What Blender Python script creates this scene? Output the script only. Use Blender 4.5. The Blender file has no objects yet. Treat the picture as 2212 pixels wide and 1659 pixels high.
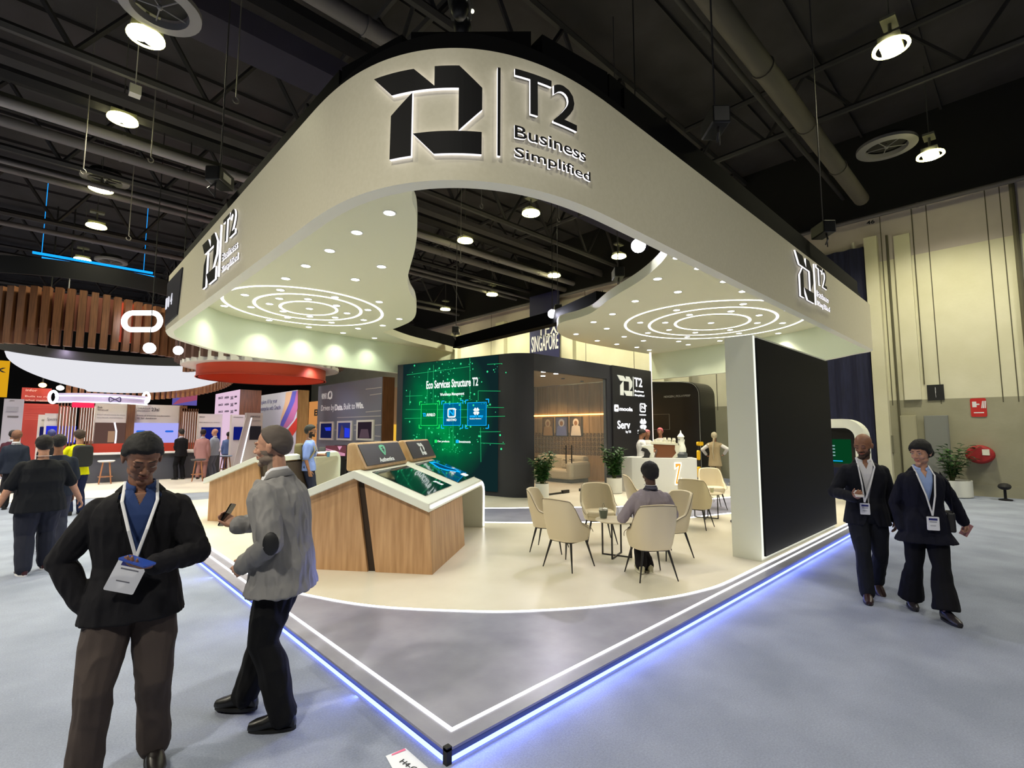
import bpy, bmesh, math, random
import numpy as np
from mathutils import Vector, Matrix, noise
SC = bpy.context.scene
COL = SC.collection
PI = math.pi
random.seed(7)
# ------------------------------------------------------------------ camera
# world: x runs along the stand's right edge, y along its left edge, origin at the platform corner on the hall floor
FPX = 1076.0
CAM = Vector((-1.7222, -2.3074, 1.80))
R = np.array([[0.72294672, 0.06551904, 0.68779016], [-0.69090241, 0.06656697, 0.71987687], [0.00138154, -0.99562849, 0.09339164]])
u_, s_, v_ = np.linalg.svd(R); R = u_ @ v_
cd = bpy.data.cameras.new('camera'); cam = bpy.data.objects.new('camera', cd); COL.objects.link(cam)
cam.matrix_world = Matrix([[R[0, 0], -R[0, 1], -R[0, 2], CAM.x], [R[1, 0], -R[1, 1], -R[1, 2], CAM.y], [R[2, 0], -R[2, 1], -R[2, 2], CAM.z], [0, 0, 0, 1]])
cd.sensor_fit = 'HORIZONTAL'; cd.sensor_width = 36.0; cd.lens = FPX / 2212 * 36; cd.clip_end = 300; cd.clip_start = 0.05
SC.camera = cam
SC.view_settings.view_transform = 'Standard'; SC.view_settings.look = 'None'
SC.view_settings.gamma = 1.0; SC.view_settings.use_curve_mapping = False
SC.view_settings.exposure = 0.0
SC.cycles.max_bounces = 6; SC.cycles.diffuse_bounces = 3; SC.cycles.glossy_bounces = 3; SC.cycles.transmission_bounces = 4
SC.cycles.sample_clamp_indirect = 4.0; SC.cycles.caustics_reflective = False; SC.cycles.caustics_refractive = False
W = bpy.data.worlds.new('world'); SC.world = W; W.use_nodes = True
W.node_tree.nodes['Background'].inputs[0].default_value = (0.62, 0.66, 0.8, 1)
W.node_tree.nodes['Background'].inputs[1].default_value = 0.03

def ray(px, py): return R @ np.array([px - 1106.0, py - 829.5, FPX])
def onz(px, py, z):
    v = ray(px, py); t = (z - CAM.z) / v[2]; return Vector((CAM.x + v[0] * t, CAM.y + v[1] * t, z))
def onx(px, py, x):
    v = ray(px, py); t = (x - CAM.x) / v[0]; return Vector((x, CAM.y + v[1] * t, CAM.z + v[2] * t))
def ony(px, py, y):
    v = ray(px, py); t = (y - CAM.y) / v[1]; return Vector((CAM.x + v[0] * t, y, CAM.z + v[2] * t))
def atd(px, py, d):
    "point at depth d metres in front of the camera"
    v = ray(px, py) / FPX * d; return Vector((CAM.x + v[0], CAM.y + v[1], CAM.z + v[2]))

# ------------------------------------------------------------------ helpers
def lin(c):
    out = []
    for v in c[:3]:
        v = v / 255.0
        out.append(v / 12.92 if v <= 0.04045 else ((v + 0.055) / 1.055) ** 2.4)
    return tuple(out) + (1.0,)
MATS = {}
def mat(name, col=(200, 200, 200), rough=0.6, metal=0.0, emit=0.0, bump=0.0, bscale=200.0, spec=0.5, noise_c=None, nscale=4.0, stretch=None, alpha=None, coat=0.0, ecol=None):
    if name in MATS: return MATS[name]
    m = bpy.data.materials.new(name); m.use_nodes = True; nt = m.node_tree
    b = nt.nodes['Principled BSDF']
    b.inputs['Base Color'].default_value = lin(col)
    b.inputs['Roughness'].default_value = rough; b.inputs['Metallic'].default_value = metal
    b.inputs['Specular IOR Level'].default_value = spec
    if coat: b.inputs['Coat Weight'].default_value = coat
    if emit:
        b.inputs['Emission Color'].default_value = lin(ecol or col); b.inputs['Emission Strength'].default_value = emit
    if alpha is not None: b.inputs['Alpha'].default_value = alpha
    if noise_c is not None or bump:
        tc = nt.nodes.new('ShaderNodeTexCoord'); mp = nt.nodes.new('ShaderNodeMapping')
        nt.links.new(tc.outputs['Object'], mp.inputs[0])
        if stretch: mp.inputs['Scale'].default_value = stretch
    if noise_c is not None:
        n = nt.nodes.new('ShaderNodeTexNoise'); n.inputs['Scale'].default_value = nscale; n.inputs['Detail'].default_value = 6
        nt.links.new(mp.outputs[0], n.inputs['Vector'])
        r = nt.nodes.new('ShaderNodeValToRGB'); r.color_ramp.elements[0].position = 0.35; r.color_ramp.elements[1].position = 0.68
        r.color_ramp.elements[0].color = lin(col); r.color_ramp.elements[1].color = lin(noise_c)
        nt.links.new(n.outputs['Fac'], r.inputs[0]); nt.links.new(r.outputs[0], b.inputs['Base Color'])
    if bump:
        n2 = nt.nodes.new('ShaderNodeTexNoise'); n2.inputs['Scale'].default_value = bscale; n2.inputs['Detail'].default_value = 3
        nt.links.new(mp.outputs[0], n2.inputs['Vector'])
        bp = nt.nodes.new('ShaderNodeBump'); bp.inputs['Strength'].default_value = bump; bp.inputs['Distance'].default_value = 0.01
        nt.links.new(n2.outputs['Fac'], bp.inputs['Height']); nt.links.new(bp.outputs[0], b.inputs['Normal'])
    MATS[name] = m; return m
def glow(name, col, s):
    if name in MATS: return MATS[name]
    m = bpy.data.materials.new(name); m.use_nodes = True; nt = m.node_tree
    for n in list(nt.nodes): nt.nodes.remove(n)
    o = nt.nodes.new('ShaderNodeOutputMaterial'); e = nt.nodes.new('ShaderNodeEmission')
    e.inputs[0].default_value = lin(col); e.inputs[1].default_value = s; nt.links.new(e.outputs[0], o.inputs[0])
    MATS[name] = m; return m

def props(o, label=None, cat=None, group=None, kind=None):
    if label: o['label'] = label
    if cat: o['category'] = cat
    if group: o['group'] = group
    if kind: o['kind'] = kind
    return o
def empty(name, loc=(0, 0, 0), rz=0.0, label=None, cat=None, group=None, kind=None, parent=None):
    o = bpy.data.objects.new(name, None); COL.objects.link(o); o.location = loc; o.rotation_euler = (0, 0, rz); o.empty_display_size = 0.1
    if parent: o.parent = parent
    return props(o, label, cat, group, kind)

class MB:
    "collects faces; every face carries a material index"
    def __init__(s): s.v = []; s.f = []; s.m = []
    def add(s, vs, fs, mi=0, T=None):
        b = len(s.v)
        for p in vs:
            p = Vector(p)
            s.v.append(tuple(T(p)) if callable(T) else tuple(T @ p) if T is not None else tuple(p))
        for f in fs: s.f.append([b + i for i in f]); s.m.append(mi)
        return s
    def box(s, x0, x1, y0, y1, z0, z1, mi=0, T=None):
        v = [(x, y, z) for z in (z0, z1) for y in (y0, y1) for x in (x0, x1)]
        return s.add(v, [(0, 2, 3, 1), (4, 5, 7, 6), (0, 1, 5, 4), (2, 6, 7, 3), (0, 4, 6, 2), (1, 3, 7, 5)], mi, T)
    def prism(s, poly, d0, d1, mi=0, side=None, T=None, axis='z'):
        n = len(poly)
        a = sum(poly[i][0] * poly[(i + 1) % n][1] - poly[(i + 1) % n][0] * poly[i][1] for i in range(n))
        if a < 0: poly = poly[::-1]
        def P(q, d): return (q[0], q[1], d) if axis == 'z' else (q[0], d, q[1]) if axis == 'y' else (d, q[0], q[1])
        v = [P(q, d0) for q in poly] + [P(q, d1) for q in poly]
        fl = axis == 'y'
        top = tuple(range(n, 2 * n)); bot = tuple(range(n - 1, -1, -1))
        sd = [(i, (i + 1) % n, n + (i + 1) % n, n + i) for i in range(n)]
        if fl: top = top[::-1]; bot = bot[::-1]; sd = [f[::-1] for f in sd]
        s.add(v, [top, bot], mi, T)
        b = len(s.v) - 2 * n
        for f in sd: s.f.append([b + i for i in f]); s.m.append(mi if side is None else side)
        return s
    def tube(s, pts, r, n=8, mi=0, cap=True, T=None, closed=False):
        pts = [Vector(p) for p in pts]; m = len(pts)
        if not hasattr(r, '__len__'): r = [r] * m
        vs = []; up = None
        for i, p in enumerate(pts):
            if closed: d = pts[(i + 1) % m] - pts[i - 1]
            else: d = pts[min(i + 1, m - 1)] - pts[max(i - 1, 0)]
            if d.length < 1e-9: d = Vector((0, 0, 1))
            d.normalize()
            if up is None:
                up = Vector((0, 0, 1)) if abs(d.z) < 0.9 else Vector((1, 0, 0))
            a = d.cross(up)
            if a.length < 1e-6: a = d.orthogonal()
            a.normalize(); b = a.cross(d).normalized(); up = b
            rr = r[i] if hasattr(r[i], '__len__') else (r[i], r[i])
            for k in range(n):
                t = 2 * PI * k / n; vs.append(p + a * math.cos(t) * rr[0] + b * math.sin(t) * rr[1])
        fs = []
        for i in range(m if closed else m - 1):
            j = (i + 1) % m
            for k in range(n): fs.append((i * n + k, j * n + k, j * n + (k + 1) % n, i * n + (k + 1) % n))
        if cap and not closed:
            fs.append(tuple(range(n))); fs.append(tuple(range((m - 1) * n + n - 1, (m - 1) * n - 1, -1)))
        return s.add(vs, fs, mi, T)
    def cyl(s, p0, p1, r0, r1=None, n=16, mi=0, T=None): return s.tube([p0, p1], [r0, r0 if r1 is None else r1], n, mi, True, T)
    def lathe(s, prof, n=24, mi=0, T=None, cap=True):
        vs = [(r * math.cos(2 * PI * k / n), r * math.sin(2 * PI * k / n), z) for r, z in prof for k in range(n)]
        fs = [(i * n + k, i * n + (k + 1) % n, (i + 1) * n + (k + 1) % n, (i + 1) * n + k) for i in range(len(prof) - 1) for k in range(n)]
        if cap: fs.append(tuple(range(n - 1, -1, -1))); fs.append(tuple(range((len(prof) - 1) * n, len(prof) * n)))
        return s.add(vs, fs, mi, T)
    def ball(s, c, r, n=12, mi=0, T=None):
        r = r if hasattr(r, '__len__') else (r, r, r); m = n // 2 + 1
        vs = []; 
        for i in range(m + 1):
            th = PI * i / m
            for k in range(n):
                ph = 2 * PI * k / n
                vs.append((c[0] + r[0] * math.sin(th) * math.cos(ph), c[1] + r[1] * math.sin(th) * math.sin(ph), c[2] - r[2] * math.cos(th)))
        fs = [(i * n + k, i * n + (k + 1) % n, (i + 1) * n + (k + 1) % n, (i + 1) * n + k) for i in range(m) for k in range(n)]
        return s.add(vs, fs, mi, T)
    def build(s, name, mats, parent=None, smooth=False, bevel=0.0, label=None, seg=2, mods=None):
        me = bpy.data.meshes.new(name); me.from_pydata([tuple(v) for v in s.v], [], s.f); me.validate(clean_customdata=False)
        if not isinstance(mats, (list, tuple)): mats = [mats]
        for m in mats: me.materials.append(m)
        if len(me.polygons) == len(s.m) and len(mats) > 1: me.polygons.foreach_set('material_index', s.m)
        bm = bmesh.new(); bm.from_mesh(me); bmesh.ops.remove_doubles(bm, verts=bm.verts, dist=1e-5)
        bmesh.ops.dissolve_degenerate(bm, edges=bm.edges, dist=1e-6)
        bmesh.ops.recalc_face_normals(bm, faces=bm.faces); bm.to_mesh(me); bm.free()
        if smooth:
            me.polygons.foreach_set('use_smooth', [True] * len(me.polygons))
            try: me.set_sharp_from_angle(angle=math.radians(40))
            except Exception: pass
        o = bpy.data.objects.new(name, me); COL.objects.link(o)
        if parent: o.parent = parent
        if bevel:
            b = o.modifiers.new('bevel', 'BEVEL'); b.width = bevel; b.segments = seg; b.limit_method = 'ANGLE'; b.angle_limit = math.radians(40)
        if label: o['label'] = label
        return o
def arc(cx, cy, r, a0, a1, n): return [(cx + r * math.cos(math.radians(a0 + (a1 - a0) * i / n)), cy + r * math.sin(math.radians(a0 + (a1 - a0) * i / n))) for i in range(n + 1)]
def rrect(x0, x1, y0, y1, r, n=5): return arc(x1 - r, y0 + r, r, -90, 0, n) + arc(x1 - r, y1 - r, r, 0, 90, n) + arc(x0 + r, y1 - r, r, 90, 180, n) + arc(x0 + r, y0 + r, r, 180, 270, n)
def copy_tree(o, parent=None):
    c = o.copy(); COL.objects.link(c)
    if parent is not None: c.parent = parent
    for ch in [q for q in list(COL.objects) if q.parent == o]: copy_tree(ch, c)
    return c
def clone(o, loc, rz, label=None):
    c = copy_tree(o); c.location = loc; c.rotation_euler = (0, 0, rz)
    if label: c['label'] = label
    return c
def kids(o): return [q for q in COL.objects if q.parent == o]

TEXTS = {}
def text_geo(s, bold=0.0, spacing=1.0):
    key = (s, bold, spacing)
    if key in TEXTS: return TEXTS[key]
    c = bpy.data.curves.new('t', 'FONT'); c.body = s; c.size = 1.0; c.extrude = 0.5; c.offset = bold; c.resolution_u = 3; c.space_character = spacing
    o = bpy.data.objects.new('t', c); COL.objects.link(o)
    dg = bpy.context.evaluated_depsgraph_get(); ev = o.evaluated_get(dg); me = ev.to_mesh()
    vs = [tuple(v.co) for v in me.vertices]; fs = [tuple(p.vertices) for p in me.polygons]; nz = [abs(p.normal.z) > 0.7 for p in me.polygons]
    ev.to_mesh_clear(); bpy.data.objects.remove(o); bpy.data.curves.remove(c)
    TEXTS[key] = (vs, fs, nz); return TEXTS[key]
def add_text(mb, s, u0, u1, v0, v1, d0, d1, T=None, mi=0, side=None, bold=0.0, cut=0.0, shear=0.0):
    "lettering fitted to the box u0..u1, v0..v1; mapped with T((u, v, depth))"
    vs, fs, nz = text_geo(s, bold)
    if not vs: return
    a = np.array(vs); lo = a.min(0); hi = a.max(0)
    a = (a - lo) / np.maximum(hi - lo, 1e-9)
    if cut:
        bm = bmesh.new()
        bv = [bm.verts.new((u0 + (u1 - u0) * q[0], v0 + (v1 - v0) * q[1], d0 + (d1 - d0) * q[2])) for q in a]
        for f, z in zip(fs, nz):
            try:
                fc = bm.faces.new([bv[i] for i in f]); fc.material_index = 1 if z else 0
            except ValueError: pass
        x = u0 + cut
        while x < u1:
            bmesh.ops.bisect_plane(bm, geom=bm.verts[:] + bm.edges[:] + bm.faces[:], plane_co=(x, 0, 0), plane_no=(1, 0, 0)); x += cut
        bm.verts.index_update()
        V = [tuple(v.co) for v in bm.verts]; F = [(tuple(v.index for v in f.verts), f.material_index) for f in bm.faces]; bm.free()
        base = len(mb.v); mb.add(V, [], 0, T)
        for f, z in F: mb.f.append([base + i for i in f]); mb.m.append(mi if z or side is None else side)
        return
    base = len(mb.v)
    mb.add([(u0 + (u1 - u0) * q[0] + shear * q[1], v0 + (v1 - v0) * q[1], d0 + (d1 - d0) * q[2]) for q in a], [], 0, T)
    for f, z in zip(fs, nz): mb.f.append([base + i for i in f]); mb.m.append(mi if z or side is None else side)

class Frame:
    "an upright plane: o = origin, u = unit direction along, n = outward normal (towards the viewer)"
    def __init__(s, o, u, up=(0, 0, 1)):
        s.o = Vector(o); s.u = Vector(u).normalized(); s.w = Vector(up).normalized(); s.n = s.u.cross(s.w).normalized()
        s.M = Matrix([[s.u.x, s.w.x, s.n.x, s.o.x], [s.u.y, s.w.y, s.n.y, s.o.y], [s.u.z, s.w.z, s.n.z, s.o.z], [0, 0, 0, 1]])
    def __call__(s, p): return s.M @ Vector(p)
    def pix(s, px, py, off=0.0):
        v = Vector(ray(px, py)); t = ((s.o + s.n * off - CAM) @ s.n) / (v @ s.n) if False else ((s.o + s.n * off - CAM).dot(s.n)) / v.dot(s.n)
        q = CAM + v * t - s.o; return (q.dot(s.u), q.dot(s.w))
def spot(name, loc, power, col=(255, 244, 222), ang=100, blend=0.6, parent=None, size=0.04, to=None):
    l = bpy.data.lights.new(name, 'SPOT'); l.energy = power; l.color = lin(col)[:3]; l.spot_size = math.radians(ang); l.spot_blend = blend; l.shadow_soft_size = size
    o = bpy.data.objects.new(name, l); COL.objects.link(o); o.location = loc
    if to is not None: o.rotation_euler = (Vector(to) - Vector(loc)).to_track_quat('-Z', 'Y').to_euler()
    if parent: o.parent = parent
    return o
def area(name, loc, sx, sy, power, col=(255, 255, 255), to=None, parent=None, rot=None, spread=180):
    l = bpy.data.lights.new(name, 'AREA'); l.shape = 'RECTANGLE'; l.size = sx; l.size_y = sy; l.energy = power; l.color = lin(col)[:3]; l.spread = math.radians(spread)
    o = bpy.data.objects.new(name, l); COL.objects.link(o); o.location = loc
    if to is not None: o.rotation_euler = (Vector(to) - Vector(loc)).to_track_quat('-Z', 'Y').to_euler()
    if rot is not None: o.rotation_euler = rot
    if parent: o.parent = parent
    return o
# ------------------------------------------------------------------ hall: floor, walls, ceiling, high-bay lamps
M_black = mat('black_paint', (22, 22, 25), 0.75)
M_white = mat('white_laminate', (232, 234, 222), 0.35)
M_cream = mat('cream_paint', (226, 226, 205), 0.6)
M_led = glow('led_white', (255, 255, 255), 6.0)
M_steel = mat('dark_steel', (70, 68, 72), 0.55, 0.3)
HP = 0.085
def two_col_floor():
    m = mat('carpet', (142, 149, 168), 0.95, noise_c=(161, 168, 188), nscale=1.4, bump=0.5, bscale=260, spec=0.1)
    nt = m.node_tree; b = nt.nodes['Principled BSDF']
    old = b.inputs['Base Color'].links[0].from_socket
    n = nt.nodes.new('ShaderNodeTexNoise'); n.inputs['Scale'].default_value = 90; n.inputs['Detail'].default_value = 2
    tc = [x for x in nt.nodes if x.type == 'TEX_COORD'][0]; nt.links.new(tc.outputs['Object'], n.inputs['Vector'])
    mx = nt.nodes.new('ShaderNodeMix'); mx.data_type = 'RGBA'; mx.blend_type = 'MULTIPLY'; mx.inputs[0].default_value = 0.35
    nt.links.new(old, mx.inputs[6]); nt.links.new(n.outputs['Color'], mx.inputs[7]); 
    r = nt.nodes.new('ShaderNodeValToRGB'); r.color_ramp.elements[0].position = 0.3; r.color_ramp.elements[1].position = 0.7
    r.color_ramp.elements[0].color = (0.45, 0.45, 0.45, 1); nt.links.new(n.outputs['Fac'], r.inputs[0]); nt.links.new(r.outputs[0], mx.inputs[7])
    nt.links.new(mx.outputs[2], b.inputs['Base Color']); return m
WX = 17.5
props(MB().box(-16, WX + 0.3, -8, 46, -0.1, 0).build('floor', two_col_floor()), kind='structure')
M_wall = mat('hall_concrete', (206, 202, 176), 0.9, noise_c=(218, 214, 192), nscale=0.7, bump=0.25, bscale=14)
M_wall_unlit = mat('hall_concrete_unlit', (184, 174, 172), 0.9, noise_c=(196, 186, 182), nscale=0.9, bump=0.2, bscale=12)  # same concrete, coloured darker where the lamps' light cuts off near the top
M_walllo = mat('hall_concrete_dado', (146, 143, 122), 0.9, noise_c=(160, 156, 136), nscale=0.8, bump=0.25, bscale=12)
M_groove = mat('panel_joint', (86, 82, 66), 0.9)
M_pipe = mat('pale_conduit', (205, 200, 190), 0.6)
w = MB()
w.box(WX, WX + 0.3, -8, 46, 2.75, 7.2, 0); w.box(WX, WX + 0.3, -8, 46, 7.2, 8.75, 1); w.box(WX, WX + 0.3, -8, 46, 0, 2.75, 2)
for y in [ony_ for ony_ in (-6.4, -4.9, -2.05, -1.75, -0.45, 0.7, 6.2, 9.9, 12.6, 16.2, 19.6, 23.0)]:
    w.box(WX - 0.006, WX + 0.01, y - 0.012, y + 0.012, 2.6, 8.7, 3)
for y0, y1 in ((0.78, 1.12), (7.2, 7.9), (8.3, 8.6), (13.2, 13.9), (14.4, 14.7), (18.2, 18.9), (22.5, 23.2)):
    w.box(WX - 0.28, WX + 0.01, y0, y1, 0, 8.0, 0)
w.box(WX - 0.03, WX + 0.01, -8, 46, 0, 0.32, 2); w.box(WX - .1, WX + .01, -.02, .38, 2.75, 7.9, 0)
props(w.build('wall_right', [M_wall, M_wall_unlit, M_walllo, M_groove]), kind='structure')
M_dark = mat('black_wall', (12, 12, 14), 0.9)
props(MB().box(-16, WX + 0.3, 46, 46.3, 0, 12).build('wall_back', M_dark), kind='structure')
props(MB().box(-16.3, -16, -8, 46, 0, 12).build('wall_left', M_dark), kind='structure')
props(MB().box(-16, WX + 0.3, -8.3, -8, 0, 12).build('wall_front', M_dark), kind='structure')
props(MB().box(WX, WX + 0.3, -8, 46, 8.75, 12).build('trim_1', M_dark), kind='structure')
M_deck = mat('ceiling_deck', (34, 32, 36), 0.9, noise_c=(50, 47, 53), nscale=0.8, bump=0.3, bscale=6)
c = MB(); c.box(-16, WX + 0.3, -8, 46, 11.6, 11.9, 0)
for k in range(-7, 45, 2): c.box(-16, WX, k, k + 0.06, 11.5, 11.6, 0)
props(c.build('ceiling', M_deck), kind='structure')
# lamps
ML = glow('lamp_glass', (255, 250, 190), 60.0)
lampM = mat('lamp_body', (90, 90, 84), 0.5)
M_halo = glow('lamp_halo', (255, 248, 150), 14.0)
def lamp_proto():
    t = empty('high_bay_lamp', (0, 0, 0))
    b = MB(); b.box(-0.24, 0.24, -0.17, 0.17, 0.05, 0.16); b.cyl((0, 0, 0.16), (0, 0, 0.5), 0.03); b.box(-0.2, 0.2, -0.12, 0.12, 0.5, 0.56); b.cyl((0, 0, 0.56), (0, 0, 2.52), 0.012, n=6)
    b.build('housing', lampM, t)
    MB().lathe([(0.29, 0.045), (0.30, 0.0), (0.24, 0.0)], 20, cap=False).build('rim', M_halo, t)  # glowing ring imitates the halo of glare around the lamp glasses
    for s in (-1, 1): MB().lathe([(0.005, 0.0), (0.16, -0.01), (0.16, 0.05), (0.005, 0.05)], 16, T=Matrix.Translation((s * 0.12, 0, 0))).build('lamp_glass', ML, t)
    l = bpy.data.lights.new('lamp_light', 'SPOT'); l.energy = 1500; l.color = lin((255, 249, 214))[:3]; l.spot_size = math.radians(128); l.spot_blend = 0.7; l.shadow_soft_size = 0.3
    o = bpy.data.objects.new('lamp_light', l); COL.objects.link(o); o.location = (0, 0, -0.06); o.parent = t
    return t
LP = [((315, 82), 'nearest high-bay lamp over the left aisle, beside the round ceiling diffuser'), ((265, 260), 'second high-bay lamp over the left aisle, under the grey pipes'), ((218, 410), 'high-bay lamp hanging just below the small round diffuser at left'), ((208, 490), 'twin-glass high-bay lamp over the left aisle, left of the sign lettering'),
      ((178, 562), 'farthest high-bay lamp at left, above the blue lit truss'), ((1925, 105), 'large glowing high-bay lamp over the right aisle, nearest to the stand'), ((2010, 337), 'smaller high-bay lamp at right above the concrete wall'), ((1147, 462), 'twin-glass high-bay lamp seen highest through the canopy opening'),
      ((1005, 521), 'high-bay lamp in the canopy opening nearest its left wavy edge'), ((1197, 596), 'high-bay lamp in the middle of the canopy opening'), ((1063, 637), 'high-bay lamp low in the canopy opening above the far wall top'), ((1337, 555), 'high-bay lamp in the canopy opening beside the floodlight'),
      ((962, 669), 'faintest high-bay lamp in the canopy opening, lowest at left')]
lp0 = lamp_proto()
for i, (p, lab) in enumerate(LP):
    q = onz(p[0], p[1], 9.0)
    o = lp0 if i == 0 else clone(lp0, q, 0)
    o.location = q; o.rotation_euler = (0, 0, 0.0)
    if i in (5, 6):
        for ch in kids(o):
            if ch.type == 'LIGHT': ch.data = ch.data.copy(); ch.data.energy = 600 if i == 5 else 1500
    props(o, lab, 'ceiling lamp', 'high-bay lamps under the hall ceiling')
for q in ((14.6, 5.5), (14.6, -5.5), (-8, 3), (-8, 9), (-9, 16), (-10, 24), (2, -6), (-6, -3), (11, -6.5), (4, 22), (4, 29), (-6, 36), (10, 34), (-10, 31)):  # bare spots added out of view to brighten fascia and aisles, no lamp bodies
    spot('hall_fill_light', (q[0], q[1], 9.0), 2500 if q[0] < 0 else (900 if q[1] < -4 else 1500), (248, 244, 228) if q[0] > -7 or q[1] > 12 else (252, 244, 222), 140, 0.7, size=0.3, to=(q[0], q[1], 0))
# ceiling steel: trusses along x, pipes and ducts along y
def truss(name, p0, p1, dz, label, r=0.09, bays=8, m=None):
    p0 = Vector(p0); p1 = Vector(p1); t = MB(); up = Vector((0, 0, dz))
    t.tube([p0, p1], r, 6); t.tube([p0 + up, p1 + up], r, 6)
    for k in range(bays):
        a = p0.lerp(p1, k / bays); b = p0.lerp(p1, (k + 0.5) / bays); c_ = p0.lerp(p1, (k + 1) / bays)
        t.tube([a, b + up], r * 0.6, 5); t.tube([b + up, c_], r * 0.6, 5)
    o = t.build(name, m or M_steel); return props(o, label, 'roof truss', 'black roof trusses under the hall ceiling')
M_st2 = mat('truss_steel', (40, 38, 42), 0.7); M_st3 = mat('duct_grey', (86, 82, 88), 0.6)
for i, y in enumerate((4.8, 10.6, 16.4, 22.2, 28.0, 34.0)):
    truss('roof_truss', (-16, y, 9.4), (WX, y, 9.4), 1.9, 'black roof truss with zigzag webbing spanning the dark hall ceiling', 0.1, 14, M_st2)
for i, x in enumerate((-7.5, 3.4, 12.6)):
    truss('purlin_truss', (x, -8, 9.9), (x, 46, 9.9), 1.4, 'black roof truss with zigzag webbing running the length of the hall', 0.08, 26, M_st2)
def run(name, a, b, r, m, label, cat, fl=None):
    t = MB(); a = Vector(a); b = Vector(b)
    if fl is None:
        t.tube([a, b], r, 14); n = int((b - a).length / 2.5)
        for k in range(1, n): p = a.lerp(b, k / n); d = (b - a).normalized() * 0.03; t.tube([p - d, p + d], r * 1.12, 14)
    else: t.tube([a, b], [(fl[0], fl[1])] * 2, 4)
    return props(t.build(name, m, smooth=fl is None), label, cat)
# grey pipes, trays and ducts under the ceiling, all along x
def runx(px, py, z, r, m, label, cat, x0=-16, x1=WX, fl=None):
    y = onz(px, py, z).y; return run(cat.replace(' ', '_'), (x0, y, z), (x1, y, z), r, m, label, cat, fl)
runx(202, 192, 9.3, 0.1, M_st3, 'flat grey cable tray nearest the camera over the left aisle', 'cable tray', fl=(0.03, 0.17))
runx(253, 298, 9.2, 0.12, mat('pale_pipe', (124, 120, 128), 0.5), 'pale round pipe just below the cable tray over the left aisle', 'ceiling pipe')
runx(150, 262, 9.5, 0.1, mat('olive_tray', (58, 58, 54), 0.7), 'olive flat tray between the cable tray and the pale pipe', 'cable tray', fl=(0.04, 0.2))
runx(100, 388, 9.2, 0.09, M_st3, 'thin grey pipe behind the round ceiling diffuser at left', 'ceiling pipe')
runx(320, 434, 9.5, 0.2, M_st2, 'wide dark duct running past the small round diffuser', 'ceiling duct')
runx(200, 520, 9.2, 0.1, M_st3, 'distant grey pipe low in the left part of the ceiling', 'ceiling pipe')
runx(780, 50, 8.9, 0.16, M_st3, 'grey round duct disappearing behind the top of the canopy at left', 'ceiling duct')
runx(655, 40, 9.2, 0.12, M_st2, 'dark tray beside the round duct above the canopy top', 'cable tray', fl=(0.05, 0.24))
runx(560, 92, 10.4, 0.5, mat('purple_duct', (84, 80, 106), 0.7), 'broad violet-grey duct under the roof at the upper left', 'ceiling duct', fl=(0.12, 0.62))
runx(1705, 222, 8.9, 0.2, mat('brown_duct', (78, 73, 68), 0.7), 'jointed brown-grey duct crossing the right part of the ceiling down to the wall top', 'ceiling duct', x1=16.2)
runx(1640, 210, 9.6, 0.06, M_st2, 'thin dark pipe left of the jointed duct at right', 'ceiling pipe')
runx(1100, 590, 9.0, 0.13, M_st3, 'long grey pipe crossing the canopy opening diagonally', 'ceiling pipe')
runx(1060, 520, 9.3, 0.1, M_st2, 'dark tray above the long pipe in the canopy opening', 'cable tray', fl=(0.05, 0.16))
runx(1000, 608, 9.0, 0.07, M_st3, 'thin far pipe low in the canopy opening', 'ceiling pipe')
props(run('wall_top_pipe', (WX - 0.35, -8, 8.62), (WX - 0.35, 46, 8.62), 0.07, M_st3, None, None), 'grey pipe running along the top of the concrete hall wall', 'pipe')
bl = MB(); [bl.tube([onz(x_, y_, 8.4), onz(x_, y_, 8.4) + Vector((0, 0, 3.1))], 0.01, 4) for x_, y_ in ((90, 549), (310, 587))]; bl.tube([onz(70, 545, 8.4), onz(330, 590, 8.4)], 0.05, 6); bl.tube([onz(90, 556, 8.4), onz(335, 598, 8.4)], 0.03, 6)
props(bl.build('blue_light_bar', glow('blue_light', (20, 150, 255), 1.6)), 'blue lit bar hanging in the dark ceiling behind the slatted ring', 'light bar')
def diffuser(q, r, label):
    t = empty('ceiling_diffuser', q, 0, label, 'ceiling diffuser', 'round diffusers under the hall ceiling')
    m = mat('diffuser_grey', (120, 118, 124), 0.5)
    MB().lathe([(r * 0.68, 0.12), (r * 0.7, 0), (r, 0.02), (r, 0.1)], 32, cap=False).build('ring', m, t, smooth=True)
    b = MB(); b.lathe([(0.02, 0.16), (r * 0.66, 0.16), (r * 0.66, 0.3)], 24, cap=False)
    b.build('throat', mat('throat_black', (30, 28, 28), 0.8), t)
    b = MB(); b.ball((0, 0, 0.05), 0.05, 8)
    for k in range(5): a = k * 2 * PI / 5 + 0.3; b.tube([(0, 0, 0.05), (math.cos(a) * r * 0.68, math.sin(a) * r * 0.68, 0.08)], 0.012, 5)
    b.build('spokes', m, t)
for p, z, r, lab in (((345, 22), 9.0, 0.62, 'large round ceiling diffuser cut by the top edge of the picture'), ((227, 391), 9.6, 0.62, 'round ceiling diffuser directly above the third lamp of the left aisle'), ((240, 567), 9.6, 0.62, 'small far round ceiling diffuser above the blue light bar'),
                     ((1915, 322), 9.6, 0.7, 'dim round ceiling diffuser beside the small lamp at right'), ((1037, 616), 9.8, 0.8, 'round ceiling diffuser seen inside the canopy opening')):
    diffuser(onz(p[0], p[1], z), r, lab)
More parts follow.
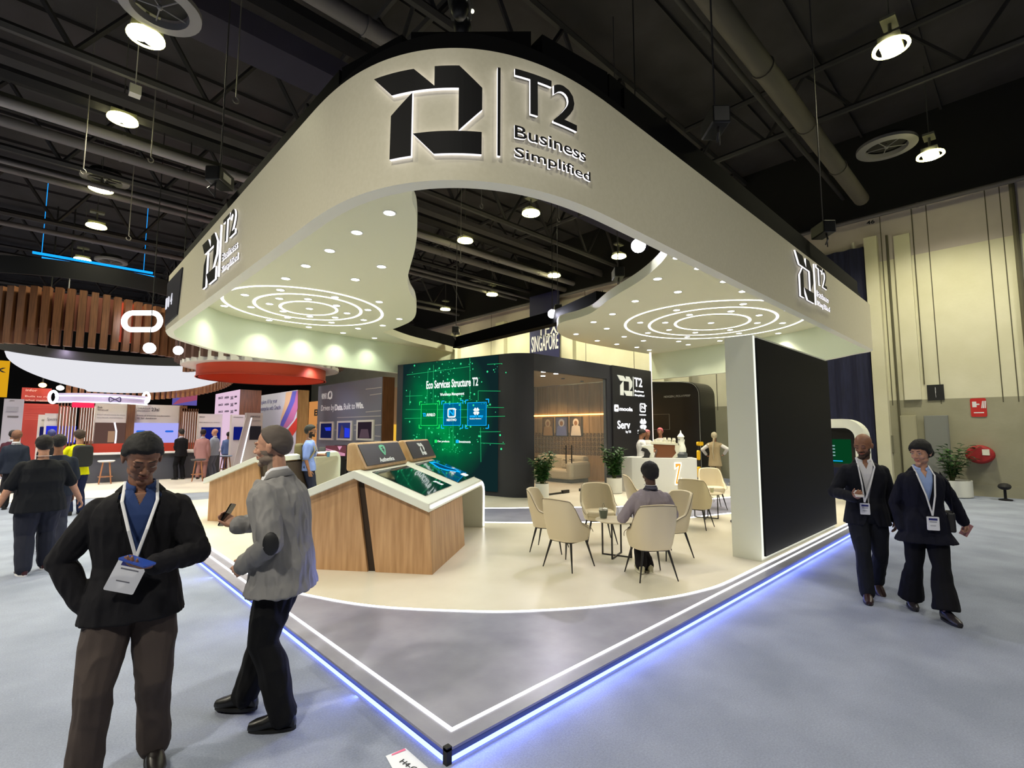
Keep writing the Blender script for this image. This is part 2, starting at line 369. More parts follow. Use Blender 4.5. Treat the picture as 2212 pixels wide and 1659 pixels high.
def wire(px, py, z0, z1, label, hook=True):
    q = onz(px, py, z0) ; b = MB(); b.tube([q, (q.x, q.y, z1)], 0.012, 5)
    if hook: b.tube([q + Vector((0.05 * math.sin(a), 0, -0.06 + 0.06 * math.cos(a))) for a in np.linspace(0, 5, 9)], 0.012, 5)
    props(b.build('rigging_cable', mat('cable_grey', (110, 106, 104), 0.6)), label, 'cable', 'rigging cables hanging from the roof')
for p, z in (((180, 365), 7.6), ((326, 340), 7.8), ((278, 510), 7.0), ((510, 210), 7.9), ((1040, 440), 7.4), ((995, 560), 7.2), ((1207, 470), 7.5), ((1195, 400), 8.2)):
    wire(p[0], p[1], z, 11.52, 'thin rigging cable with a hook hanging from the black roof')
b = MB(); b.box(-0.1, 0.1, -0.1, 0.1, -0.12, 0.08); b.cyl((0, 0, .08), (0, 0, 2.52), .01, n=5)
props(b.build('junction_box', mat('white_box', (200, 198, 190), 0.5)), 'small white box hanging under the dark roof at upper left', 'box').location = onz(292, 195, 9.0)

# ------------------------------------------------------------------ platform
ed = 10.6; back = 14.0
def offs(d): return [(d, d), (14.2, d), (14.2, 12.2), (d, 12.2)]
M_slate = mat('slate_vinyl', (126, 126, 146), 0.32, noise_c=(150, 150, 168), nscale=2.2, bump=0.05, bscale=60)
M_floorc = mat('cream_vinyl', (214, 206, 188), 0.28, noise_c=(228, 221, 206), nscale=1.1)
st = empty('platform', (0, 0, 0), 0, 'low raised platform with lit white edge lines and slate grey border', 'platform')
MB().box(0.03, 14.2, 0.03, 12.2, 0.012, HP - 0.012).build('skirt', mat('skirt_black', (24, 24, 28), 0.3), st)
b = MB(); b.box(0, 14.2, 0, 12.2, HP - 0.014, HP); b.box(0, 0.035, 0, 0.035, 0.0, HP + 0.006, 1)
b.build('slate_border', [M_slate, M_black], st)
gl = glow('skirt_led', (120, 140, 255), 4.6)
b = MB(); b.box(0.012, 14.1, 0.006, 0.018, 0.006, 0.026); b.box(0.006, 0.018, 0.02, 9.3, 0.006, 0.026); b.build('skirt_light', gl, st)
# the cream floor is a disc-like field cut by a white lit line
pc = [(1000, 1322), (893, 1315), (760, 1300), (680, 1287), (640, 1277)]
def cat_rom0(pts, n=10):
    out = []; P = [Vector((p[0], p[1], 0)) for p in pts]; P = [P[0]] + P + [P[-1]]
    for i in range(1, len(P) - 2):
        for k in range(n):
            t = k / n; a, b, c_, d = P[i - 1], P[i], P[i + 1], P[i + 2]
            q = 0.5 * ((2 * b) + (-a + c_) * t + (2 * a - 5 * b + 4 * c_ - d) * t * t + (-a + 3 * b - 3 * c_ + d) * t ** 3); out.append((q.x, q.y))
    out.append((P[-1].x, P[-1].y)); return out
def solve_circle():
    A = []; 
    for q in [(626, 1279), (640, 1282), (680, 1290.5), (760, 1305), (860, 1315.4), (1017, 1322)]:
        p = onz(q[0], q[1], HP); A.append((p.x, p.y))
    A = np.array(A); M = np.c_[2 * A, np.ones(len(A))]; y = (A ** 2).sum(1); s = np.linalg.lstsq(M, y, rcond=None)[0]
    return s[0], s[1], math.sqrt(s[2] + s[0] ** 2 + s[1] ** 2)
ccx, ccy, cr = solve_circle()
FP = [(626, 1279), (640, 1282), (680, 1290.5), (760, 1305), (860, 1315.4), (1017, 1322), (1112, 1322.4), (1238, 1316), (1332, 1307), (1427, 1295), (1490, 1284), (1553, 1267), (1600, 1246)]
FPW = cat_rom0([tuple(onz(x, y, HP)[:2]) for x, y in FP] + [(5.0, .215), (6.0, .21)], 6)
def field(inset):
    o = []
    lim = 0.2 + inset
    for k in range(181):
        a = math.radians(180 + 90 * k / 180) ; x = ccx + (cr - inset) * math.cos(a); y = ccy + (cr - inset) * math.sin(a)
        o.append((max(x, lim), max(y, lim)))
    o = [p for p in o if p[0] < ccx and p[1] > 3.35]
    for i in range(len(FPW)):
        a, b_ = FPW[max(i - 1, 0)], FPW[min(i + 1, len(FPW) - 1)]; d = Vector((b_[0] - a[0], b_[1] - a[1])).normalized(); o.append((FPW[i][0] - d.y * inset, FPW[i][1] + d.x * inset))
    return o
def ringmesh(name, m, a, b_, z, parent):
    t = MB(); n = len(a)
    for i in range(n - 1):
        t.add([(a[i][0], a[i][1], z), (a[i + 1][0], a[i + 1][1], z), (b_[i + 1][0], b_[i + 1][1], z), (b_[i][0], b_[i][1], z)], [(0, 1, 2, 3)])
    return t.build(name, m, parent)
fo = field(0.0); fi = field(0.035)
props(MB().prism(fi + [(fi[-1][0], fi[-1][1]), (14.1, fi[-1][1]), (14.1, 12.1), (fi[0][0], 12.1)], HP + 0.0005, HP + 0.003).build('cream_floor', M_floorc, st))
ringmesh('curved_light_line', M_led, fo, fi, HP + 0.004, st)
ringmesh('curved_light_line', M_led, [(fo[-1][0], fo[-1][1]), (14.1, fo[-1][1])], [(fi[-1][0], fi[-1][1]), (14.1, fi[-1][1])], HP + 0.004, st)
ringmesh('curved_light_line', M_led, [(fo[0][0], fo[0][1]), (fo[0][0], 12.1)], [(fi[0][0], fi[0][1]), (fi[0][0], 12.1)], HP + 0.004, st)
e0, e1w = 0.117, 0.14
b = MB(); b.box(e0, 14.1, e0, e1w, HP, HP + 0.004); b.box(e0, e1w, e1w, 12.1, HP, HP + 0.004); b.build('edge_light_line', M_led, st)
# slate walkway band with thin lit borders, in front of the black room
bz = HP + 0.0036
q0, q1, q2, q3 = onz(1056, 1128, HP), onz(1145, 1128, HP), onz(1266, 1099, HP), onz(1056, 1100, HP)
def band(px_lo, px_hi):
    a = [onz(x, y, bz) for x, y in px_lo]; c_ = [onz(x, y, bz) for x, y in px_hi]
    t = MB(); t.add(a + c_[::-1], [tuple(range(len(a) + len(c_)))]); return t
band([(1040, 1127), (1150, 1128), (1330, 1126), (1480, 1118), (1590, 1106)], [(1040, 1099), (1150, 1098), (1330, 1096), (1480, 1084), (1590, 1074)]).build('walkway_band', M_slate, st)
band([(1040, 1129), (1150, 1130), (1330, 1128), (1480, 1120), (1590, 1108)], [(1040, 1127), (1150, 1128), (1330, 1126), (1480, 1118), (1590, 1106)]).build('walkway_light_line', M_led, st)
band([(1040, 1098.5), (1150, 1097.5), (1330, 1095.5), (1480, 1083.5), (1590, 1073.5)], [(1040, 1097), (1150, 1096), (1330, 1094), (1480, 1082), (1590, 1072)]).build('walkway_light_line', M_led, st)
for k in range(5):
    area('skirt_wash', (0.0 - 0.02, 1.0 + 1.9 * k, 0.05), 0.04, 1.9, 4, (120, 140, 255), to=(-0.6, 1.0 + 1.9 * k, -0.02))
for k in range(6):
    area('skirt_wash', (1.1 + 2.2 * k, -0.02, 0.05), 2.2, 0.04, 7, (120, 140, 255), to=(1.1 + 2.2 * k, -0.6, -0.02))
# floor sticker
sk = empty('floor_sticker', (0, 0, 0), 0, 'white stand number sticker on the carpet by the platform corner', 'floor sticker')
sc = [onz(x, y, 0.004) for x, y in ((833, 1633), (876, 1616), (925, 1659), (925, 1700), (870, 1700))]
MB().add(sc, [(0, 1, 2, 3, 4)]).build('sheet', mat('sticker_white', (225, 228, 240), 0.4), sk)
MB().add([onz(x, y, 0.006) for x, y in ((846, 1629), (874, 1616.5), (877, 1620), (846, 1632))], [(0, 1, 2, 3)]).build('pink_corner', mat('sticker_pink', (240, 110, 150), 0.5), sk)
p = onz(862, 1646, 0.007); d = (onz(895, 1668, 0.007) - p).normalized(); e = Vector((-d.y, d.x, 0))
tm = MB(); add_text(tm, 'H4-G', 0, 0.12, 0, 0.032, 0, 0.001, T=lambda q: p + d * q.x + e * q.y + Vector((0, 0, q.z))); tm.build('stand_number', M_black, sk)

# ------------------------------------------------------------------ canopy
ZB, ZT, ZS = 3.615, 4.645, 4.53
X0, Y0, RR, PP = -0.1, 0.08, 2.0, 2.79
def cat_rom(pts, n=10):
    out = []; P = [Vector((p[0], p[1], 0)) for p in pts]; P = [P[0]] + P + [P[-1]]
    for i in range(1, len(P) - 2):
        for k in range(n):
            t = k / n; a, b, c_, d = P[i - 1], P[i], P[i + 1], P[i + 2]
            q = 0.5 * ((2 * b) + (-a + c_) * t + (2 * a - 5 * b + 4 * c_ - d) * t * t + (-a + 3 * b - 3 * c_ + d) * t ** 3); out.append((q.x, q.y))
    out.append((P[-1].x, P[-1].y)); return out
path = cat_rom([(8.8, 11.75), (6.5, 11.62), (4.15, 11.38), (2.2, 11.15), (1.3, 10.75), (0.55, 9.95), (0.1, 9.3), (-0.1, 8.6)], 8)
path += [(X0, y) for y in np.linspace(8.4, Y0 + RR, 50)]
path += [(X0 + RR - RR * math.cos(t) ** (2 / PP), Y0 + RR - RR * math.sin(t) ** (2 / PP)) for t in np.linspace(0, PI / 2, 100)[1:-1]]
path += [(x, Y0) for x in np.linspace(X0 + RR, 11.4, 60)]
path += cat_rom([(11.75, 0.09), (12.05, 0.2), (12.3, 0.55), (12.75, 1.05), (13.4, 2.0), (13.75, 3.4), (13.95, 4.8), (14.2, 7.06)], 8)
PA = np.array(path, float); L = np.r_[0, np.cumsum(np.linalg.norm(np.diff(PA, axis=0), axis=1))]
NS = int(L[-1] / 0.05); ls = np.linspace(0, L[-1], NS); PA = np.c_[np.interp(ls, L, PA[:, 0]), np.interp(ls, L, PA[:, 1])]
TG = np.gradient(PA, axis=0); TG /= np.linalg.norm(TG, axis=1)[:, None]; NO = np.c_[TG[:, 1] * -1, TG[:, 0]] * -1
if (NO[NS // 2] @ np.array([-1, -1])) < 0 and False: NO = -NO
idx0 = int(np.argmin(np.abs((PA[:, 0] - X0) - (PA[:, 1] - Y0)) + 100 * (PA.sum(1) > 3)))
if NO[idx0] @ np.array([-1.0, -1.0]) < 0: NO = -NO
LS = ls - ls[idx0]
def fas(p):
    s = p.x; x = np.interp(s, LS, PA[:, 0]); y = np.interp(s, LS, PA[:, 1]); nx = np.interp(s, LS, NO[:, 0]); ny = np.interp(s, LS, NO[:, 1])
    return Vector((x + nx * p.z, y + ny * p.z, p.y))
M_fascia = mat('fascia_cream', (216, 209, 184), 0.55, noise_c=(221, 214, 190), nscale=30)
M_soffit = mat('soffit_white', (222, 222, 200), 0.6)
M_inner = mat('inner_white', (222, 232, 208), 0.6)
cn = empty('canopy', (0, 0, 0), 0, 'huge cream canopy with a rounded front corner carrying black lit logos', 'canopy')
LIP = 0.12
def strip(name, m, rows, sel=range(NS), parent=cn, smooth=True):
    t = MB(); sel = list(sel); k = len(rows)
    for i in sel:
        for off, z in rows: t.v.append((PA[i][0] - NO[i][0] * off, PA[i][1] - NO[i][1] * off, z))
    for a in range(len(sel) - 1):
        for r in range(k - 1): t.f.append([a * k + r, (a + 1) * k + r, (a + 1) * k + r + 1, a * k + r + 1]); t.m.append(0)
    return t.build(name, m, parent, smooth=smooth)
strip('fascia', M_fascia, [(0.0, ZB), (0.0, ZT), (LIP, ZT)])
strip('lip', mat('lip_cream', (240, 238, 220), 0.5), [(0.0, ZB), (LIP, ZB)])
strip('inner_wall', M_inner, [(LIP, ZB), (LIP, ZT)])
strip('top_band', mat('drape_black', (9, 9, 11), 0.9, spec=.1), [(0.16, ZT - 0.05), (0.16, ZT + 0.26), (0.6, ZT + 0.3), (0.6, ZT - 0.02)], range(40, NS - 30))
def inner(i): return (PA[i][0] - NO[i][0] * LIP, PA[i][1] - NO[i][1] * LIP)
wl = [(884, 408), (890, 420), (899, 460), (901, 500), (896, 540), (885, 580), (880, 605), (885, 630), (896, 650), (899, 675), (890, 692), (865, 705), (828, 718)]
wl = [tuple(onz(x, y, ZS)[:2]) for x, y in wl]; wl = [(0.35, 0.75), (0.75, 1.5)] + wl[1:] 
wl = cat_rom(wl, 6) + cat_rom([tuple(onz(828, 718, ZS)[:2]), (6.4, 10.8), (7.6, 11.2), (8.7, 11.6)], 4)[1:]
wr = [(1446, 537), (1432, 563), (1404, 590), (1374, 612), (1337, 634), (1309, 652), (1281, 674), (1251, 686), (1220, 694), (1207, 700), (1203, 708), (1206, 718), (1222, 729), (1260, 740), (1325, 752)]
wr = [tuple(onz(x, y, ZS)[:2]) for x, y in wr]; wr = [(3.2, 0.21), (4.0, 0.65)] + wr; wr = cat_rom(wr, 5)
iL = min(range(idx0), key=lambda i: abs(PA[i][1] - 0.9) + (PA[i][0] > 1) * 99); iR = min(range(idx0, NS), key=lambda i: abs(PA[i][0] - 3.2) + (PA[i][1] > 1) * 99)
def soffit(name, edge, innerpts):
    poly = edge + innerpts; t = MB()
    t.prism(poly, ZS, ZS + 0.19, 0, None); o = t.build(name, M_soffit, cn); return o
soffit('left_soffit', wl, [inner(i) for i in range(2, iL, 3)])
soffit('right_soffit', wr, [inner(i) for i in range(NS - 2, iR, -3)])
M_edge = mat('edge_white', (240, 240, 228), 0.4)
# downlights
dl = [(1848, 293), (1588, 449), (1372, 594), (1182, 715), (1022, 816), (1785, 721), (1576, 824), (980, 907), (1415, 964), (697, 946), (1767, 1002), (971, 975), (1200, 980), (893, 1018), (1427, 1031), (746, 1043), (1211, 1056), (1677, 1066), (533, 1034), (1002, 1077), (1510, 1092), (1214, 1118), (1037, 1127), (1416, 1126), (1643, 1146), (1927, 1138), (890, 1148), (1388, 1166), (1206, 1203), (1795, 1190), (1598, 1214), (1479, 1249), (1729, 1290)]
dr = [(792, 638), (941, 712), (652, 787), (1121, 805), (795, 879), (1251, 875), (495, 944), (1254, 964), (786, 1007), (335, 1035), (1168, 1015), (877, 1040), (1366, 1043), (1567, 1008), (202, 1091), (530, 1095), (706, 1095), (1028, 1097), (1353, 1097), (1530, 1098), (295, 1137), (732, 1146), (1161, 1146), (584, 1167), (917, 1165), (1225, 1170), (1500, 1170), (79, 1176), (417, 1194), (860, 1195), (553, 1222), (228, 1222), (800, 1227), (1090, 1223), (365, 1247), (867, 1250), (506, 1268), (593, 1288)]
dls = [(340 + x * 600 / 2212, 380 + y * 600 / 2212, 0) for x, y in dl] + [(1220 + x * 680 / 2212, 360 + y * 680 / 2212, 1) for x, y in dr]
M_dl = glow('downlight_glass', (255, 255, 250), 14.0); M_rim = mat('downlight_rim', (245, 245, 240), 0.3)
dp = None
for i, (x, y, side) in enumerate(dls):
    q = onz(x, y, ZS)
    if dp is None:
        t = MB(); t.lathe([(0.001, -0.006), (0.07, -0.006)], 20, 0, cap=False); t.lathe([(0.07, 0.0), (0.07, -0.008), (0.088, -0.008), (0.09, 0.0)], 20, 1, cap=False)
        dp = t.build('downlight', [M_dl, M_rim], cn); o = dp
    else:
        o = dp.copy(); COL.objects.link(o); o.parent = cn
    o.location = q
    spot('downlight_beam', (q.x, q.y, ZS - 0.03), 68, (255, 246, 222) if side else (248, 254, 228), 118, 1.0, cn, 0.05)
def ring_fit(pxs):
    A = np.array([tuple(onz(x, y, ZS)[:2]) for x, y in pxs]); M = np.c_[2 * A, np.ones(len(A))]; s = np.linalg.lstsq(M, (A ** 2).sum(1), rcond=None)[0]
    return s[0], s[1], math.sqrt(s[2] + s[0] ** 2 + s[1] ** 2)
def ell_fit(pxs):
    A = np.array([tuple(onz(x, y, ZS)[:2]) for x, y in pxs]); D = np.c_[A[:, 0] ** 2, A[:, 0] * A[:, 1], A[:, 1] ** 2, A[:, 0], A[:, 1]]; c = np.linalg.lstsq(D, np.ones(len(A)), rcond=None)[0]
    Q = np.array([[c[0], c[1] / 2], [c[1] / 2, c[2]]]); cen = -np.linalg.solve(2 * Q, c[3:]); k = 1 + cen @ Q @ cen; return cen[0], cen[1], Q / k
def rad(Q, a): d = np.array([math.cos(a), math.sin(a)]); return float((d @ Q @ d) ** -.5)
kl = lambda x, y: (340 + x * 600 / 2212, 380 + y * 600 / 2212); kr = lambda x, y: (1220 + x * 680 / 2212, 360 + y * 680 / 2212)
rings = [([kl(*p) for p in ((545, 950), (840, 866), (1400, 935), (1800, 1110), (1500, 1188), (760, 1105))], 'l'), ([kl(*p) for p in ((770, 995), (1000, 938), (1400, 975), (1614, 1098), (1400, 1146), (900, 1085))], 'l'), ([kl(*p) for p in ((983, 1025), (1150, 998), (1425, 1080), (1280, 1108), (1050, 1080))], 'l'),
         ([kr(*p) for p in ((422, 1115), (700, 990), (1200, 937), (900, 1209), (600, 1190), (1400, 1160), (1685, 1070))], 'r'), ([kr(*p) for p in ((597, 1115), (850, 1015), (1300, 992), (1504, 1050), (1300, 1140), (950, 1183))], 'r'), ([kr(*p) for p in ((775, 1105), (950, 1045), (1250, 1045), (1300, 1075), (1100, 1140), (880, 1143))], 'r')]
for pxs, sd in rings:
    cx, cy, Qk = ell_fit(pxs); t = MB(); n = 96; pr = []
    for k in range(n):
        a = 2 * PI * k / n; r = rad(Qk, a); x, y = cx + r * math.cos(a), cy + r * math.sin(a)
        ok = y > Y0 + LIP + 0.12 and x > X0 + LIP + 0.1
        pr.append((a, ok))
    for k in range(n):
        (a, o1), (b_, o2) = pr[k], pr[(k + 1) % n]
        if not (o1 and o2): continue
        r1, r2_ = rad(Qk, a), rad(Qk, b_); z = ZS - .006; P = lambda r_, q: (cx + r_ * math.cos(q), cy + r_ * math.sin(q), z)
        t.add([P(r1 - .028, a), P(r1 + .028, a), P(r2_ + .028, b_), P(r2_ - .028, b_)], [(0, 1, 2, 3)])
    t.build('ring_light', glow('ring_led', (255, 255, 250), 5.0), cn)
# logos on the fascia
M_logo = mat('logo_black', (5, 5, 9), 0.6, spec=.2); M_halo2 = glow('logo_halo', (255, 250, 255), 1.5)
MK = [[(-.61, 4.487), (-.265, 4.478), (-.107, 4.325), (-.107, 4.303), (-.44, 4.303)], [(-.107, 4.478), (.071, 4.478), (.237, 4.315), (.237, 4.145), (.069, 3.972), (.069, 4.303), (-.107, 4.303)], [(-.272, 4.292), (-.444, 4.142), (-.447, 3.80), (-.273, 3.80)], [(-.263, 3.97), (.235, 3.972), (.235, 3.80), (-.103, 3.798)], [(.348, 3.805), (.370, 3.805), (.370, 4.496), (.348, 4.496)]]
def dens(poly, st_=0.06):
    o = []
    for i in range(len(poly)):
        a, b_ = poly[i], poly[(i + 1) % len(poly)]; n = max(1, int(abs(b_[0] - a[0]) / st_))
        for k in range(n): o.append((a[0] + (b_[0] - a[0]) * k / n, a[1] + (b_[1] - a[1]) * k / n))
    return o
def fascia_logo(off, dz=0.0, curved=False, dim=1):
    T = lambda p: fas(Vector((p.x + off, p.y + dz, p.z)))
    for i, poly in enumerate(MK):
        t = MB(); 
        if curved and len(poly) > 0:
            lo = min(p[0] for p in poly); hi = max(p[0] for p in poly)
            bm = bmesh.new()
            n = len(poly); vb = [bm.verts.new((p[0], p[1], 0.012)) for p in poly]; vt = [bm.verts.new((p[0], p[1], 0.036)) for p in poly]
            f = bm.faces.new(vt); f.material_index = 0
            for k in range(n):
                f = bm.faces.new((vb[k], vb[(k + 1) % n], vt[(k + 1) % n], vt[k])); f.material_index = 1
            f = bm.faces.new(vb[::-1]); f.material_index = 1
            x = lo + 0.03
            while x < hi:
                bmesh.ops.bisect_plane(bm, geom=bm.verts[:] + bm.edges[:] + bm.faces[:], plane_co=(x, 0, 0), plane_no=(1, 0, 0)); x += 0.03
            bm.verts.index_update(); base = len(t.v); t.add([tuple(v.co) for v in bm.verts], [], 0, T)
            for f in bm.faces: t.f.append([base + v.index for v in f.verts]); t.m.append(f.material_index)
            bm.free()
        else: t.prism(poly, 0.012, 0.036, 0, 1, T)
        t.build('logo_mark' if i < 4 else 'logo_bar', [M_logo, M_halo2], cn)
    for s, u0, u1, v0, v1, bo in (('T2', .481, 1.045, 4.19, 4.525, 0.012), ('Business', .481, 1.15, 3.975, 4.075, 0.01), ('Simplified', .481, 1.20, 3.80, 3.905, 0.01)):
        t = MB(); add_text(t, s, u0, u1, v0, v1, 0.012, 0.026 if s != 'T2' else .032, T, 0, 1, bold=bo, cut=0.05 if curved else 0); t.build('lettering', [M_logo, M_halo2], cn)
fascia_logo(0, 0, True); fascia_logo(-4.82, -0.02); fascia_logo(6.88, 0.07)
# black panel with numbers at the far left end of the fascia
t = MB(); 
pl = [(-8.2, 3.72), (-7.09, 3.735), (-6.82, 4.5), (-8.26, 4.5)]
def fpoly(poly, d0, d1, m, parent, name):
    t = MB(); n = 14; bl_ = []
    for k in range(n + 1):
        f = k / n
        a = (poly[0][0] + (poly[1][0] - poly[0][0]) * f, poly[0][1] + (poly[1][1] - poly[0][1]) * f); b_ = (poly[3][0] + (poly[2][0] - poly[3][0]) * f, poly[3][1] + (poly[2][1] - poly[3][1]) * f)
        bl_.append((a, b_))
    for k in range(n):
        (a, b_), (c_, d) = bl_[k], bl_[k + 1]
        vs = [fas(Vector((q[0], q[1], z))) for z in (d0, d1) for q in (a, c_, d, b_)]
        t.add(vs, [(4, 5, 6, 7), (0, 3, 2, 1), (0, 1, 5, 4), (2, 3, 7, 6)] + ([(0, 4, 7, 3)] if k == 0 else []) + ([(1, 2, 6, 5)] if k == n - 1 else []))
    return t.build(name, m, parent)
fpoly([(-8.6, 3.70), (-7.09, 3.735), (-6.9, 4.5), (-8.6, 4.5)], 0.0, 0.02, mat('panel_ink', (36, 36, 48), 0.5), cn, 'number_panel')
for s, u in (('1', -8.15), ('0', -7.95), ('4', -7.7)):
    t = MB(); add_text(t, s, u, u + 0.12, 4.0 + 0.0, 4.2, 0.02, 0.03, lambda p: fas(p), bold=0.01); t.build('panel_number', glow('soft_white', (230, 230, 240), 1.0), cn)
# ------------------------------------------------------------------ meeting room with video wall
def wood(name, a, b_, sc=(14, 14, 1.2), rough=0.45, ns=2.5):
    return mat(name, a, rough, noise_c=b_, nscale=ns, stretch=sc)
M_oak = wood('oak', (168, 128, 88), (196, 156, 114), (9, 9, 0.7), ns=2.0)
M_oak2 = wood('oak_light', (196, 158, 112), (212, 176, 130), (7, 7, 2))
M_room = mat('room_charcoal', (37, 38, 47), 0.7, bump=0.15, bscale=80)
lw0 = Vector((7.16, 7.5, HP)); lw1 = Vector((6.38, 11.35, HP)); LU = (lw0 - lw1).normalized()
room = empty('meeting_room', (0, 0, 0), 0, 'charcoal meeting room block with glass front and rounded corner behind the lounge', 'meeting room')
YG = 6.73; RT = 3.84
cx_, cy_ = 8.0, 7.55
cor = cat_rom([(7.16, 7.5), (7.22, 7.25), (7.33, 7.02), (7.5, 6.85), (7.71, YG)], 5)
t = MB()
outl = [(lw1.x, lw1.y)] + cor
inn = [(7.71, YG + 0.14), (7.62, 6.98), (7.48, 7.12), (7.36, 7.3), (7.3, 7.52), (lw1.x + 0.14, lw1.y)]
t.prism(outl + inn, HP, RT); t.build('curved_wall', M_room, room, smooth=False)
t = MB(); t.box(7.71, 10.95, YG, YG + 0.14, 3.4, RT); t.build('lintel', M_room, room)
t = MB(); t.box(10.95, 11.17, YG, YG + 0.14, HP, RT); t.build('door_post', M_room, room)
t = MB(); t.box(11.17, 13.45, YG - 0.06, YG + 0.25, HP, RT + 0.0); lp = t.build('logo_wall', mat('logo_wall_black', (26, 26, 32), 0.55), room)
MB().box(13.46, 13.52, YG - 0.05, YG + 0.0, 1.2, 4.5).build('light_strip', glow('strip_soft', (255, 240, 225), 1.6), room)
t = MB(); t.box(6.5, 13.2, 11.3, 11.45, HP, RT); t.build('rear_wall', M_room, room)
M_int = wood('interior_oak', (160, 128, 84), (184, 150, 104), (6, 6, 0.5)); 
t = MB(); t.box(12.5, 12.62, 6.9, 11.3, HP, 3.5)
for k in range(9): t.box(12.492, 12.5, 7.1 + k * 0.5, 7.11 + k * 0.5, 1.7, 3.5, 1)
t.build('oak_wall', [M_int, mat('oak_joint', (96, 74, 48), 0.7)], room)
t = MB(); t.box(7.76, 12.6, 6.88, 11.3, 3.52, 3.6); t.build('room_ceiling', mat('room_ceiling', (150, 130, 104), 0.8), room)
MB().box(12.46, 12.495, 6.9, 11.3, 2.36, 2.40).build('warm_light_strip', glow('warm_strip', (255, 196, 100), 6), room)
t = MB()
for r_ in range(5):
    for c_ in range(26):
        y = 7.0 + c_ * 0.165; z = 0.95 + r_ * 0.16
        if y > 11.2: continue
        for (a, b_, c2, d) in ((0, .12, 0, .02), (0, .02, 0, .13), (.1, .12, 0, .09), (.04, .12, .11, .13), (.05, .07, .04, .12), (.05, .1, .04, .055)): t.box(12.485, 12.5, y + a, y + b_, z + c2, z + d)
t.build('pattern_band', mat('pattern_brown', (84, 64, 38), 0.6), room)['kind'] = 'stuff'
for p in ((1174, 803), (1173, 812), (1201, 807)):
    q = onz(p[0], p[1], 3.515); MB().lathe([(0.001, -0.012), (0.07, -0.012), (0.07, 0)], 12, T=Matrix.Translation(q), cap=False).build('ceiling_spot', M_dl, room)
for p in ((1216, 817), (1257, 823)):
    q = onz(p[0], p[1], 3.515); MB().lathe([(0.001, -0.03), (0.06, -0.03), (0.06, 0)], 12, T=Matrix.Translation(q)).build('ceiling_speaker', M_black, room)
for q in ((9, 8.4), (11, 8.4), (9, 10), (11.4, 10)): spot('room_light', (q[0], q[1], 3.48), 80, (255, 226, 186), 130, 0.6, room, 0.06)
area('room_wash', (12.3, 9.1, 2.35), 0.05, 4.2, 14, (255, 190, 110), to=(12.6, 9.1, 1.2), parent=room)
# glass front
gm = bpy.data.materials.new('glass'); gm.use_nodes = True; nt = gm.node_tree; b_ = nt.nodes['Principled BSDF']
b_.inputs['Base Color'].default_value = (0.9, 0.95, 0.93, 1); b_.inputs['Roughness'].default_value = 0.0; b_.inputs['Alpha'].default_value = 0.05; b_.inputs['Specular IOR Level'].default_value = 0.6
MATS['glass'] = gm
gf = empty('glass_partition', (0, 0, 0), 0, 'frameless glass front with a double glass door on the meeting room', 'glass partition')
for x0, x1, nm in ((7.72, 8.17, 'fixed_pane'), (8.18, 9.05, 'door_leaf'), (9.06, 10.3, 'door_leaf'), (10.31, 10.94, 'fixed_pane')):
    MB().box(x0, x1, YG + 0.03, YG + 0.042, HP + 0.01, 3.39).build(nm, gm, gf)
M_hw = mat('black_hardware', (14, 14, 14), 0.35)
MB().box(8.18, 9.05, YG + 0.015, YG + 0.055, HP, HP + 0.05).box(8.85, 9.12, YG - 0.0, YG + 0.07, HP, HP + 0.09).build('door_rail', M_hw, gf)
MB().box(9.6, 10.1, YG + 0.015, YG + 0.055, HP, HP + 0.08).build('door_patch', M_hw, gf)
for x in (8.93, 9.17):
    t = MB(); t.tube([(x, YG - 0.05, 0.9), (x, YG - 0.05, 1.4)], 0.016, 8); t.tube([(x, YG - 0.05, 1.0), (x, YG + 0.03, 1.0)], 0.01, 6); t.tube([(x, YG - 0.05, 1.3), (x, YG + 0.03, 1.3)], 0.01, 6); t.build('pull_handle', M_hw, gf)
